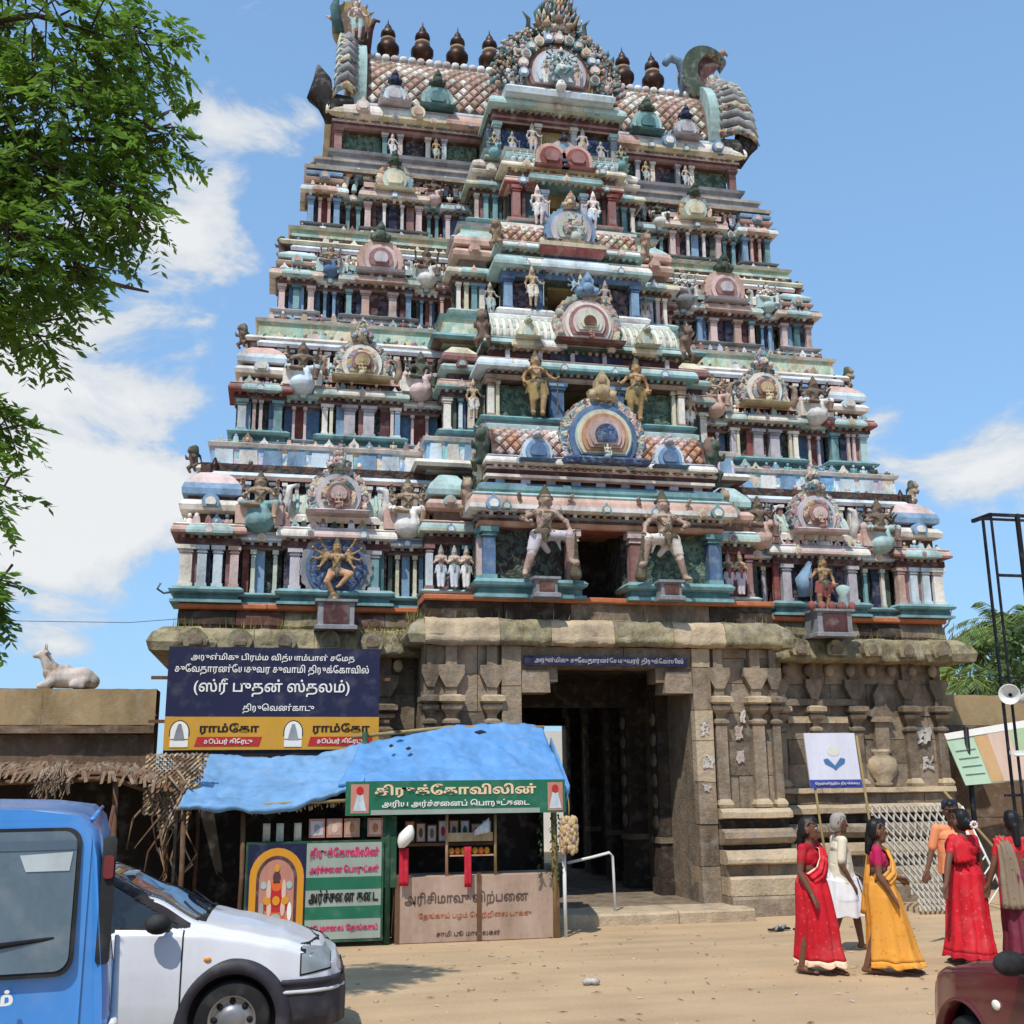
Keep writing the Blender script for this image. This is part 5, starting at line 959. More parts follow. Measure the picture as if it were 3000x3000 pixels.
def visual(s):
    """Tamil vowel signs that stand before their consonant, put in the order they are seen"""
    o = []; two = {'ொ': ('ெ', 'ா'), 'ோ': ('ே', 'ா'), 'ௌ': ('ெ', 'ள')}
    for ch in s:
        if ch in 'ெேை': o.insert(len(o) - 1, ch)
        elif ch in two: o.insert(len(o) - 1, two[ch][0]); o.append(two[ch][1])
        else: o.append(ch)
    return ''.join(o)
def lettering(s, x, y, z, width, height, m, parent, name='lettering', bold=.0, depth=.006):
    """text standing in the x-z plane facing -y, fitted to width and height, centred on x, z"""
    cu = bpy.data.curves.new('t', 'FONT'); cu.body = visual(s); cu.size = 1; cu.extrude = .02; cu.offset = bold; cu.resolution_u = 3
    ob = bpy.data.objects.new('t', cu); COL.objects.link(ob); dg = bpy.context.evaluated_depsgraph_get(); me = bpy.data.meshes.new_from_object(ob.evaluated_get(dg)); bpy.data.objects.remove(ob); bpy.data.curves.remove(cu)
    n = len(me.vertices)
    if n == 0: return None
    c = np.empty(n * 3); me.vertices.foreach_get('co', c); c = c.reshape(-1, 3); lo, hi = c.min(0), c.max(0); k = width / (hi[0] - lo[0]); kz = height / (hi[1] - lo[1])
    out_ = np.stack([(c[:, 0] - (lo[0] + hi[0]) / 2) * k, -c[:, 2] / .02 * depth / 2, (c[:, 1] - (lo[1] + hi[1]) / 2) * kz], 1)
    me.vertices.foreach_set('co', out_.ravel()); me.materials.clear(); me.materials.append(MATS[m]); me.update(); me.name = name
    return link(name, me, parent, Vector((x, y, z)) - (world_of(parent).translation if parent else Vector()))
def flat(name, x0, x1, z0, z1, y, t, m, parent): mb = MB(); mb.box(x0, x1, y, y + t, z0, z1, m); return mb.build(name, parent)
def ellipse(cx, cz, rx, rz, a0=0, a1=360, st=15): return [(cx + rx * math.cos(R(a)), cz + rz * math.sin(R(a))) for a in range(a0, a1 + (0 if a1 - a0 == 360 else 1), st)]
# temple name board
nb = thing('name_board', 'large navy temple name board with white lettering above a yellow advertising strip', 'sign', (-5.46, -.55, 2.5))
flat('board', -7.05, -3.88, 2.99, 4.03, -.6, .06, 'board_navy', nb); ys = flat('advert_strip', -7.05, -3.88, 2.5, 2.985, -.61, .06, 'board_yellow', nb); flat('frame', -7.05, -3.9, 2.4, 2.497, -.58, .05, 'iron_black', nb)
for z, w, h, s in ((3.87, 2.45, .14, 'அருள்மிகு பிரம்ம வித்யாம்பாள் சமேத'), (3.69, 2.9, .17, 'சுவேதாரண்யேசுவர சுவாமி திருக்கோவில்'), (3.42, 2.32, .27, '(ஸ்ரீ புதன் ஸ்தலம்)'), (3.11, 1.06, .15, 'திருவெண்காடு')):
    lettering(s, -5.5 if w != 1.06 else -5.4, -.606, z, w, h, 'ink_white', nb, bold=.012)
for x in (-6.83, -5.17):
    e = MB(); e.prism(ellipse(x, 2.76, .13, .16, 0, 180) + [(x - .13, 2.66), (x + .13, 2.66)], -.618, -.611, 'ink_white'); e.prism(ellipse(x, 2.76, .145, .175, 0, 180) + [(x - .145, 2.7), (x + .145, 2.7)], -.6155, -.611, 'iron_black')
    e.prism([(x - .08, 2.64), (x + .08, 2.64), (x + .05, 2.78), (x + .02, 2.88), (x - .02, 2.88), (x - .05, 2.78)], -.624, -.611, 'grey'); e.box(x - .13, x + .13, -.62, -.611, 2.54, 2.64, 'ink_white'); e.build('emblem', nb)
    lettering('ராம்கோ', x + .72, -.614, 2.81, .86, .17, 'ink_black', nb, bold=.03)
    q = MB(); q.prism([(x + .22, 2.55), (x + 1.16, 2.55), (x + 1.2, 2.69), (x + .26, 2.69)], -.615, -.611, 'ink_red'); q.build('red_strip', nb); lettering('சூப்பர் கிரேடு', x + .71, -.619, 2.62, .7, .1, 'ink_white', nb, bold=.02)
for x in (-6.6, -4.4): p = MB(); p.box(x - .04, x + .04, -.53, -.45, -.15, 4.0, 'iron_black'); p.build('post', nb)
for z in (3.55, 2.9): p = MB(); p.box(-7.3, -3.7, -.45, -.41, z, z + .05, 'wood'); p.build('batten', nb)
# narrow sign over the doorway
ds = thing('entrance_sign', 'narrow dark sign with pale lettering fixed over the temple doorway', 'sign', (0, -.08, 3.86))
flat('board', -1.45, 1.4, 3.86, 4.02, -.08, .05, 'board_navy', ds); lettering('அருள்மிகு சுவேதாரண்யேசுவரர் திருக்கோயில்', .02, -.085, 3.94, 2.6, .12, 'mauve', ds, bold=.01)

# ---- tarpaulin roofed stalls
def tarp(name, front, back, m, parent, sag=.08, nx=90, ny=40, wr=.035, over=.12):
    """cloth laid from a front polyline to a back polyline, wrinkled"""
    def along(pl, t):
        t *= len(pl) - 1; i = min(int(t), len(pl) - 2); return Vector(pl[i]).lerp(Vector(pl[i + 1]), t - i)
    P = []
    for j in range(ny + 1):
        v = j / ny; row = []
        for i in range(nx + 1):
            u = i / nx; p = along(front, u).lerp(along(back, u), v)
            q = Vector((p.x * 1.7, p.y * 1.2, 3.1)); w = mnoise.noise(q * 1.6) * wr + abs(mnoise.noise(q * 3.4 + Vector((9, 0, 0)))) * wr * .9 - max(0, .16 - abs(mnoise.noise(Vector((p.x * 1.3 + p.y * 1.1, p.y * 2.2 - p.x * .5, 4))))) * wr * 4.2 + mnoise.noise(Vector((p.x * 6, v * 1.2, 0))) * wr * .35 - max(0, .1 - abs(mnoise.noise(Vector((p.x * 2.6 - p.y * 2.0, p.y * 3.1 + p.x, 14))))) * wr * 2.6
            p.z += w - sag * math.sin(math.pi * v) * (.6 + .4 * math.sin(u * 9)); row.append(p)
        P.append(row)
    first = []
    for i in range(nx + 1):
        p = P[0][i].copy(); p.z -= over * (.7 + .6 * mnoise.noise(Vector((p.x * 3, 0, 7)))); p.y += .015; first.append(p)
    mb = MB(); mb.grid([first] + P, m); o = mb.build(name, parent, solid=.006); return o
SY = -1.9
st = thing('market_stall', 'offering stall with bright blue tarpaulin roof and long green signboard', 'stall', (-2.9, -1.2, -.13))
o = tarp('tarpaulin', [(-4.55, SY - .14, 2.03), (-3.4, SY - .14, 2.0), (-2.4, SY - .14, 1.99), (-1.24, SY - .14, 1.93)], [(-4.15, -.75, 2.6), (-3.55, -.75, 2.7), (-2.9, -.75, 2.84), (-2.1, -.75, 2.88), (-1.32, -.75, 2.84)], 'tarp_blue', st, sag=.05)
for x, v, w in ((-3.62, .86, .07), (-3.5, .55, .05), (-2.35, .86, .1), (-3.75, .6, .04)):
    b_ = MB(); y_ = SY - .14 + v * 1.29; z_ = 2.0 + v * .83 + .035; b_.add([(x - w, y_, z_ - .0), (x - w * .3, y_ - .05, z_ - .03), (x + w, y_ - .01, z_), (x + w * .2, y_ + .04, z_ + .03)], [(0, 1, 2, 3)], 'shade_dark'); b_.build('tear', st)
f = MB(); f.grid([[(-1.24 - .02 * i, SY - .14 + .36 * j, 1.94 + .24 * j - .09 * i + .02 * math.sin(i * 2 + j)) for j in range(4)] for i in range(4)], 'tarp_blue'); f.build('tarp_flap', o, solid=.006)
for x, y in ((-3.84, SY), (-1.45, SY + .02), (-4.1, -.8), (-1.4, -.8)): p = MB(); p.tube([(x, y, -.14), (x + .01, y, 1.1), (x, y, 2.0 if y < -1.2 else 2.75)], .045, 'wood_green' if x < -3 else 'bamboo', 8); p.build('post', st)
p = MB(); p.box(-3.94, -3.72, SY - .03, SY + .03, .6, 1.55, 'wood_green'); p.build('post_board', st)
for x in (-3.0, -2.3): p = MB(); p.tube([(x, SY + .06, .7), (x, SY + .06, 1.6)], .022, 'orange' if x < -2.5 else 'bamboo', 7); p.build('pole', st)
p = MB(); p.tube([(-4.5, SY - .06, 2.0), (-1.3, SY - .06, 1.97)], .03, 'bamboo', 7); p.build('eaves_pole', st); p = MB(); p.tube([(-4.3, -.76, 2.68), (-2.8, -.76, 2.82), (-1.3, -.76, 2.82)], .03, 'bamboo', 7); p.build('ridge_pole', st)
ct = flat('counter', -3.7, -1.42, -.14, .72, SY, .7, 'board_faded', st)
for x in (-3.7, -2.55, -1.42): p = MB(); p.box(x - .03, x + .03, SY - .02, SY, -.14, .76, 'wood'); p.build('counter_stile', ct)
lettering('அரிசிமாவு விற்பனை', -2.72, SY - .006, .42, 1.75, .2, 'ink_faded', ct, bold=.01); lettering('தேங்காய் பழம் வெற்றிலை பாக்கு', -2.6, SY - .006, .2, 1.6, .1, 'terracotta', ct); lettering('சாமி பூ மாலைகள்', -2.7, SY - .006, -.03, .9, .07, 'ink_faded', ct)
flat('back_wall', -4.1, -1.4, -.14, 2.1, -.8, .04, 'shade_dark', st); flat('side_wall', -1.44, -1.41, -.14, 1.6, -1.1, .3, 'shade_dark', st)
sh = flat('shelf', -3.55, -2.3, 1.12, 1.16, SY + .25, .4, 'wood', st); flat('shelf', -2.95, -2.3, .98, 1.0, SY + .1, .3, 'orange', st); flat('shelf', -3.0, -2.32, 1.18, 1.3, SY + .14, .04, 'gold', st)
bn = thing('green_banner', 'long green signboard with cream lettering hung along the stall eaves', 'sign', (-2.9, SY - .2, 1.57))
flat('board', -4.45, -1.32, 1.57, 2.03, SY - .19, .03, 'sign_green', bn); flat('lower_strip', -4.1, -1.7, 1.575, 1.64, SY - .194, .005, 'sign_grey', bn)
for x0, x1 in ((-4.38, -4.13), (-1.58, -1.36)):
    q = flat('picture', x0, x1, 1.6, 1.99, SY - .196, .006, 'poster_pink', bn); e = MB(); xc = (x0 + x1) / 2; e.prism(ellipse(xc, 1.9, .05, .06), SY - .2, SY - .196, 'ink_red'); e.prism([(xc - .09, 1.63), (xc + .09, 1.63), (xc + .04, 1.85), (xc - .04, 1.85)], SY - .2, SY - .196, 'paleblue'); e.build('picture_figure', q)
lettering('திருக்கோவிலின்', -2.9, SY - .196, 1.885, 2.3, .2, 'ink_cream', bn, bold=.03); lettering('அரிய அர்ச்சனைப் பொருட்கடை', -2.9, SY - .196, 1.715, 2.1, .11, 'ink_white', bn, bold=.02)
# goods on the stall
for i in range(8):
    x = -3.5 + i * .16; t = thing('framed_picture', '%s of the small framed prints on the stall shelf' % ('first from the left', 'second from the left', 'third from the left', 'fourth from the left', 'fifth from the left', 'sixth from the left', 'seventh from the left', 'rightmost')[i], 'picture', (x, SY + .3, 1.17), group='framed prints on the stall shelf')
    fz = rnd.uniform(.24, .3); b_ = MB(); b_.box(-.07, .07, 0, .02, 0, fz, 'wood'); b_.build('frame', t, local=True); b_ = MB(); b_.box(-.055, .055, -.004, 0, .015, fz - .015, rnd.choice(['poster_pink', 'mauve', 'salmon', 'paleblue'])); b_.prism(ellipse(0, fz * .5, .03, .07), -.008, -.004, rnd.choice(['print_orange', 'ink_red', 'dgreen'])); b_.build('print', t, local=True)
for i, (x, z0, w) in enumerate(((-3.62, .62, .13), (-2.72, .58, .1))):
    c = MB(); c.grid([[(x - w / 2 + w * j / 6, SY - .09 + .015 * math.sin(j * 2 + k * .3), z0 + (1.12 - z0) * k / 8) for j in range(7)] for k in range(9)], 'cloth_red'); tag(c.build('hanging_cloth', solid=.006), ['wide red cloth hanging by the green post of the stall', 'narrow red cloth hanging over the middle of the stall counter'][i], 'cloth', 'red cloths hanging at the stall')
for i in range(7):
    b_ = MB(); b_.ball((-2.92 + i * .085, SY + .14, 1.05), (.045, .045, .05), 'garland' if i % 2 else 'print_gold', 8, 5); tag(b_.build('flower_ball'), '%s of the orange flower balls on the small stall shelf' % ('first from the left', 'second from the left', 'third from the left', 'middle one', 'third from the right', 'second from the right', 'rightmost')[i], 'flowers', 'flower balls on the stall')
b_ = MB(); P_ = []
for k in range(9):
    v = k / 8; r = .11 * math.sin(math.pi * (.12 + .8 * v)) ; P_.append([(-3.66 + r * math.cos(a) * (1 + .15 * mnoise.noise(Vector((a, v * 4, 0)))) + .12 * v, SY - .14 + r * math.sin(a), 1.13 + .3 * v) for a in [2 * math.pi * q / 12 for q in range(12)]])
b_.grid(P_, 'plastic_bag', closed=True); tag(b_.build('plastic_bag'), 'white plastic bag tied to the green stall post', 'bag')
b_ = MB(); b_.grid([[(-2.62 + .22 * i / 5, SY - .02 + .02 * math.sin(i + j), 1.26 + .05 * i / 5 + .2 * j / 4 * (.4 + .6 * i / 5)) for j in range(5)] for i in range(6)], 'paleblue'); tag(b_.build('blue_bag', solid=.004), 'pale blue packet hanging before the stall pictures', 'packet')
# straw bag of white gourds hanging at the corner, leaf garlands, prop
t = thing('hanging_bundle', 'bundle of pale dried pods hanging from the stall corner beside the doorway', 'bundle', (-1.26, SY - .12, 1.0))
for i in range(190):
    a = rnd.random() * 6.283; z = rnd.random(); r = .12 * (1 - .3 * abs(z - .5)) * rnd.uniform(.85, 1); b_ = MB() if i == 0 else b_; b_.ball((r * math.cos(a), r * math.sin(a), .02 + .46 * z), (.035, .035, .05), 'straw' if rnd.random() < .7 else 'salmon', 6, 4)
tag(b_.build('pod', t, local=True), kind='stuff'); b_ = MB(); b_.tube([(0, 0, .46), (.01, 0, .62), (0, .02, .9)], .01, 'bamboo', 5); b_.build('string', t, local=True)
for i, x in enumerate((-1.66, -1.5, -1.4)):
    b_ = MB()
    for k in range(26):
        z = 1.55 - k * .036; a = rnd.random() * 6.28; l = .07; d = Vector((math.cos(a) * l, math.sin(a) * l * .5, -.06)); c0 = Vector((x, SY - .05, z)); sdv = d.cross(Vector((0, 0, 1))).normalized() * .02
        b_.add([c0, c0 + d * .5 + sdv, c0 + d, c0 + d * .5 - sdv], [(0, 1, 2, 3)], 'leaf_dark')
    tag(b_.build('leaf_garland'), '%s of three dark leaf garlands hanging at the right end of the stall' % ('leftmost', 'middle', 'rightmost')[i], 'garland', 'leaf garlands at the stall end')
b_ = MB(); b_.tube([(-1.3, SY + .02, -.16), (-1.3, SY + .02, 1.1)], .028, 'steel_white', 8); tag(b_.build('white_prop'), 'thin white pole standing beside the stall at the doorway', 'pole')
b_ = MB(); b_.tube([(-.92, -.6, .76), (-.5, -.6, .84), (-.24, -.6, .9), (-.19, -.6, .84), (-.18, -.6, .6), (-.17, -.6, -.1)], .022, 'steel_white', 8); tag(b_.build('handrail'), 'bent white pipe handrail in front of the dark doorway', 'railing')

# left stall with pale tarpaulin
st2 = thing('tarpaulin_booth', 'dark booth under a pale sagging blue tarpaulin below the temple name board', 'stall', (-5.4, -1.3, -.13))
tarp('tarpaulin', [(-6.66, SY - .25, 1.76), (-6.2, SY - .3, 1.72), (-5.3, SY - .3, 1.7), (-4.6, SY - .2, 1.9), (-4.2, SY - .16, 2.04)], [(-6.42, -.8, 2.42), (-5.6, -.8, 2.4), (-4.8, -.8, 2.42), (-4.35, -.8, 2.5), (-4.05, -.8, 2.6)], 'tarp_pale', st2, sag=.07, wr=.045, over=.1)
for x, y, h in ((-6.6, SY - .1, 1.75), (-5.82, SY - .02, 1.65), (-6.5, -.8, 2.4), (-4.3, -.8, 2.4)): p = MB(); p.tube([(x, y, -.14), (x + .02, y, h * .5), (x, y, h)], .035, 'wood', 7); p.build('post', st2)
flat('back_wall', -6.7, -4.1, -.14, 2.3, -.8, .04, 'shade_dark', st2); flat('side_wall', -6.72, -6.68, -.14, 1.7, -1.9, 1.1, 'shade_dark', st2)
p = MB(); p.tube([(-6.7, SY - .2, 1.7), (-4.2, SY - .16, 1.78)], .025, 'bamboo', 7); p.build('eaves_pole', st2)
fr = MB()
for i in range(60):
    x = -5.75 + 1.4 * rnd.random(); fr.tube([(x, SY - .12, 1.66 + .1 * (x + 5.7)), (x + rnd.uniform(-.03, .03), SY - .13, 1.66 + .1 * (x + 5.7) - rnd.uniform(.03, .1))], .008, rnd.choice(['straw', 'carving', 'thatch']), 4)
tag(fr.build('fringe', st2), kind='stuff')
# printed deity poster
dp = thing('deity_poster', 'tall shop poster with a seated deity under an orange arch beside pink lettering', 'poster', (-4.83, SY - .06, -.08))
flat('backing', -5.76, -3.9, -.08, 1.24, SY - .07, .02, 'wood_green', dp); flat('picture_ground', -5.73, -4.96, -.04, 1.21, SY - .076, .006, 'board_navy', dp); flat('text_ground', -4.95, -3.93, -.04, 1.21, SY - .076, .006, 'sign_grey', dp)
xc = -5.34
e = MB(); e.prism([(xc - .36, 0), (xc + .36, 0)] + ellipse(xc, .78, .36, .38, 0, 180), SY - .082, SY - .076, 'print_gold'); e.prism([(xc - .27, .0), (xc + .27, .0)] + ellipse(xc, .76, .27, .3, 0, 180), SY - .086, SY - .08, 'maroon'); e.prism([(xc - .23, .0), (xc + .23, .0)] + ellipse(xc, .74, .23, .27, 0, 180), SY - .089, SY - .084, 'poster_pink'); e.build('arch_print', dp)
e = MB(); yy = SY - .094
for cx, cz, rx, rz, m, dy in ((0, .12, .2, .1, 'print_orange', 0), (0, .3, .12, .14, 'print_orange', .001), (0, .34, .17, .07, 'ink_red', .002), (0, .5, .12, .1, 'ink_red', .003), (0, .62, .07, .08, 'print_orange', .004), (0, .72, .05, .08, 'maroon', .005), (-.1, .55, .03, .14, 'print_pale', .006), (.1, .55, .03, .14, 'print_pale', .006), (-.09, .32, .03, .1, 'print_pale', .006), (.09, .32, .03, .1, 'print_pale', .006), (0, .2, .07, .05, 'mint', .007), (.14, .1, .07, .06, 'gold', .004), (-.15, .1, .06, .08, 'sign_grey', .004)):
    e.prism(ellipse(xc + cx, .06 + cz, rx, rz), yy - dy, yy + .01, m)
for cx, cz, rx, rz, m, dy in ((-.12, .42, .05, .05, 'print_gold', .009), (.12, .42, .05, .05, 'print_gold', .009), (0, .42, .05, .06, 'print_gold', .0095), (-.17, .62, .04, .05, 'mint', .004), (.17, .62, .04, .05, 'mint', .004), (0, .84, .035, .05, 'print_gold', .008), (-.03, .66, .012, .012, 'ink_black', .01), (.03, .66, .012, .012, 'ink_black', .01), (0, .02, .2, .05, 'ink_red', .009), (.18, .28, .03, .12, 'ink_white', .008), (-.19, .3, .03, .1, 'sign_grey', .008)): e.prism(ellipse(xc + cx, .06 + cz, rx, rz), yy - dy, yy + .01, m)
e.build('deity_print', dp)
flat('colour_band', -4.95, -3.93, .6, .76, SY - .08, .006, 'sign_green', dp); flat('colour_band', -4.95, -3.93, .22, .38, SY - .08, .006, 'sign_green', dp)
for s, z, h, m in (('திருக்கோவிலின்', 1.07, .17, 'ink_pink'), ('அர்ச்சனை பொருட்கள்', .86, .12, 'ink_pink'), ('அர்ச்சனை கடை', .5, .2, 'ink_black'), ('பூ மாலை தேங்காய்', .1, .11, 'ink_pink')): lettering(s, -4.44, SY - .084, z, .94, h, m, dp, bold=.03)
for i, (x, m) in enumerate(((-5.5, 'yellow'), (-5.32, 'palegreen'), (-5.08, 'yellow'))):
    b_ = MB(); b_.grid([[(x - .05 + .1 * j / 3, SY + .02 + .01 * math.sin(j + k), 1.24 + .24 * k / 4 - (.06 if i == 1 and k == 0 else 0)) for j in range(4)] for k in range(5)], m); tag(b_.build('paper_streamer', solid=.003), '%s of three yellow green paper strips hanging above the deity poster' % ('leftmost', 'middle', 'rightmost')[i], 'streamer', 'paper strips above the poster')
for i, x in enumerate((-4.82, -4.58, -4.34, -4.02)):
    b_ = MB(); w = .11; b_.box(x - w, x + w * .95, SY - .03, SY - .02, 1.28, 1.53, 'poster_pink'); b_.box(x - w * .8, x + w * .75, SY - .034, SY - .03, 1.31, 1.5, ['mauve', 'salmon', 'tan', 'salmon'][i]); b_.prism(ellipse(x, 1.4, .04, .06), SY - .038, SY - .034, ['grey', 'print_pale', 'terracotta', 'terracotta'][i])
    tag(b_.build('small_poster'), ['gridded calendar sheet hanging under the pale tarpaulin', 'pinkish print hanging second in the row under the pale tarpaulin', 'pinkish print hanging third in the row under the tarpaulin', 'single tan print hanging next to the green stall post'][i], 'poster', 'prints hanging above the poster')

# ---- thatched shed at the left
sd = thing('thatched_shed', 'ramshackle thatched shed with dark opening at the foot of the left wall', 'shed', (-8, -.8, -.1))
slope = MB(); rows = 14
for i in range(420):
    x = -10.2 + 3.6 * rnd.random(); v = rnd.random(); y = -1.75 + 1.7 * v; z = 2.2 + .16 * v + .05 * mnoise.noise(Vector((x, y, 0))) - .22 * max(0, (x + 7.6)); l = rnd.uniform(.2, .45); dx = rnd.uniform(-.1, .1)
    slope.add([(x - .02, y, z), (x + .02, y, z + .01), (x + .02 + dx, y - l, z - l * .3 - .02), (x - .02 + dx, y - l, z - l * .3 - .03)], [(0, 1, 2, 3)], rnd.choice(['thatch', 'thatch', 'wood', 'wood', 'stone_dark']))
tag(slope.build('thatch', sd), kind='stuff')
p = MB(); p.grid([[(-10.3 + 3.6 * i / 10, -1.6 + 1.6 * j / 6, 2.16 + .14 * j / 6 - .22 * max(0, (-10.3 + .36 * i + 7.6))) for i in range(11)] for j in range(7)], 'wood'); p.build('roof_mat', sd, solid=.04)
for x, y in ((-9.6, -1.6), (-8.5, -1.6), (-7.55, -1.6), (-6.85, -1.5)): p = MB(); p.tube([(x, y, -.14), (x + .03, y, 1.0), (x, y, 2.1)], .04, 'wood', 7); p.build('post', sd)
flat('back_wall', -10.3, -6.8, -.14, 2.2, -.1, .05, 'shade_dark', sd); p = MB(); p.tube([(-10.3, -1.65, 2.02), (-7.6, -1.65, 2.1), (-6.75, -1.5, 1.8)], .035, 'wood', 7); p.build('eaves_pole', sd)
b_ = MB()
for i in range(120): a = rnd.random() * 6.28; r = rnd.random() ** .5; l = rnd.uniform(.1, .25); px, pz = -8.3 + .22 * r * math.cos(a), 2.15 + .14 * r * math.sin(a); b_.tube([(px, -1.85 + .1 * rnd.random(), pz), (px + rnd.uniform(-.1, .1), -1.95, pz - l)], .009, 'tan', 4)
tag(b_.build('straw_tuft', sd), kind='stuff')
b_ = MB()                     # torn woven palm-leaf screen beside the tarpaulin
for i in range(26):
    for j in range(34):
        x, z = -7.15 + .034 * i, 1.42 + .03 * j
        if mnoise.noise(Vector((x * 4, z * 4, 2))) > .32 or x > -6.45 + .25 * (z - 1.9) or (z < 1.6 and x < -6.95): continue
        d = .017; t_ = rnd.uniform(-.012, .012); y = -1.72 + (.014 if (i + j) % 2 else 0) + .06 * mnoise.noise(Vector((x * 3, z * 3, 8))); sl = .012 if (i + j) % 2 else -.012
        b_.add([(x - d, y, z - d + sl + t_), (x + d, y, z - d - sl), (x + d, y + .01, z + d - sl + t_), (x - d, y + .01, z + d + sl)], [(0, 1, 2, 3)], rnd.choice(['thatch', 'straw', 'tan', 'thatch', 'stone', 'wood']))
tag(b_.build('woven_screen', sd), kind='stuff')
for i in range(14):
    x = -7.05 + .5 * rnd.random(); z = 1.0 + 1.2 * rnd.random(); b_ = MB(); b_.tube([(x, -1.75, z), (x + rnd.uniform(-.3, .3), -1.8, z - rnd.uniform(.3, .7)), (x + rnd.uniform(-.4, .4), -1.85, z - rnd.uniform(.7, 1.0))], [.02, .016, .008], rnd.choice(['wood', 'thatch', 'tan']), 5); b_.build('stick', sd)
b_ = MB(); b_.tube([(-7.5, -2.0, 1.75), (-7.62, -2.0, .9), (-7.66, -2.0, -.12)], .025, 'darkred', 7); tag(b_.build('red_pole'), 'thin rusty red pole leaning before the thatched shed', 'pole')
# ---------------------------------------------------------------- people
mat('skin', (108, 74, 56), rough=.6, amount=.15, bump=0); mat('skin_light', (120, 80, 58), rough=.6, amount=.15, bump=0); mat('hair', (20, 17, 17), rough=.5, amount=.1, bump=0); mat('hair_grey', (150, 144, 138), rough=.7, amount=.2, bump=0)
mat('eye', (14, 12, 12), amount=0, rough=.3); mat('lip', (92, 46, 42), amount=0); mat('eye_white', (200, 196, 190), amount=0, rough=.4)
def fabric(name, c, amt=.18, print_=None):
    m = mat(name, c, rough=.75, amount=amt, scale=5, bump=.25, dist=.01)
    if print_:
        t = m.node_tree; g = [n for n in t.nodes if n.type == 'GROUP'][0]; ge = N(t, 'ShaderNodeNewGeometry'); v = N(t, 'ShaderNodeTexVoronoi'); v.inputs['Scale'].default_value = 16; t.links.new(ge.outputs['Position'], v.inputs['Vector']); r = N(t, 'ShaderNodeMapRange'); r.inputs['From Min'].default_value = .16; r.inputs['From Max'].default_value = .24; r.inputs['To Min'].default_value = .55; r.inputs['To Max'].default_value = 0; t.links.new(v.outputs['Distance'], r.inputs['Value']); x = N(t, 'ShaderNodeMixRGB'); x.inputs[1].default_value = (*lin(c), 1); x.inputs[2].default_value = (*lin(print_), 1); t.links.new(r.outputs[0], x.inputs[0]); t.links.new(x.outputs[0], g.inputs['Color'])
    return m
fabric('sari_red', (200, 24, 40), .3, (226, 90, 80)); fabric('sari_red_dark', (176, 16, 36), .25); fabric('sari_yellow', (226, 156, 60), .3, (206, 110, 40)); fabric('blouse_magenta', (176, 26, 78)); fabric('sari_olive', (134, 116, 96), .35, (96, 44, 50)); fabric('border_gold', (200, 150, 70)); fabric('shirt_cream', (214, 202, 176)); fabric('dhoti', (226, 222, 222)); fabric('shirt_orange', (226, 140, 96)); fabric('cap_navy', (26, 30, 54)); fabric('border', (236, 200, 170)); fabric('sari_maroon', (110, 40, 58)); fabric('trouser', (58, 56, 66)); fabric('cloth_white', (226, 206, 204))
def hand(P, w, d, side, skin, curl=.3):
    """palm, four unequal bent fingers and a thumb; d = direction of the forearm"""
    w, d = Vector(w), Vector(d).normalized(); s = d.cross(Vector((0, 1, 0)) if abs(d.y) < .8 else Vector((1, 0, 0))).normalized(); nrm = s.cross(d); palm = w + d * .075
    for q in (-.6, .6): P.append((w + s * q * .02, .02, palm + s * q * .04, .017, skin))
    for i, L in enumerate((.062, .072, .067, .052)):
        b = palm + s * (.033 - .022 * i); m = b + d * L * .55 + nrm * curl * .02; e = m + (d * (1 - curl) + nrm * curl).normalized() * L * .5; P.append((b, .0105, m, .0095, skin)); P.append((m, .0095, e, .0075, skin))
    t = w + d * .03 + s * .03; m = t + (d * .6 + s * .7).normalized() * .035; P.append((t, .0125, m, .0105, skin)); P.append((m, .0105, m + (d * .9 + s * .1 + nrm * .3).normalized() * .03, .009, skin))
def head(P, c, yaw, skin, hair, bun=False, style='long'):
    """face towards -y turned by yaw"""
    Rm = Matrix.Rotation(yaw, 3, 'Z'); p = lambda x, y, z: Vector(c) + Rm @ Vector((x, y, z))
    P.append((p(0, .01, .02), .088, p(0, 0, .045), .086, skin)); P.append((p(0, -.025, -.05), .058, p(0, -.02, 0), .072, skin)); P.append((p(0, -.05, -.085), .03, p(0, -.04, -.06), .035, skin))
    P.append((p(0, -.083, .012), .011, p(0, -.102, -.018), .015, skin))
    for q in (-1, 1):
        P.append((p(q * .034, -.078, .018), .011, p(q * .03, -.08, .018), .011, 'eye_white')); P.append((p(q * .033, -.086, .018), .007, p(q * .033, -.087, .018), .007, 'eye')); P.append((p(q * .05, -.074, .042), .006, p(q * .018, -.086, .046), .006, hair))
        P.append((p(q * .086, .005, .01), .015, p(q * .084, .002, -.03), .011, skin))
    P.append((p(-.02, -.078, -.052), .008, p(.02, -.078, -.052), .008, 'lip'))
    P.append((p(0, .03, .06), .09, p(0, .04, .0), .088, hair)); P.append((p(0, -.02, .085), .068, p(0, .03, .075), .078, hair))
    if bun: P.append((p(0, .12, .0), .05, p(0, .125, -.03), .048, hair))
    elif style == 'long': P.append((p(0, .09, -.02), .05, p(0, .12, -.2), .035, hair))
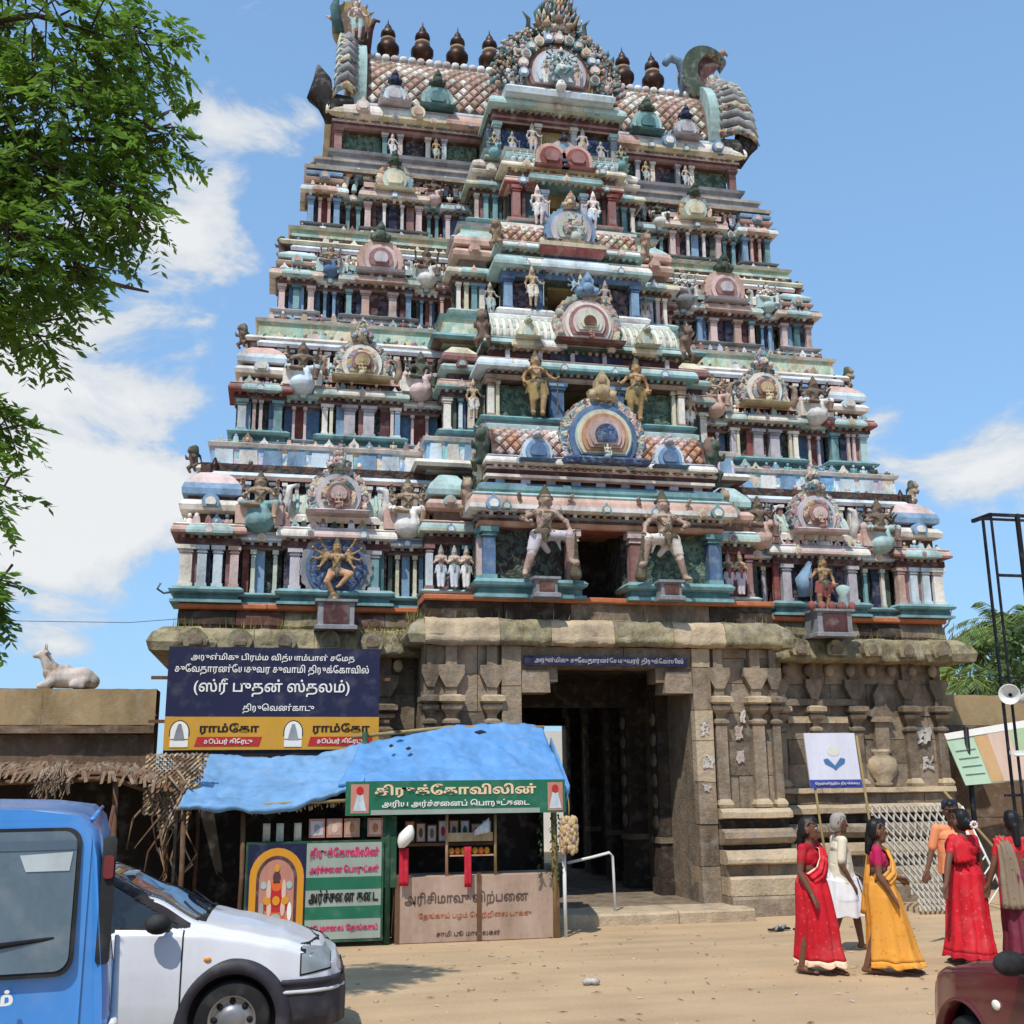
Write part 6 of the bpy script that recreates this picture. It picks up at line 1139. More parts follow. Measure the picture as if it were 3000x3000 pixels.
def tubebody(P, hL, hR, kL, kR, aL, aR, skin, leg=None, foot=True):
    for h_, k_, a_ in ((hL, kL, aL), (hR, kR, aR)):
        limb(P, [h_, k_, a_], [.085, .058, .036], leg or skin); P.append((Vector(k_).lerp(Vector(a_), .2), .052, Vector(k_).lerp(Vector(a_), .5), .05, leg or skin))
        if foot:
            d = Vector((0, -1, 0)); a = Vector(a_); P.append((a + Vector((0, .03, -.03)), .03, a - Vector((0, .1, .045)), .026, skin)); P.append((a - Vector((0, .1, .045)), .026, a - Vector((0, .16, .05)), .018, skin))
            for i in range(5): P.append((a + Vector(((i - 2) * .014, -.15, -.052)), .01, a + Vector(((i - 2) * .017, -.19 + abs(i - 1.6) * .009, -.056)), .008, skin))
def torso(P, sL, sR, pel, skin, top, mid):
    ch = (Vector(sL) + Vector(sR)) / 2; P.append((Vector(sL), .05, Vector(sR), .05, top)); c = ch + Vector((0, .0, -.1))
    P.append((c + Vector((-.07, 0, 0)), .098, c + Vector((.07, 0, 0)), .098, top)); P.append((c + Vector((-.055, -.05, -.04)), .06, c + Vector((.055, -.05, -.04)), .06, top)); c2 = ch.lerp(Vector(pel), .55)
    P.append((c2 + Vector((-.05, 0, 0)), .09, c2 + Vector((.05, 0, 0)), .09, mid)); p = Vector(pel); P.append((p + Vector((-.06, 0, .03)), .11, p + Vector((.06, 0, .03)), .11, mid)); P.append((c, .09, c2, .09, top if mid == top else mid)); P.append((c2, .09, p, .1, mid))
    P.append((ch + Vector((0, .0, 0)), .05, ch + Vector((0, -.01, .09)), .044, skin))
def arms(P, sh, el, wr, skin, sleeve, frac=.6, side=1, sr=.052):
    s, e, w = Vector(sh), Vector(el), Vector(wr); m = s.lerp(e, frac); P.append((s, sr, m, sr - .006, sleeve)); P.append((m, .04, e, .036, skin)); P.append((e, .036, e.lerp(w, .3), .036, skin)); P.append((e.lerp(w, .3), .036, w, .023, skin)); hand(P, w, w - e, side, skin)
def drape(name, rings, m, parent, folds=9, depth=.05, phase=0, n=72, band=None):
    """cloth tube through rings (cx, cy, z, rx, ry); folds deepen downwards"""
    P = []; K = 40
    for k in range(K + 1):
        t = k / K * (len(rings) - 1); i = min(int(t), len(rings) - 2); f = t - i; f = f * f * (3 - 2 * f); a, b = rings[i], rings[i + 1]; c = [a[q] + (b[q] - a[q]) * f for q in range(5)]; v = k / K; row = []
        for j in range(n):
            th = 2 * math.pi * j / n; w = math.sin(folds * th + phase + 1.6 * v + .8 * math.sin(2 * th)) + .5 * math.sin(folds * 1.7 * th + 3 * v + phase); q = 1 + depth * (.25 + .75 * v) * w + .03 * mnoise.noise(Vector((th * 2, v * 6, phase)))
            row.append((c[0] + c[3] * q * math.cos(th), c[1] + c[4] * q * math.sin(th), c[2] + (.012 * math.sin(folds * th) if k == K else 0) + .015 * mnoise.noise(Vector((th * 3, v * 5, phase + 4)))))
        P.append(row)
    mb = MB()
    if band: mb.grid(P[:-3], m, closed=True); mb.grid(P[-4:], band, closed=True)
    else: mb.grid(P, m, closed=True)
    return mb.build(name, parent, local=True, solid=.003)
def ribbon(name, pts, m, parent, w=.12, folds=4, wd=None, border=None):
    """pleated cloth band along pts [(point, outward, halfwidth)]"""
    P = []; n = 20; S = 36; L = len(pts) - 1
    for k in range(S + 1):
        t = k / S * L; i = min(int(t), L - 1); f = t - i; p = Vector(pts[i][0]).lerp(Vector(pts[i + 1][0]), f); o = Vector(pts[i][1]).lerp(Vector(pts[i + 1][1]), f).normalized(); hw = pts[i][2] + (pts[i + 1][2] - pts[i][2]) * f
        a = Vector(pts[min(i + 1, L)][0]) - Vector(pts[i][0]); sdir = a.cross(o).normalized()
        P.append([p + sdir * hw * (2 * j / n - 1) + o * (.012 * math.sin(folds * 2 * math.pi * j / n + k * .15) - .06 * (2 * j / n - 1) ** 2 * hw / .12) for j in range(n + 1)])
    mb = MB(); mb.grid([r[1:-1] for r in P] if border else P, m)
    if border: mb.grid([r[:2] for r in P], border); mb.grid([r[-2:] for r in P], border)
    return mb.build(name, parent, local=True, solid=.005)
VX = .0085
def woman(loc, rz, k, label, sari, blouse, pose, skin='skin', bun=False, hyaw=0, flare=(0, 0), folds=9, flowers=False, back=False, border='border', pallu=None):
    t = thing('person', label, 'person', loc, R(rz), 'women walking across the yard'); t.scale = (k, k, k); P = []
    st = pose.get('stride', .16); hip = .86; sL, sR = (.165, 0, 1.27), (-.165, 0, 1.27)
    torso(P, sL, sR, (0, 0, .9), skin, blouse, blouse if back else skin); head(P, (0, -.02, 1.45), R(hyaw), skin, 'hair', bun)
    tubebody(P, (.085, 0, hip), (-.085, 0, hip), (.075, -.03 - st * .3, .48), (-.075, .02 + st * .2, .47), (.085, -st, .075), (-.085, st, .085), skin)
    for side, sh, key in ((1, sL, 'L'), (-1, sR, 'R')): arms(P, sh, pose[key][0], pose[key][1], skin, blouse, .55, side)
    link('body', grow('body', P, VX, 3), t)
    fx, fy = flare
    drape('skirt', [(0, 0, 1.0, .15, .13), (0, 0, .92, .175, .16), (0, -.01, .8, .19, .18), (fx * .3, fy * .3 - .02, .5, .19, .215), (fx * .7, fy * .7, .27, .19, .245), (fx, fy, .085, .205, .285)], sari, t, folds, .1, rz, band=border)
    ribbon('sari_end', [((-.15, -.1, .93), (-.5, -.8, 0), .1), ((-.05, -.17, 1.0), (-.2, -1, 0), .1), ((.05, -.165, 1.12), (.1, -1, .1), .1), ((.12, -.12, 1.24), (.2, -.9, .3), .085), ((.15, -.01, 1.33), (.1, 0, 1), .075), ((.13, .1, 1.24), (.2, .9, .4), .09), ((.12, .135, 1.05), (.2, 1, 0), .11)] + ([] if back else [((.13, .17, .85), (.3, 1, 0), .13), ((.14, .21, .6), (.3, 1, 0), .14)]), pallu or sari, t, border=border)
    ribbon('waist_fold', [((-.17, .05, 1.0), (-1, .3, 0), .03), ((-.1, -.13, .99), (-.5, -.9, 0), .035), ((.06, -.15, .98), (.3, -.9, 0), .035), ((.17, -.03, .98), (1, -.2, 0), .035), ((.1, .13, .99), (.5, .9, 0), .03)], sari, t)
    if flowers:
        f = MB()
        for i in range(9): f.ball((.045 * math.cos(i * .7), .165, 1.43 + .03 * math.sin(i * .7)), .016, 'cloth_white', 6, 4)
        tag(f.build('hair_flower', t, local=True), kind='stuff')
    return t
gp = lambda x, y: (x, y, ground_z(y))
DOWN = lambda s: ((s * .22, .03, 1.02), (s * .23, -.03, .79))
woman(gp(.33, -6.3), 38, 1.02, 'woman in a plain bright red sari walking at the left of the group', 'sari_red', 'sari_red_dark', dict(L=((.23, .06, 1.02), (.25, .02, .79)), R=((-.21, .02, 1.03), (-.2, -.1, .8)), stride=.13), flare=(.08, .0), hyaw=10, folds=8)
woman(gp(1.03, -6.5), 60, 1.0, 'woman in a golden yellow sari with a magenta blouse walking to the right', 'sari_yellow', 'blouse_magenta', dict(L=((.21, -.02, 1.02), (.08, -.2, .97)), R=((-.21, .0, 1.02), (-.2, -.12, .82)), stride=.2), flare=(.0, -.1), hyaw=12, folds=7, border='sari_yellow')
woman(gp(2.28, -6.2), 196, 1.05, 'woman seen from behind in a red sari with white flowers in her hair', 'sari_red', 'sari_red', dict(R=((-.23, 0, 1.03), (-.24, -.03, .8)), L=((.28, .02, 1.05), (.37, .04, .82)), stride=.1), bun=True, flare=(.08, .02), folds=8, flowers=True, back=True, border='sari_red_dark')
woman(gp(2.72, -6.5), 165, 1.04, 'woman in an olive patterned sari and red blouse at the right edge', 'sari_maroon', 'sari_red', dict(L=((.24, .0, 1.03), (.3, -.05, .82)), R=((-.28, .02, 1.04), (-.42, -.04, .84)), stride=.12), flare=(0, 0), folds=9, back=False, border='sari_red_dark', pallu='sari_olive')
def man(loc, rz, k, label, shirt, skin, hair, pose, legs, cap=None):
    t = thing('person', label, 'person', loc, R(rz)); t.scale = (k, k, k); P = []; st = pose.get('stride', .2); sL, sR = (.18, 0, 1.33), (-.18, 0, 1.33)
    torso(P, sL, sR, (0, 0, .95), skin, shirt, shirt); head(P, (0, -.03, 1.52), R(pose.get('yaw', 0)), skin, hair, style='short')
    tubebody(P, (.085, 0, .9), (-.085, 0, .9), (.09, -.06 - st * .5, .5), (-.09, .0 + st * .3, .49), (.085, -st, .08), (-.085, st, .09), skin, leg=legs)
    for side, sh, key in ((1, sL, 'L'), (-1, sR, 'R')): arms(P, sh, pose[key][0], pose[key][1], skin, shirt, .8, side, .062)
    link('body', grow('body', P, VX, 3), t)
    drape('shirt_hem', [(0, 0, 1.2, .185, .13), (0, 0, 1.05, .185, .145), (0, 0, .92, .19, .155), (0, 0, .82, .2, .165)], shirt, t, 5, .04, rz)
    return t
m1 = man(gp(1.5, -4.75), 78, .98, 'grey-haired man in a cream shirt and short white wrap walking to the right', 'shirt_cream', 'skin', 'hair_grey', dict(L=((.22, .0, 1.05), (.14, -.2, .92)), R=((-.22, .05, 1.05), (-.2, -.08, .82)), stride=.22, yaw=0), None)
drape('dhoti', [(0, 0, .98, .16, .14), (0, 0, .85, .2, .19), (0, -.02, .62, .22, .23), (0, -.03, .42, .21, .26)], 'dhoti', m1, 7, .06, 2)
ribbon('dhoti_fold', [((.15, -.1, .9), (.5, -.9, 0), .08), ((.08, -.25, .78), (.2, -1, 0), .14), ((.1, -.3, .6), (.2, -1, 0), .15), ((.12, -.3, .5), (.2, -1, 0), .1)], 'dhoti', m1)
m2 = man(gp(3.12, -4.7), -20, 1.06, 'man in an orange shirt and dark cap standing behind the woman with flowers', 'shirt_orange', 'skin', 'hair', dict(L=((.24, .0, 1.06), (.26, -.05, .84)), R=((-.26, .0, 1.07), (-.34, -.04, .84)), stride=.04, yaw=-20), 'trouser')
c_ = MB(); c_.lathe(0, 0, [(.098, 1.555), (.1, 1.59), (.095, 1.64), (.07, 1.67), (.02, 1.68)], 'cap_navy', 16); c_.box(-.07, .07, -.17, -.08, 1.555, 1.565, 'cap_navy'); c_.build('cap', m2, local=True)
ribbon('shoulder_cloth', [((.12, -.13, 1.1), (0, -1, 0), .06), ((.12, -.1, 1.28), (0, -1, .3), .06), ((.1, .0, 1.4), (0, 0, 1), .06), ((.1, .12, 1.28), (0, 1, .2), .06)], 'cloth_white', m2)
# ---------------------------------------------------------------- vehicles
def carpaint(name, c, rough=.28, amount=.12):
    m = mat(name, c, rough=rough, amount=amount, scale=1.2, bump=0, spec=.5); p = m.node_tree.nodes['Principled BSDF']; p.inputs['Coat Weight'].default_value = .5; p.inputs['Coat Roughness'].default_value = .06; return m
carpaint('paint_white', (216, 216, 220), .3, .22); carpaint('paint_blue', (62, 134, 208), .32, .3); carpaint('paint_maroon', (92, 20, 32))
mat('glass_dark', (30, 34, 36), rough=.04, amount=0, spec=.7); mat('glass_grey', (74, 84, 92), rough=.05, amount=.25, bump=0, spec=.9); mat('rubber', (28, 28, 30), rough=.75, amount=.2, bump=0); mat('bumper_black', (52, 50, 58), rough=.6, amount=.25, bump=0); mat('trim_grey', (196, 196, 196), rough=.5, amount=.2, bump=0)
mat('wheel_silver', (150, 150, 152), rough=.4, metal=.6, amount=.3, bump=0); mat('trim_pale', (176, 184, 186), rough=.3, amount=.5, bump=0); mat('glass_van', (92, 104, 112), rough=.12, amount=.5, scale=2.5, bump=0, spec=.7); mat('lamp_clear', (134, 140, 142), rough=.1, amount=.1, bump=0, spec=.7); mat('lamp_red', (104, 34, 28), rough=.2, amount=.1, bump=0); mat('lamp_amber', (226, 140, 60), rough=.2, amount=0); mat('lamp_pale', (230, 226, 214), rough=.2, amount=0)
mat('seat_cloth', (44, 40, 42), rough=.9, amount=.2, bump=0)
def interp(tab, x):
    if x <= tab[0][0]: return tab[0][1]
    for (a, u), (b, v) in zip(tab, tab[1:]):
        if x <= b: f = (x - a) / (b - a); f = f * f * (3 - 2 * f) * .5 + f * .5; return u + (v - u) * f
    return tab[-1][1]
class Hull:
    """car shell: x = metres back from the nose; returns a dense grid to cut panels from"""
    def __init__(s, L, top, belt, wid, rw, sill=.2, nx=300, ns=64):
        s.P = []; s.N = None
        for i in range(nx + 1):
            u = i / nx; x = L * (u ** 1.12); zt, zb, w, r = interp(top, x), interp(belt, x), interp(wid, x), interp(rw, x); row = []
            key = [(w - .06, sill), (w - .015, sill + .08), (w, sill + .3 * (zb - sill)), (w, sill + .62 * (zb - sill)), (w - .02, zb - .03), (w - .05, zb), (r + .03, zt - .07), (r - .03, zt - .025), (r * .6, zt - .006), (0, zt)]
            ls = [0]
            for a, b in zip(key, key[1:]): ls.append(ls[-1] + max(.004, math.hypot(a[0] - b[0], a[1] - b[1])))
            cum = [0, .06, .2, .38, .52, .56, .76, .8, .9, 1.0]
            half = []
            for j in range(ns + 1):
                q = j / ns
                for kk in range(9):
                    if q <= cum[kk + 1] + 1e-9:
                        f = (q - cum[kk]) / (cum[kk + 1] - cum[kk]); p0 = key[max(kk - 1, 0)]; p1 = key[kk]; p2 = key[kk + 1]; p3 = key[min(kk + 2, 9)]
                        half.append(tuple(.5 * (2 * p1[d] + (p2[d] - p0[d]) * f * .55 + (-(p2[d] - p0[d]) * .55 * 2 + 3 * (p2[d] - p1[d]) * 2 - (p3[d] - p1[d]) * .55) * f * f + ((p2[d] - p0[d]) * .55 - 4 * (p2[d] - p1[d]) + (p3[d] - p1[d]) * .55) * f ** 3) for d in (0, 1))); break
            s.P.append([(-x, -y, z) for y, z in half] + [(-x, y, z) for y, z in reversed(half[:-1])])
        s.A = np.array(s.P); a, b = np.gradient(s.A, axis=0), np.gradient(s.A, axis=1); n = np.cross(a, b); n /= np.linalg.norm(n, axis=2, keepdims=True) + 1e-9
        c = s.A.mean((0, 1)); sg = np.sign((n * (s.A - c)).sum(2).mean()); s.N = n * sg
    def iso(s, z, xmax, off):
        """line round the nose at height z"""
        L_, R_ = [], []
        for row in s.A:
            if -row[0][0] > xmax: break
            h = len(row) // 2
            for rr, dst in ((row[:h + 1], R_), (row[::-1][:h + 1], L_)):
                for a, b in zip(rr, rr[1:]):
                    if a[2] <= z < b[2]: f = (z - a[2]) / (b[2] - a[2]); p = a + (b - a) * f; n = np.array([.5, np.sign(p[1]), 0]); dst.append(tuple(p + n / np.linalg.norm(n) * off)); break
        return (R_[::-1] + L_)[::6]
    def patch(s, x0, x1, z0, z1, side, m, name, parent, off):
        """panel between two stations and two heights, edges straight along the shell"""
        P_ = []; rows = [i for i in range(len(s.A)) if x0 <= s.A[i][0][0] <= x1]; h = s.A.shape[1] // 2
        for n_, i in enumerate(rows):
            row, nr = (s.A[i][:h + 1], s.N[i][:h + 1]) if side < 0 else (s.A[i][::-1][:h + 1], s.N[i][::-1][:h + 1]); pts = []; f_ = n_ / max(1, len(rows) - 1); sl = .05 * f_
            for k in range(9):
                z = (z0 - sl * .0 + .03 * (1 - f_)) + (z1 - z0 - .03 * (1 - f_) + sl) * k / 8
                for j in range(h):
                    if row[j][2] <= z < row[j + 1][2]: f = (z - row[j][2]) / (row[j + 1][2] - row[j][2]); q = row[j] + (row[j + 1] - row[j]) * f; v = nr[j]; pts.append(tuple(q + v * off)); break
                else: pts.append(pts[-1] if pts else tuple(row[h]))
            P_.append(pts)
        mb = MB(); mb.grid(P_[::2], m); return mb.build(name, parent, local=True)
    def cut(s, cond, m, name, parent, off=0.0, keep=True):
        mb = MB(); a, b = s.A.shape[:2]; C4 = (s.A[:-1, :-1] + s.A[1:, :-1] + s.A[1:, 1:] + s.A[:-1, 1:]) / 4; V = s.A + s.N * off; idx = {}; fs = []; vs = []
        for i in range(a - 1):
            for j in range(b - 1):
                if cond(*C4[i, j]):
                    q = []
                    for k in ((i, j), (i + 1, j), (i + 1, j + 1), (i, j + 1)):
                        if k not in idx: idx[k] = len(vs); vs.append(tuple(V[k]))
                        q.append(idx[k])
                    fs.append(tuple(q))
        mb.add(vs, fs, m, True); return mb.build(name, parent, local=True)
def wheel(parent, x, y, r, side, w=.17):
    o = MB(); yo = side
    pr = [(r * .62, -.5), (r * .9, -.5), (r * .985, -.42), (r, -.2), (r, .2), (r * .985, .42), (r * .9, .5), (r * .62, .5)]
    def rot_lathe(b, prof, m, n=36):
        vs = [(x + q * math.cos(2 * math.pi * k / n), y + h, r + q * math.sin(2 * math.pi * k / n)) for q, h in prof for k in range(n)]
        b.add(vs, [(i * n + k, i * n + (k + 1) % n, (i + 1) * n + (k + 1) % n, (i + 1) * n + k) for i in range(len(prof) - 1) for k in range(n)], m, True)
    wm = MB(); rot_lathe(wm, [(q, h * w) for q, h in pr], 'rubber'); wo_ = wm.build('wheel', parent, local=True)
    rm = MB(); rot_lathe(rm, [(r * .66, yo * w * .46), (r * .6, yo * w * .5), (r * .56, yo * w * .3), (r * .36, yo * w * .28), (r * .3, yo * w * .4), (r * .16, yo * w * .44), (.001, yo * w * .46)], 'wheel_silver'); rm.build('rim', wo_, local=True)
    hb_ = MB()
    for k in range(8): a = 2 * math.pi * k / 8; hb_.ball((x + r * .46 * math.cos(a), y + yo * w * .29, r + r * .46 * math.sin(a)), (.026, .012, .026), 'rubber', 8, 4)
    tag(hb_.build('rim_hole', wo_, local=True), kind='stuff')
    return wo_
def arch_trim(parent, x, r0, r1, z, y, m, name='arch_trim', t=.03, a0=-12, a1=192):
    b = MB(); n = 30; P = []
    for k in range(n + 1):
        a = R(a0 + (a1 - a0) * k / n); c_, s_ = math.cos(a), math.sin(a); P.append([(x + r0 * c_, y + .1, z + r0 * s_), (x + r0 * c_, y - t, z + r0 * s_), (x + (r0 + r1) / 2 * c_, y - t * 1.3, z + (r0 + r1) / 2 * s_), (x + r1 * c_, y - t * .2, z + r1 * s_), (x + r1 * c_, y + .06, z + r1 * s_)])
    b.grid(P, m); return b.build(name, parent, local=True)
# white hatchback: near side is its right side (local -y)
wc = thing('white_car', 'white hatchback with black wheel arch trim parked behind the blue van', 'car', (-4.8, -7.85, 0), R(-2))
H1 = Hull(3.65, [(0, .49), (.025, .6), (.06, .68), (.2, .77), (.5, .87), (.85, .95), (1.12, 1.01), (1.5, 1.2), (1.95, 1.40), (2.4, 1.47), (3.1, 1.45), (3.4, 1.36), (3.65, .95)], [(0, .46), (.025, .57), (.1, .66), (.5, .82), (.85, .89), (1.12, .93), (1.6, .955), (3.2, .99), (3.65, .85)],
          [(0, .42), (.05, .56), (.14, .68), (.3, .75), (.6, .80), (1.2, .82), (3.0, .82), (3.5, .76), (3.65, .62)], [(0, .32), (.1, .5), (.3, .62), (.85, .7), (1.15, .7), (1.5, .66), (1.95, .58), (3.1, .56), (3.65, .5)])
wx, wr = -.85, .36
inarch = lambda x, z, cx=-.85, r=.36: (x - cx) ** 2 + (z - .3) ** 2 < r * r
wcond = lambda x, y, z: abs(y) > .5 and -2.02 < x < -1.2 and z > .965 and z < 1.0 + (-x - 1.2) * .56 and z < 1.39
rcond = lambda x, y, z: abs(y) > .5 and -2.95 < x < -2.08 and .965 < z < 1.38
scr = lambda x, y, z: -1.93 < x < -1.14 and abs(y) < (.60 + .06 * (-1.14 - x) / -.8) and z > 1.0 + .0 * x and (z > .98 + (-1.14 - x) * .43)
lamp = lambda x, y, z: y < -.3 and -.42 < x < -.06 and .6 + .0 * x < z < .79 - (x + .42) * .25 and z > .585 + max(0, (-x - .2)) * .25
lamp2 = lambda x, y, z: y > .3 and -.42 < x < -.06 and .6 < z < .79 - (x + .42) * .25
bump = lambda x, y, z: x > -.5 and z < .55 and not inarch(x, z)
gl = lambda x, y, z: wcond(x, y, z) or rcond(x, y, z) or scr(x, y, z)
H1.cut(lambda x, y, z: not (gl(x, y, z) or (inarch(x, z) and abs(y) > .5) or bump(x, y, z)), 'paint_white', 'body', wc)
b = MB(); b.add([tuple(p) for p in H1.A[0]], [tuple(range(len(H1.A[0])))], 'bumper_black'); b.build('grille', wc, local=True)
H1.cut(scr, 'glass_grey', 'windscreen', wc, -.004); 
for sd_ in (-1, 1):
    H1.cut(lambda x, y, z: y * sd_ > 0 and wcond(x, y, z), 'glass_dark', 'side_window', wc, -.008); H1.cut(lambda x, y, z: y * sd_ > 0 and rcond(x, y, z), 'glass_dark', 'side_window', wc, -.008)
    H1.cut(lambda x, y, z: y * sd_ > 0 and wcond(x, y, z) and (z > .985 + (-x - 1.2) * .56 - .045 or z < .985 or x > -1.3), 'seat_cloth', 'window_frame', wc, .0)
H1.patch(-.36, -.1, .585, .75, -1, 'rubber', 'headlight_frame', wc, .004); H1.patch(-.345, -.115, .6, .735, -1, 'lamp_clear', 'headlight', wc, .009); H1.patch(-.36, -.1, .585, .75, 1, 'rubber', 'headlight_frame', wc, .004); H1.patch(-.345, -.115, .6, .735, 1, 'lamp_clear', 'headlight', wc, .009)
H1.cut(bump, 'bumper_black', 'bumper', wc, .018); 
q = MB(); q.tube(H1.iso(.545, .5, .016), .022, 'bumper_black', 8); q.build('bumper_lip', wc, local=True); q = MB(); q.tube(H1.iso(.475, .5, .02), .014, 'trim_grey', 8); q.build('bumper_strip', wc, local=True)
H1.cut(lambda x, y, z: abs(y) > .5 and ((-1.245 < x < -1.235 and .3 < z < .95) or (-2.055 < x < -2.045 and .3 < z < .95)), 'rubber', 'door_gap', wc, .003)
for sd_ in (-1, 1): arch_trim(wc, wx, .33, .44, .3, -.795 if sd_ < 0 else .72, 'bumper_black')
wheel(wc, wx, -.7, .29, -1); wheel(wc, -3.05, -.7, .29, -1); wheel(wc, wx, .68, .29, 1); wheel(wc, -3.05, .68, .29, 1)
b = MB(); b.box(-1.5, -.4, -.62, .62, .15, .62, 'seat_cloth'); b.box(-3.3, -1.5, -.7, .7, .2, .9, 'seat_cloth'); b.build('cabin_floor', wc, local=True)
b = MB(); b.ball((-1.42, -.93, 1.02), (.1, .07, .075), 'rubber', 12, 8); b.tube([(-1.36, -.8, .97), (-1.4, -.9, 1.0)], .03, 'rubber', 7); b.build('wing_mirror', wc, local=True)
b = MB(); b.ball((-1.05, -.815, .74), (.03, .012, .02), 'lamp_amber', 8, 5); b.build('indicator', wc, local=True)
for y in (-.2, .25): b = MB(); b.tube([(-1.1, y, 1.02), (-1.3, y + .25, 1.13)], .012, 'rubber', 6); b.build('wiper', wc, local=True)
b = MB(); b.box(-1.2, -1.08, -.6, .6, .96, 1.012, 'rubber', .02, .02); b.build('cowl', wc, local=True)
b = MB(); b.box(-1.9, -1.72, -.2, .12, 1.325, 1.34, 'ink_white'); bo = b.build('sun_strip', wc, local=True); bo.rotation_euler = (0, 0, 0)
for sx_ in (-1.95, -2.75): b = MB(); b.ring(sx_ - .25, sx_ + .1, -.5, -.1, [(0, .6), (.02, .9), (-.06, 1.15)], 'seat_cloth'); b.build('seat', wc, local=True)

# blue van, seen from behind
VAN = (-6.09, -12.5); vr = R(7.0)
bv = thing('blue_van', 'bright blue van seen from behind with a wide dark rear window', 'van', (VAN[0] - .8 * math.cos(vr), VAN[1] - .8 * math.sin(vr), 0), vr)
# local: x right, y forward, z up; rear face at y = 0
def rrect(x0, x1, z0, z1, r, n=6):
    p = []
    for cx, cz, a0 in ((x1 - r, z1 - r, 0), (x0 + r, z1 - r, 90), (x0 + r, z0 + r, 180), (x1 - r, z0 + r, 270)): p += [(cx + r * math.cos(R(a0 + 90 * k / n)), cz + r * math.sin(R(a0 + 90 * k / n))) for k in range(n + 1)]
    return p
b = MB(); prof = []
sec = lambda y, ins, zt: [(x * (1 - ins), y, z) for x, z in [(.74, .3), (.8, .42), (.8, 1.0), (.785, 1.2), (.72, 1.75), (.69, 1.87), (.62, 1.935), (.4, 1.965), (0, 1.975), (-.4, 1.965), (-.62, 1.935), (-.69, 1.87), (-.72, 1.75), (-.785, 1.2), (-.8, 1.0), (-.8, .42), (-.74, .3)]]
S_ = [sec(0.0, .04, 0), sec(.03, .015, 0), sec(.1, 0, 0), sec(.6, 0, 0), sec(1.5, 0, 0), sec(2.6, 0, 0), sec(3.1, .04, 0), sec(3.2, .1, 0)]
for i, row in enumerate(S_):     # the tail and windscreen lean inwards towards the roof
    S_[i] = [(x, y + (.12 * max(0, z - 1.1) if i < 3 else (-.5 * max(0, z - 1.1) if i > 5 else 0)), z) for x, y, z in row]
b.grid(S_, 'paint_blue', closed=True); b.add(S_[0], [tuple(range(len(S_[0])))], 'paint_blue'); b.add(S_[-1], [tuple(range(len(S_[0]) - 1, -1, -1))], 'paint_blue')
vb = b.build('body', bv, local=True); md = vb.modifiers.new('e', 'EDGE_SPLIT'); md.split_angle = R(42)
lean = lambda z: .12 * max(0, z - 1.1)
def rearpanel(name, poly, y0, t, m, parent, m2=None):
    q = MB(); n = len(poly); f = [(x, y0 + lean(z), z) for x, z in poly] + [(x, y0 + t + lean(z), z) for x, z in poly]
    q.add(f, [tuple(range(n))], m); q.add(f, [(i, i + n, (i + 1) % n + n, (i + 1) % n) for i in range(n)], m2 or m); return q.build(name, parent, local=True)
rearpanel('window_seal', rrect(-.625, .625, 1.262, 1.885, .07), -.012, .04, 'rubber', bv); rearpanel('rear_window', rrect(-.605, .605, 1.285, 1.87, .06), -.018, .04, 'glass_van', bv)
rearpanel('tailgate_edge', rrect(-.665, .665, .5, 1.915, .1), -.004, .03, 'paint_blue', bv, 'rubber')
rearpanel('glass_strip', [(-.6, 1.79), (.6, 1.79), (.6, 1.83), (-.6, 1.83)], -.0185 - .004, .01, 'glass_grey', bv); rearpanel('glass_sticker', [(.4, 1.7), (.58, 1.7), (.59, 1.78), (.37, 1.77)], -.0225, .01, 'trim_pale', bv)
q = MB(); q.tube([(.54, -.01 + lean(1.4), 1.42), (.1, -.03 + lean(1.36), 1.38), (-.4, -.02, 1.35)], [.008, .02, .014], 'rubber', 6); q.box(.1, .24, -.03, 0.03, 1.34, 1.42, 'rubber'); q.build('wiper', bv, local=True)
for s in (-1, 1):
    lm = rearpanel('tail_lamp', rrect(s * .745 - .03, s * .745 + .03, 1.3, 1.84, .02), -.0, .06, 'rubber', bv); rearpanel('lamp_lens', rrect(s * .745 - .022, s * .745 + .022, 1.66, 1.76, .015), -.02, .03, 'lamp_red', lm)
    q = MB(); q.box(s * .797, s * .802, .5, 2.4, 1.25, 1.72, 'glass_dark'); q.v = [(x - s * (.08 * (z - 1.2) / .5), y, z) for x, y, z in q.v]; q.build('side_window', bv, local=True)
    q = MB(); q.tube([(s * .81, .02, 1.05), (s * .812, 2.9, 1.05)], .02, 'trim_grey', 6); q.build('side_moulding', bv, local=True)
    q = MB(); q.tube([(s * .66, .2, 1.915), (s * .66, 2.7, 1.915)], .012, 'paint_blue', 6); q.build('roof_gutter', bv, local=True)
q = MB(); q.box(-.82, .82, -.08, .05, .35, .6, 'bumper_black', .03, .02); q.build('bumper', bv, local=True)
lt = lettering('சிவகாரம்', 0, 0, 0, .52, .08, 'ink_white', None, bold=.03); lt.parent = bv; lt.location = (.14, -.035, 1.19)
for x, y, s in ((-.72, .5, -1), (.72, .5, 1), (-.72, 2.6, -1), (.72, 2.6, 1)):
    q = MB(); q.lathe(0, 0, [(.1, -.07), (.26, -.07), (.28, -.04), (.28, .04), (.26, .07), (.1, .07)], 'rubber', 24); o = q.build('wheel', bv, local=True); o.rotation_euler = (0, R(90), 0); o.location = (x, y, .28)

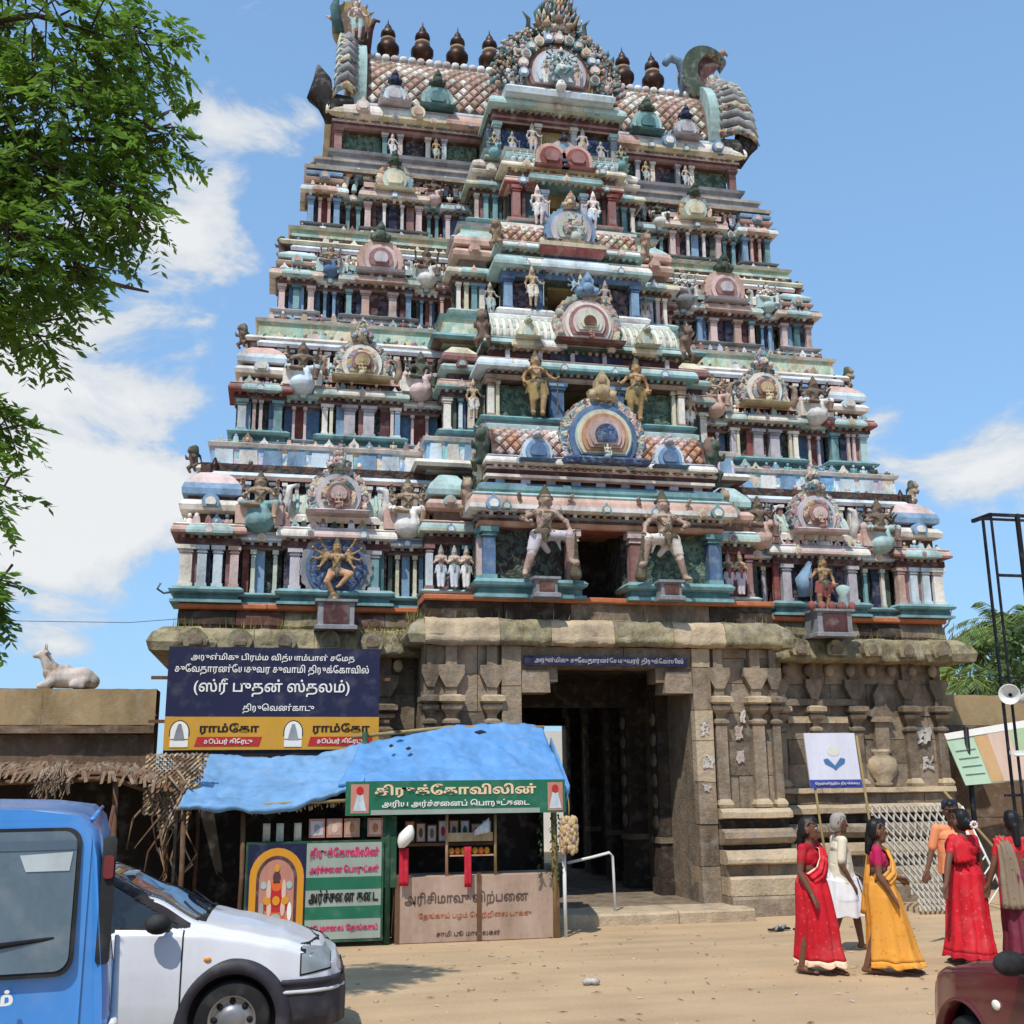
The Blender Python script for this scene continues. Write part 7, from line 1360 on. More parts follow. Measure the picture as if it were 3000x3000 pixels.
# maroon car at the right corner, turned away to the left; its left side faces us
mc = thing('maroon_car', 'dark maroon car with black wing mirror cut off by the lower right corner', 'car', (-.2, -10.4, 0), R(86))
H2 = Hull(3.9, [(0, .62), (.1, .72), (.3, .82), (.7, .91), (1.1, .98), (1.3, 1.03), (1.75, 1.25), (2.2, 1.42), (2.7, 1.45), (3.4, 1.38), (3.9, .95)], [(0, .58), (.1, .68), (.5, .83), (1.1, .92), (1.4, .96), (3.2, 1.0), (3.9, .85)],
          [(0, .4), (.05, .55), (.15, .68), (.35, .76), (.7, .82), (1.2, .83), (3.2, .83), (3.9, .66)], [(0, .3), (.1, .48), (.3, .6), (.8, .68), (1.25, .7), (1.7, .64), (2.2, .58), (3.2, .57), (3.9, .5)], nx=220)
ia = lambda x, z: (x + .78) ** 2 + (z - .3) ** 2 < .37 ** 2
w2 = lambda x, y, z: abs(y) > .5 and -2.3 < x < -1.45 and .985 < z < 1.02 + (-x - 1.45) * .5 and z < 1.37
s2 = lambda x, y, z: -2.15 < x < -1.33 and abs(y) < .6 and z > 1.02 + (-1.33 - x) * .42
b = MB(); b.add([tuple(p) for p in H2.A[0]], [tuple(range(len(H2.A[0])))], 'paint_maroon'); b.build('nose_panel', mc, local=True)
H2.cut(lambda x, y, z: not (w2(x, y, z) or s2(x, y, z) or (ia(x, z) and abs(y) > .5)), 'paint_maroon', 'body', mc); [H2.cut(lambda x, y, z: y * q_ > 0 and w2(x, y, z), 'glass_dark', 'side_window', mc, -.006) for q_ in (-1, 1)]; H2.cut(s2, 'glass_grey', 'windscreen', mc, -.004)
arch_trim2 = [arch_trim(mc, -.78, .365, .385, .3, -.822, 'paint_maroon', t=.012), None]; arch_trim2[0].scale = (1, -1, 1); wheel(mc, -.78, .72, .29, 1); wheel(mc, -.78, -.72, .29, -1); wheel(mc, -3.2, .72, .29, 1); wheel(mc, -3.2, -.72, .29, -1)
b = MB(); b.box(-1.5, -.3, -.6, .6, .15, .6, 'seat_cloth'); b.box(-3.5, -1.5, -.7, .7, .2, .9, 'seat_cloth'); b.build('cabin_floor', mc, local=True)
for s in (-1, 1): b = MB(); b.ball((-1.6, s * .95, 1.02), (.065, .1, .07), 'rubber', 12, 8); b.tube([(-1.5, s * .8, .97), (-1.56, s * .9, 1.0)], .035, 'rubber', 7); b.build('wing_mirror', mc, local=True); b = MB(); b.ball((-1.2, s * .83, .72), (.045, .016, .03), 'lamp_pale', 10, 6); b.build('indicator', mc, local=True)
# ---------------------------------------------------------------- ground and surroundings
m = mat('sand', (206, 168, 122), rough=.95, amount=0, raw=False); t_ = m.node_tree; p_ = t_.nodes['Principled BSDF']
ge = N(t_, 'ShaderNodeNewGeometry'); na = N(t_, 'ShaderNodeTexNoise'); na.inputs['Scale'].default_value = .55; na.inputs['Detail'].default_value = 8; na.inputs['Roughness'].default_value = .6; t_.links.new(ge.outputs['Position'], na.inputs['Vector'])
nb_ = N(t_, 'ShaderNodeTexNoise'); nb_.inputs['Scale'].default_value = 22; nb_.inputs['Detail'].default_value = 8; nb_.inputs['Roughness'].default_value = .75; t_.links.new(ge.outputs['Position'], nb_.inputs['Vector'])
mpw = N(t_, 'ShaderNodeMapping'); mpw.inputs['Rotation'].default_value = (0, 0, R(8)); mpw.inputs['Scale'].default_value = (.25, 2.2, 1); t_.links.new(ge.outputs['Position'], mpw.inputs[0])
nc = N(t_, 'ShaderNodeTexNoise'); nc.inputs['Scale'].default_value = 1.1; nc.inputs['Detail'].default_value = 5; t_.links.new(mpw.outputs[0], nc.inputs['Vector'])
cr = N(t_, 'ShaderNodeValToRGB'); cr.color_ramp.elements[0].position = .34; cr.color_ramp.elements[0].color = (*lin((154, 130, 102)), 1); cr.color_ramp.elements[1].position = .64; cr.color_ramp.elements[1].color = (*lin((192, 164, 128)), 1)
mixv = mth('ADD', mth('MULTIPLY', na.outputs[0], .45, tree=t_), mth('ADD', mth('MULTIPLY', nb_.outputs[0], .25, tree=t_), mth('MULTIPLY', nc.outputs[0], .3, tree=t_), tree=t_), tree=t_)
t_.links.new(mixv, cr.inputs[0]); t_.links.new(cr.outputs[0], p_.inputs['Base Color'])
bp = N(t_, 'ShaderNodeBump'); bp.inputs['Strength'].default_value = .8; bp.inputs['Distance'].default_value = .045; t_.links.new(mixv, bp.inputs['Height']); t_.links.new(bp.outputs[0], p_.inputs['Normal'])
gb = MB(); xs = [-900, -200, -60] + list(range(-20, 21, 1)) + [60, 200, 900]; ys = [-400, -60] + [-24 + .5 * i for i in range(60)] + [8, 12, 40, 200, 1500]
gb.grid([[(x, y, ground_z(y) + (.012 * mnoise.noise(Vector((x * .9, y * .9, 0))) if abs(x) < 21 and -24 < y < 6 else 0)) for x in xs] for y in ys], 'sand')
tag(gb.build('ground', local=True), kind='structure')
pb = MB()
for i in range(1300):
    x, y = rnd.uniform(-9, 7), rnd.uniform(-12, -1.2); r = rnd.uniform(.005, .016) * (1 if rnd.random() < .93 else 2); pb.ball((x, y, ground_z(y) + r * .2), (r, r * 1.2, r * .6), rnd.choice(['stone_light', 'sand', 'stone', 'straw']), 6, 4)
tag(pb.build('pebbles'), kind='stuff')
tg = MB()
for i in range(260): x, y = rnd.uniform(-8, 7), rnd.uniform(-11, -1.4); a = rnd.random() * 6.28; l = rnd.uniform(.02, .07); z = ground_z(y) + .012; tg.add([(x, y, z), (x + l * math.cos(a) - .01 * math.sin(a), y + l * math.sin(a) + .01 * math.cos(a), z + .01), (x + 2 * l * math.cos(a), y + 2 * l * math.sin(a), z), (x + l * math.cos(a) + .01 * math.sin(a), y + l * math.sin(a) - .01 * math.cos(a), z + .004)], [(0, 1, 2, 3)], rnd.choice(['thatch', 'straw', 'leaf_dark', 'paper', 'wood']))
LITTER = tg
b = MB(); b.ball((-2.2, -6.25, .03), (.06, .05, .035), 'paper', 8, 5); b.ball((-2.13, -6.27, .03), (.06, .05, .035), 'paper', 7, 5); b.v = [tuple(Vector(v) + mnoise.noise_vector(Vector(v) * 30) * .012) for v in b.v]; tag(b.build('litter'), 'small crumpled whitish scrap lying alone on the sandy ground', 'litter')
for i, (x, y) in enumerate(((1.75, -2.2), (1.9, -2.1), (2.12, -2.25), (2.3, -2.1), (2.45, -2.2))):
    b = MB(); b.grid([[(x + .11 * (k / 5 - .5) * 2, y + .045 * (j - 1) * (1 - .3 * abs(k / 5 - .5)), ground_z(y) + .03) for j in range(3)] for k in range(6)], 'rubber'); b.tube([(x - .02, y - .04, ground_z(y) + .03), (x + .04, y, ground_z(y) + .07), (x - .02, y + .04, ground_z(y) + .03)], .01, 'grey', 5)
    tag(b.build('sandal', solid=.025), '%s of the dark sandals left on the ground by the right plinth' % ('leftmost', 'second from the left', 'middle one', 'second from the right', 'rightmost')[i], 'sandal', 'sandals left by the plinth')
# boundary walls
mat('wall_plaster', (164, 140, 104), rough=.95, amount=.6, scale=1.1, bump=.5); mat('wall_old', (118, 96, 78), rough=.95, amount=.7, scale=1.4, bump=.7)
lw = thing('boundary_wall', 'long weathered boundary wall left of the gateway with a pale plastered upper band', 'wall', (-13, 2.2, 0))
def lwall(p, x0, x1, y):
    x = x0
    while x < x1:
        e = min(x1, x + rnd.uniform(1.6, 2.6)); n = 14
        for z0, z1, m, dy in ((2.98, 3.58, 'wall_plaster', -.14), (2.84, 2.97, 'wall_old', -.2), (1.2, 2.83, 'wall_old', 0), (-.3, 1.19, 'wall_old', -.05)):
            q = MB(); q.grid([[(x + (e - x) * i / n, y + dy + .02 * mnoise.noise(Vector((x + i * .3, z0 + j, 0))), z0 + (z1 - z0) * j / 4 + (.02 * mnoise.noise(Vector((x + i * .4, 3, 0))) if j == 4 else 0)) for i in range(n + 1)] for j in range(5)], m); q.add([(x, y + dy + .02, z1), (e, y + dy + .02, z1), (e, y + .5, z1), (x, y + .5, z1)], [(0, 1, 2, 3)], m); q.add([(x, y + dy + .02, z0), (e, y + dy + .02, z0), (e, y + .5, z0), (x, y + .5, z0)], [(3, 2, 1, 0)], m); q.build('wall_section', p)
        x = e
    q = MB(); q.box(x0, x1, y + .1, y + .5, -.3, 3.57, 'wall_old'); q.build('wall_back', p)
lwall(lw, -24, -7.45, 2.1)
rw = thing('boundary_wall', 'weathered brown boundary wall right of the gateway behind the billboard', 'wall', (13, 2.2, 0)); lwall(rw, 7.3, 30, 2.3)
mat('bullwhite', (196, 182, 172), amount=.8, scale=4, bump=.4); bl_ = thing('bull_statue', 'painted white and pink couchant bull statue on top of the left wall', 'statue', (-8.95, 2.2, 3.57)); link('body', figure('bull', white='bullwhite', gold='tan', pink='pink'), bl_, scale=(.95, .95, 1.0))
# billboard behind the right corner
bb = thing('billboard', 'tilted hoarding with pale green and orange print beside the right wall corner', 'billboard', (7.8, .9, 1.4))
Q = [(7.18, 1.0, 1.83), (9.9, 1.0, 2.0), (9.9, 1.25, 3.2), (6.95, 1.2, 2.78)]
def bpanel(u0, u1, v0, v1, off, m, name):
    pt = lambda u, v: Vector(Q[0]).lerp(Vector(Q[1]), u).lerp(Vector(Q[3]).lerp(Vector(Q[2]), u), v) + Vector((0, -off, 0))
    q = MB(); a = [pt(u0, v0), pt(u1, v0), pt(u1, v1), pt(u0, v1)]; q.add(a + [p + Vector((0, .02, 0)) for p in a], [(0, 1, 2, 3), (0, 4, 5, 1), (1, 5, 6, 2), (2, 6, 7, 3), (3, 7, 4, 0)], m); return q.build(name, bb)
mat('hoard_green', (176, 200, 172), amount=.25, bump=0, rough=.6); mat('hoard_orange', (196, 158, 112), amount=.5, bump=0, rough=.6); mat('hoard_leaf', (166, 186, 146), amount=.3, bump=0); mat('hoard_pale', (206, 178, 160), amount=.3, bump=0)
bpanel(0, 1, 0, 1, 0, 'hoard_green', 'board'); bpanel(.2, .36, .02, .86, .01, 'hoard_orange', 'print_field'); bpanel(.3, .6, .02, .9, .015, 'hoard_pale', 'print_field'); bpanel(.46, 1, .5, .9, .02, 'hoard_leaf', 'print_field'); bpanel(0, 1, .88, 1, .022, 'ink_white', 'white_strip')
for k in range(4): bpanel(.03, .18, .2 + .15 * k, .205 + .15 * k, .024, 'mint', 'print_line')
for x in (7.4, 9.0): b = MB(); b.tube([(x, 1.2, -.2), (x, 1.15, 2.9)], .05, 'iron_black', 7); b.build('post', bb)
# steel frame with loudspeakers and a tube lamp
fr_ = thing('steel_frame', 'tall black steel lattice frame standing empty at the right edge', 'frame', (7.4, -1.6, 0))
for x, y, w in ((6.16, -2.0, .016), (6.36, -1.5, .019), (6.66, -2.0, .03), (8.9, -2.0, .05), (9.2, -1.5, .034)): b = MB(); b.box(x - w, x + w, y - w, y + w, -.15, 6.3, 'iron_black'); b.build('upright', fr_)
for x0, x1, y, z, w in ((6.16, 9.2, -2.0, 6.27, .025), (6.36, 9.2, -1.5, 6.32, .02), (6.18, 9.2, -2.0, 5.24, .022), (6.4, 9.2, -1.5, 3.6, .018), (6.2, 9.2, -1.5, 1.7, .02)): b = MB(); b.box(x0, x1, y - w, y + w, z - w, z + w, 'iron_black'); b.build('crossbar', fr_)
for x, z in ((6.16, 6.27), (8.9, 6.27)): b = MB(); b.box(x - .03, x + .03, -2.0, -1.5, z - .03, z + .03, 'iron_black'); b.build('crossbar', fr_)
for i, (x, y, z, rz, lb) in enumerate(((6.06, -2.12, 3.27, -40, 'white horn loudspeaker on the outer upright of the black frame'), (6.26, -2.14, 3.2, 20, 'white horn loudspeaker between the uprights of the black frame'), (6.5, -2.15, 3.33, 10, 'upper white horn loudspeaker nearest the right edge'))):
    t = thing('loudspeaker', lb, 'loudspeaker', (x, y, z), R(rz), 'loudspeakers on the steel frame')
    b = MB(); P_ = [[(r * math.cos(2 * math.pi * k / 16), yy, r * math.sin(2 * math.pi * k / 16)) for k in range(16)] for yy, r in ((.2, .04), (.1, .05), (0, .08), (-.1, .13), (-.15, .16), (-.16, .165), (-.15, .15), (-.05, .08), (.0, .03))]; b.grid(P_, 'steel_white', closed=True); b.build('horn', t, local=True)
    b = MB(); b.lathe(0, .2, [(.06, -.06), (.07, 0), (.06, .06)], 'grey', 10); b.build('driver', t, local=True)
tl = thing('tube_lamp', 'white tube lamp fixture fixed across the black steel frame', 'lamp', (6.5, -2.08, 2.34)); b = MB(); b.box(5.98, 7.3, -2.1, -2.05, 2.34, 2.4, 'steel_white'); b.build('housing', tl); b = MB(); b.tube([(6.02, -2.12, 2.33), (7.26, -2.12, 2.33)], .018, 'ink_white', 8); b.build('tube', tl)
# white board on two leaning poles
wb = thing('white_board', 'white board with a small blue bird emblem and blue lower bar on two leaning poles', 'sign', (3.8, -.35, -.12))
def slant(x, z): return x + .055 * (2.74 - z)
def bp_(name, poly, y, t, m, par): q = MB(); n = len(poly); f = [(slant(x, z), y - .07 * (z - 1.8) * -1 * .5, z) for x, z in poly]; f = f + [(p[0], p[1] + t, p[2]) for p in f]; q.add(f, [tuple(range(n))], m); q.add(f, [(i, i + n, (i + 1) % n + n, (i + 1) % n) for i in range(n)], m); q.add(f, [tuple(range(2 * n - 1, n - 1, -1))], m); return q.build(name, par)
mat('halo_print', (216, 214, 206), amount=.2, bump=0); mat('emblem_blue', (72, 112, 160), amount=.1, bump=0); mat('bar_blue', (58, 70, 146), amount=.2, bump=0); mat('board_white', (214, 214, 226), amount=.2, bump=0, rough=.5)
bo = bp_('board', [(3.31, 1.86), (4.24, 1.86), (4.24, 2.74), (3.31, 2.74)], -.4, .03, 'board_white', wb); bp_('lower_bar', [(3.3, 1.83), (4.25, 1.83), (4.25, 1.97), (3.3, 1.97)], -.407, .006, 'bar_blue', wb)
bp_('emblem', [(3.6, 2.3), (3.68, 2.32), (3.8, 2.2), (3.92, 2.33), (4.0, 2.31), (3.98, 2.24), (3.86, 2.17), (3.8, 2.12), (3.76, 2.16), (3.62, 2.23)], -.407, .005, 'emblem_blue', wb); bp_('halo_print', ellipse(3.8, 2.45, .12, .09), -.405, .004, 'halo_print', wb)
lettering('தென்னிந்திய திருச்சபை', 3.83, -.425, 1.905, .8, .06, 'ink_white', wb)
for x in (3.4, 4.3): b = MB(); b.tube([(slant(x, 2.7), -.33, 2.7), (slant(x, 1.2), -.4, 1.2), (slant(x, -.14), -.55, -.14)], .022, 'bamboo', 7); b.build('pole', wb)
# white lattice gate leaning on the plinth
mat('lattice_paint', (188, 182, 170), amount=.5, bump=0); lg = thing('lattice_gate', 'white folding lattice gate leaning against the right plinth', 'gate', (5.3, -.6, -.12))
def lp(u, v): a = Vector((4.85, -.95, -.1)).lerp(Vector((5.75, -.95, -.1)), u); c = Vector((4.34, -.35, 1.54)).lerp(Vector((5.86, -.35, 1.53)), u); return a.lerp(c, v)
nL = 11
for d in (1, -1):
    for i in range(-7, nL + 1):
        pts = []
        for k in range(21):
            v = k / 20; u = (i + (7 * v if d > 0 else 7 * (1 - v))) / nL
            if 0 <= u <= 1: pts.append(lp(u, v) + Vector((0, .012 * d, 0)))
        if len(pts) > 2: b = MB(); b.tube([pts[0], pts[len(pts) // 2], pts[-1]], .017, 'lattice_paint', 4, smooth=False); b.build('slat', lg)
lg2 = thing('white_ladder', 'narrow white latticed strip leaning right of the lattice gate', 'gate', (6.3, -.6, -.12))
for k, (a, c) in enumerate((((6.05, -.9, -.1), (5.95, -.3, 1.5)), ((6.42, -.9, .1), (6.2, -.3, 1.5)))): b = MB(); b.tube([a, c], .02, 'steel_white', 5); b.build('rail', lg2)
for k in range(9): v0 = k / 9; b = MB(); b.tube([Vector((6.05, -.9, -.1)).lerp(Vector((5.95, -.3, 1.5)), v0), Vector((6.42, -.9, .1)).lerp(Vector((6.2, -.3, 1.5)), min(1, v0 + .1))], .014, 'steel_white', 5); b.build('rung', lg2)
b = MB(); b.tube([(5.95, -.2, 1.75), (6.9, -.9, .2)], .025, 'bamboo', 7); tag(b.build('bamboo_pole'), 'pale bamboo pole slanting from the plinth corner behind the people', 'pole')

# ---- vegetation
def leafmat(name, c, tr=.25):
    m = mat(name, c, rough=.55, amount=0, spec=.3); t = m.node_tree; p = t.nodes['Principled BSDF']; ri = N(t, 'ShaderNodeNewGeometry'); no = N(t, 'ShaderNodeTexNoise'); no.inputs['Scale'].default_value = 2.6; no.inputs['Detail'].default_value = 4; t.links.new(ri.outputs['Position'], no.inputs['Vector'])
    cr_ = N(t, 'ShaderNodeValToRGB'); q = lin(c); cr_.color_ramp.elements[0].position = .35; cr_.color_ramp.elements[0].color = (q[0] * .6, q[1] * .6, q[2] * .6, 1); cr_.color_ramp.elements[1].position = .68; cr_.color_ramp.elements[1].color = (q[0] * 1.5, q[1] * 1.45, q[2] * 1.2, 1); t.links.new(no.outputs[0], cr_.inputs[0]); t.links.new(cr_.outputs[0], p.inputs['Base Color'])
    tl_ = N(t, 'ShaderNodeBsdfTranslucent'); t.links.new(cr_.outputs[0], tl_.inputs['Color']); ms = N(t, 'ShaderNodeMixShader'); ms.inputs[0].default_value = tr; o_ = t.nodes['Material Output']; t.links.new(p.outputs[0], ms.inputs[1]); t.links.new(tl_.outputs[0], ms.inputs[2]); t.links.new(ms.outputs[0], o_.inputs['Surface']); return m
leafmat('leaf_neem', (104, 138, 58), .5); leafmat('leaf_palm', (98, 120, 70), .3); leafmat('leaf_bush', (78, 100, 62), .25); leafmat('leaf_yellow', (150, 160, 70), .3); mat('bark', (86, 68, 54), rough=.95, amount=.6, bump=.8)
def quads(name, P0, D, S, m, parent):
    """leaf blades: base, direction vector, half-width vector -> bent diamonds"""
    n = len(P0); v = np.empty((n, 4, 3)); v[:, 0] = P0; v[:, 1] = P0 + D * .45 + S; v[:, 2] = P0 + D; v[:, 3] = P0 + D * .45 - S
    me = bpy.data.meshes.new(name); me.from_pydata(v.reshape(-1, 3).tolist(), [], np.arange(n * 4).reshape(-1, 4).tolist()); me.materials.append(MATS[m]); me.update()
    return link(name, me, parent, Vector((0, 0, 0)) - (world_of(parent).translation if parent else Vector()))
def sprigs(C, dirs, L, nl, lw, droop=.35, g=RNG):
    """pinnate sprays: stem from C along dirs, leaflets both sides"""
    n = len(C); P0, D, S = [], [], []
    for k in range(nl):
        t = (k + 1) / nl; base_ = C + dirs * (L[:, None] * t) + np.array([0, 0, -1]) * (droop * L * t * t)[:, None]
        for sgn in (-1, 1):
            side = np.cross(dirs, np.array([0, 0, 1.0])); side /= np.linalg.norm(side, axis=1, keepdims=True) + 1e-6
            d = side * sgn * .85 + dirs * .5 + np.array([0, 0, -.25]) + g.normal(0, .22, (n, 3)); d /= np.linalg.norm(d, axis=1, keepdims=True); l = lw * (1.15 - .5 * abs(t - .45)) * g.uniform(.65, 1.35, n)
            s_ = np.cross(d, g.normal(0, 1, (n, 3)) * .5 + np.array([0, 0, 1.0])); s_ /= np.linalg.norm(s_, axis=1, keepdims=True) + 1e-6
            P0.append(base_); D.append(d * l[:, None]); S.append(s_ * (l * .19)[:, None])
    return np.concatenate(P0), np.concatenate(D), np.concatenate(S)
nm_ = thing('neem_tree', 'leafy neem tree overhanging the yard at the upper left', 'tree', (-11.5, -9.6, 0))
b = MB(); b.tube([(-11.5, -9.6, -.1), (-11.45, -9.55, 1.5), (-11.2, -9.5, 3.4), (-10.7, -9.4, 5.2), (-10.2, -9.3, 6.8)], [.42, .34, .3, .24, .16], 'bark', 12); b.build('trunk', nm_)
def limb_(pts, r): b = MB(); b.tube(pts, [r * (1 - .93 * (i / (len(pts) - 1)) ** .8) for i in range(len(pts))], 'bark', 7); b.build('limb', nm_)
LIMBS = [([(-10.8, -9.4, 5.0), (-9.6, -9.3, 5.6), (-8.4, -9.2, 6.0), (-7.2, -9.1, 6.1), (-6.6, -9.1, 6.0)], .13), ([(-10.4, -9.3, 6.2), (-9.2, -9.0, 7.0), (-7.8, -8.9, 7.4), (-6.6, -8.9, 7.5)], .12), ([(-10.2, -9.3, 6.8), (-9.0, -9.3, 7.9), (-7.6, -9.4, 8.25), (-6.9, -9.4, 8.1)], .08), ([(-10.9, -9.4, 4.6), (-9.6, -9.6, 4.7), (-8.4, -9.6, 4.6), (-7.6, -9.5, 4.45)], .09), ([(-11.2, -9.5, 3.4), (-10, -9.7, 3.9), (-8.6, -9.6, 3.7), (-7.5, -9.5, 3.35)], .08), ([(-10.2, -9.3, 6.8), (-10.4, -8.6, 8.2), (-9.6, -8.2, 9.6)], .12), ([(-10.9, -9.4, 4.9), (-12.2, -9.0, 6.4), (-13.2, -8.6, 7.6)], .12)]
for p, r in LIMBS: limb_(p, r)
def cluster(c, r, n): u = RNG.normal(0, 1, (n, 3)); u /= np.linalg.norm(u, axis=1, keepdims=True); return np.array(c) + u * np.array(r) * RNG.uniform(.25, 1, n)[:, None] ** .6, u
CC, DD = [], []
for c, r, n in (((-7.5, -9.2, 8.3), (.9, .7, .55), 220), ((-6.75, -9.2, 8.15), (.42, .4, .3), 70), ((-8.7, -9.2, 8.0), (1.0, .9, .9), 260), ((-7.3, -9.2, 7.45), (.75, .6, .45), 170), ((-6.6, -9.2, 7.35), (.33, .3, .3), 60), ((-8.3, -9.2, 6.9), (.95, .8, .6), 230), ((-7.2, -9.2, 6.75), (.6, .5, .35), 120), ((-6.62, -9.2, 6.72), (.24, .3, .28), 36), ((-7.7, -9.2, 6.2), (.7, .6, .35), 150), ((-7.05, -9.2, 6.05), (.26, .3, .22), 32), ((-8.0, -9.2, 5.75), (.62, .6, .3), 110), ((-7.28, -9.2, 5.6), (.16, .2, .16), 20), ((-9.8, -9, 8.6), (1.3, 1.2, 1.1), 260), ((-10.2, -9.2, 6.8), (1.4, 1.2, 1.2), 260), ((-12.5, -8.8, 7.6), (1.5, 1.3, 1.3), 220), ((-11, -9, 10), (1.4, 1.2, .9), 160),
                 ((-7.62, -9.5, 4.7), (.2, .2, .18), 16), ((-7.42, -9.5, 4.62), (.1, .12, .13), 8), ((-7.5, -9.5, 4.1), (.16, .2, .22), 14), ((-7.6, -9.5, 3.25), (.22, .2, .22), 20), ((-7.42, -9.5, 3.42), (.12, .12, .1), 8), ((-8.9, -9.6, 4.5), (.4, .4, .25), 30)):
    a_, u_ = cluster((c[0] - (.1 if c[2] > 5 else .05), c[1], c[2] + (0 if c[2] > 5 else .03)), [q * (1 if c[2] > 5 else .8) for q in r], int(n * (.95 if c[2] > 5 else 1.5))); CC.append(a_); DD.append(u_)
CC = np.concatenate(CC); DD = np.concatenate(DD); DD = DD * .7 + RNG.normal(0, .45, DD.shape) + np.array([.12, -.05, -.3]); DD /= np.linalg.norm(DD, axis=1, keepdims=True)
P0, D_, S_2 = sprigs(CC, DD, RNG.uniform(.2, .34, len(CC)), 8, .1)
tag(quads('crown', P0, D_, S_2, 'leaf_neem', nm_), kind='stuff')
tw = MB()
for i in range(0, len(CC), 3): c = Vector(CC[i]); d = Vector(DD[i]); tw.tube([c - d * .25, c, c + d * .2 - Vector((0, 0, .05))], [.01, .007, .003], 'bark', 4)
tag(tw.build('twigs', nm_), kind='stuff')
def palm(x, y, h, label, k=1.0, n=18, seed=0):
    g = np.random.default_rng(seed); t = thing('palm_tree', label, 'tree', (x, y, -.1), 0, 'palms beyond the right wall'); b = MB(); b.tube([(x, y, -.2), (x + .3, y, h * .4), (x + .1, y, h * .75), (x + .2, y, h)], [.22, .18, .16, .15], 'bark', 9); b.build('trunk', t)
    P0, D, S = [], [], []; fr = MB()
    for i in range(n):
        a = 2 * math.pi * i / n + g.uniform(-.2, .2); e = g.uniform(-.35, 1.1); L = k * g.uniform(1.8, 2.5); o = Vector((x + .2, y, h)); d = Vector((math.cos(a) * math.cos(e), math.sin(a) * math.cos(e), math.sin(e))); side = d.cross(Vector((0, 0, 1))).normalized(); pts = []
        for j in range(13): s = j / 12; pts.append(o + d * L * s + Vector((0, 0, -1)) * L * .55 * s * s)
        fr.tube(pts, [.035 * (1 - .85 * q / 12) for q in range(13)], 'leaf_yellow', 4)
        for j in range(2, 13):
            for f in (0, .5):
                p = pts[j - 1].lerp(pts[j], f)
                for sg in (-1, 1): dd = (side * sg * .8 + (pts[j] - pts[j - 1]).normalized() * .55 + Vector((0, 0, -.55))).normalized() * k * .6 * (1.1 - abs(j / 12 - .45)); P0.append(p); D.append(dd); S.append(dd.cross(Vector((g.normal(), g.normal(), 1))).normalized() * .03 * k)
    tag(quads('fronds', np.array(P0), np.array(D), np.array(S), 'leaf_palm', t), kind='stuff'); tag(fr.build('frond_ribs', t), kind='stuff')
palm(23.6, 24, 6.9, 'low bushy palm rising right beside the gateway eave', 1.25, 22, 1); palm(27.0, 27, 8.2, 'palm with drooping fronds behind the black steel frame', 1.3, 20, 2); palm(21.6, 22, 5.6, 'short palm partly hidden by the stone eave corner', 1.0, 18, 3); palm(30, 31, 9.3, 'tallest palm at the far right beyond the wall', 1.3, 20, 4)
def bush(x, y, z, r, n, label, m, kind='bush', name='bush', sz=.3):
    t = thing(name, label, kind, (x, y, -.1)); b = MB(); b.tube([(x, y, -.2), (x, y, z)], [.12, .06], 'bark', 7); b.build('trunk', t); 
    cs = []; us = []
    for i in range(9): o = RNG.normal(0, .5, 3) * np.array(r); c_, u = cluster((x + o[0], y + o[1], z + o[2]), (r[0] * .55, r[1] * .55, r[2] * .5), n // 9); cs.append(c_); us.append(u)
    c_, u = np.concatenate(cs), np.concatenate(us); d = u + RNG.normal(0, .5, u.shape); d /= np.linalg.norm(d, axis=1, keepdims=True); s_ = np.cross(d, RNG.normal(0, 1, u.shape)); s_ /= np.linalg.norm(s_, axis=1, keepdims=True)
    tag(quads('crown', c_, d * sz, s_ * sz * .35, m, t), kind='stuff')
bush(25, 21, 5.4, (3.4, 2, 1.6), 3600, 'broad dark green bush massed along the right wall', 'leaf_bush'); bush(31, 26, 6.6, (3.2, 2, 2.2), 2200, 'tall green bush at the far right behind the frame', 'leaf_bush', sz=.35); bush(22.8, 26, 5.9, (1.8, 1.5, 1.2), 900, 'yellowish green shrub behind the short palm', 'leaf_yellow', sz=.3)
bush(7.4, -.9, .55, (.5, .3, .4), 320, 'low green weed growing by the right plinth corner', 'leaf_bush', sz=.12)
bt = thing('bare_tree', 'thin leafless grey tree rising behind the palms at right', 'tree', (24, 28, 0)); b = MB(); b.tube([(24, 28, -.2), (24.2, 28, 4), (24.6, 28, 7)], [.2, .14, .07], 'bark', 6); b.build('trunk', bt)
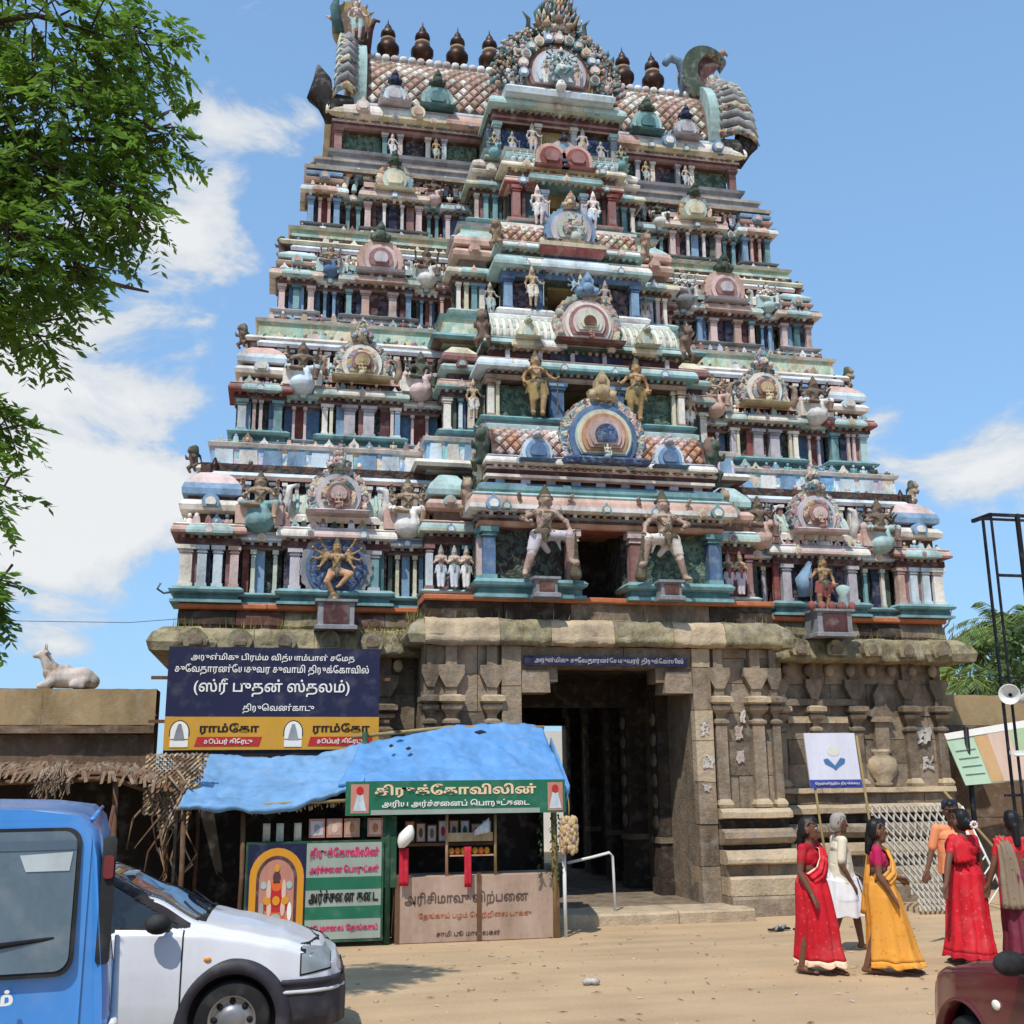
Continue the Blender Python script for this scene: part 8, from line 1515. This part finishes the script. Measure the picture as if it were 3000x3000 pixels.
for i in range(26): z = rnd.uniform(5, 8.2); x = 24.4 + rnd.uniform(-.2, .2); a = rnd.uniform(-1.2, 1.2); b = MB(); b.tube([(x, 28, z), (x + 1.0 * math.sin(a), 28 + rnd.uniform(-.5, .5), z + .6), (x + 1.9 * math.sin(a), 28, z + rnd.uniform(.8, 1.8))], [.05, .035, .012], 'bark', 4); b.build('branch', bt)
# dry grass on the eaves
gr = MB()
for x0, x1, y, z, n in ((-4.2, -3.1, .85, 4.56, 260), (-3.4, -3.0, .3, 4.62, 90), (-7.2, -4.2, .95, 4.55, 60), (3.1, 7.2, .95, 4.55, 60), (-2.8, 3.0, .1, 4.64, 70)):
    for i in range(n):
        x = rnd.uniform(x0, x1); a = rnd.uniform(-.06, .06); l = rnd.uniform(.06, .2); yy = y + rnd.uniform(-.15, .1); gr.add([(x - .006, yy, z - .03), (x + .006, yy, z - .03), (x + a, yy - rnd.uniform(0, .12), z + l * (1 if n < 200 else rnd.uniform(-1.2, .6)))], [(0, 1, 2)], rnd.choice(['straw', 'leaf_yellow', 'thatch']))
tag(gr.build('dry_grass'), kind='stuff')
pg_ = MB(); pg_.box(-3.3, 3.3, 15.8, 16.1, -.2, 3.4, 'ink_white'); pg_.box(-8, -3.31, 15.85, 16.1, -.2, 3.4, 'ink_white'); pg_.box(3.31, 8, 15.85, 16.1, -.2, 3.4, 'ink_white'); tag(pg_.build('courtyard_wall'), 'pale inner courtyard wall glimpsed through the end of the passage', 'wall')
b = MB(); b.tube([(-30, 6, 5.3), (-19, 4, 4.95), (-8, 2, 4.72), (-7.1, 1.4, 4.72)], .005, 'iron_black', 4); tag(b.build('overhead_wire'), 'thin overhead wire running to the left side of the tower', 'wire')
lb_ = thing('wall_bracket', 'small dark hooked bracket on the left edge of the lowest storey', 'bracket', (-7.3, 1.1, 5.1)); b = MB(); b.tube([(-7.1, 1.1, 5.15), (-7.35, 1.05, 5.1), (-7.45, 1.0, 5.16), (-7.4, 1.0, 5.26)], .02, 'teal', 6); b.build('arm', lb_)

tag(LITTER.build('fallen_leaves'), kind='stuff')
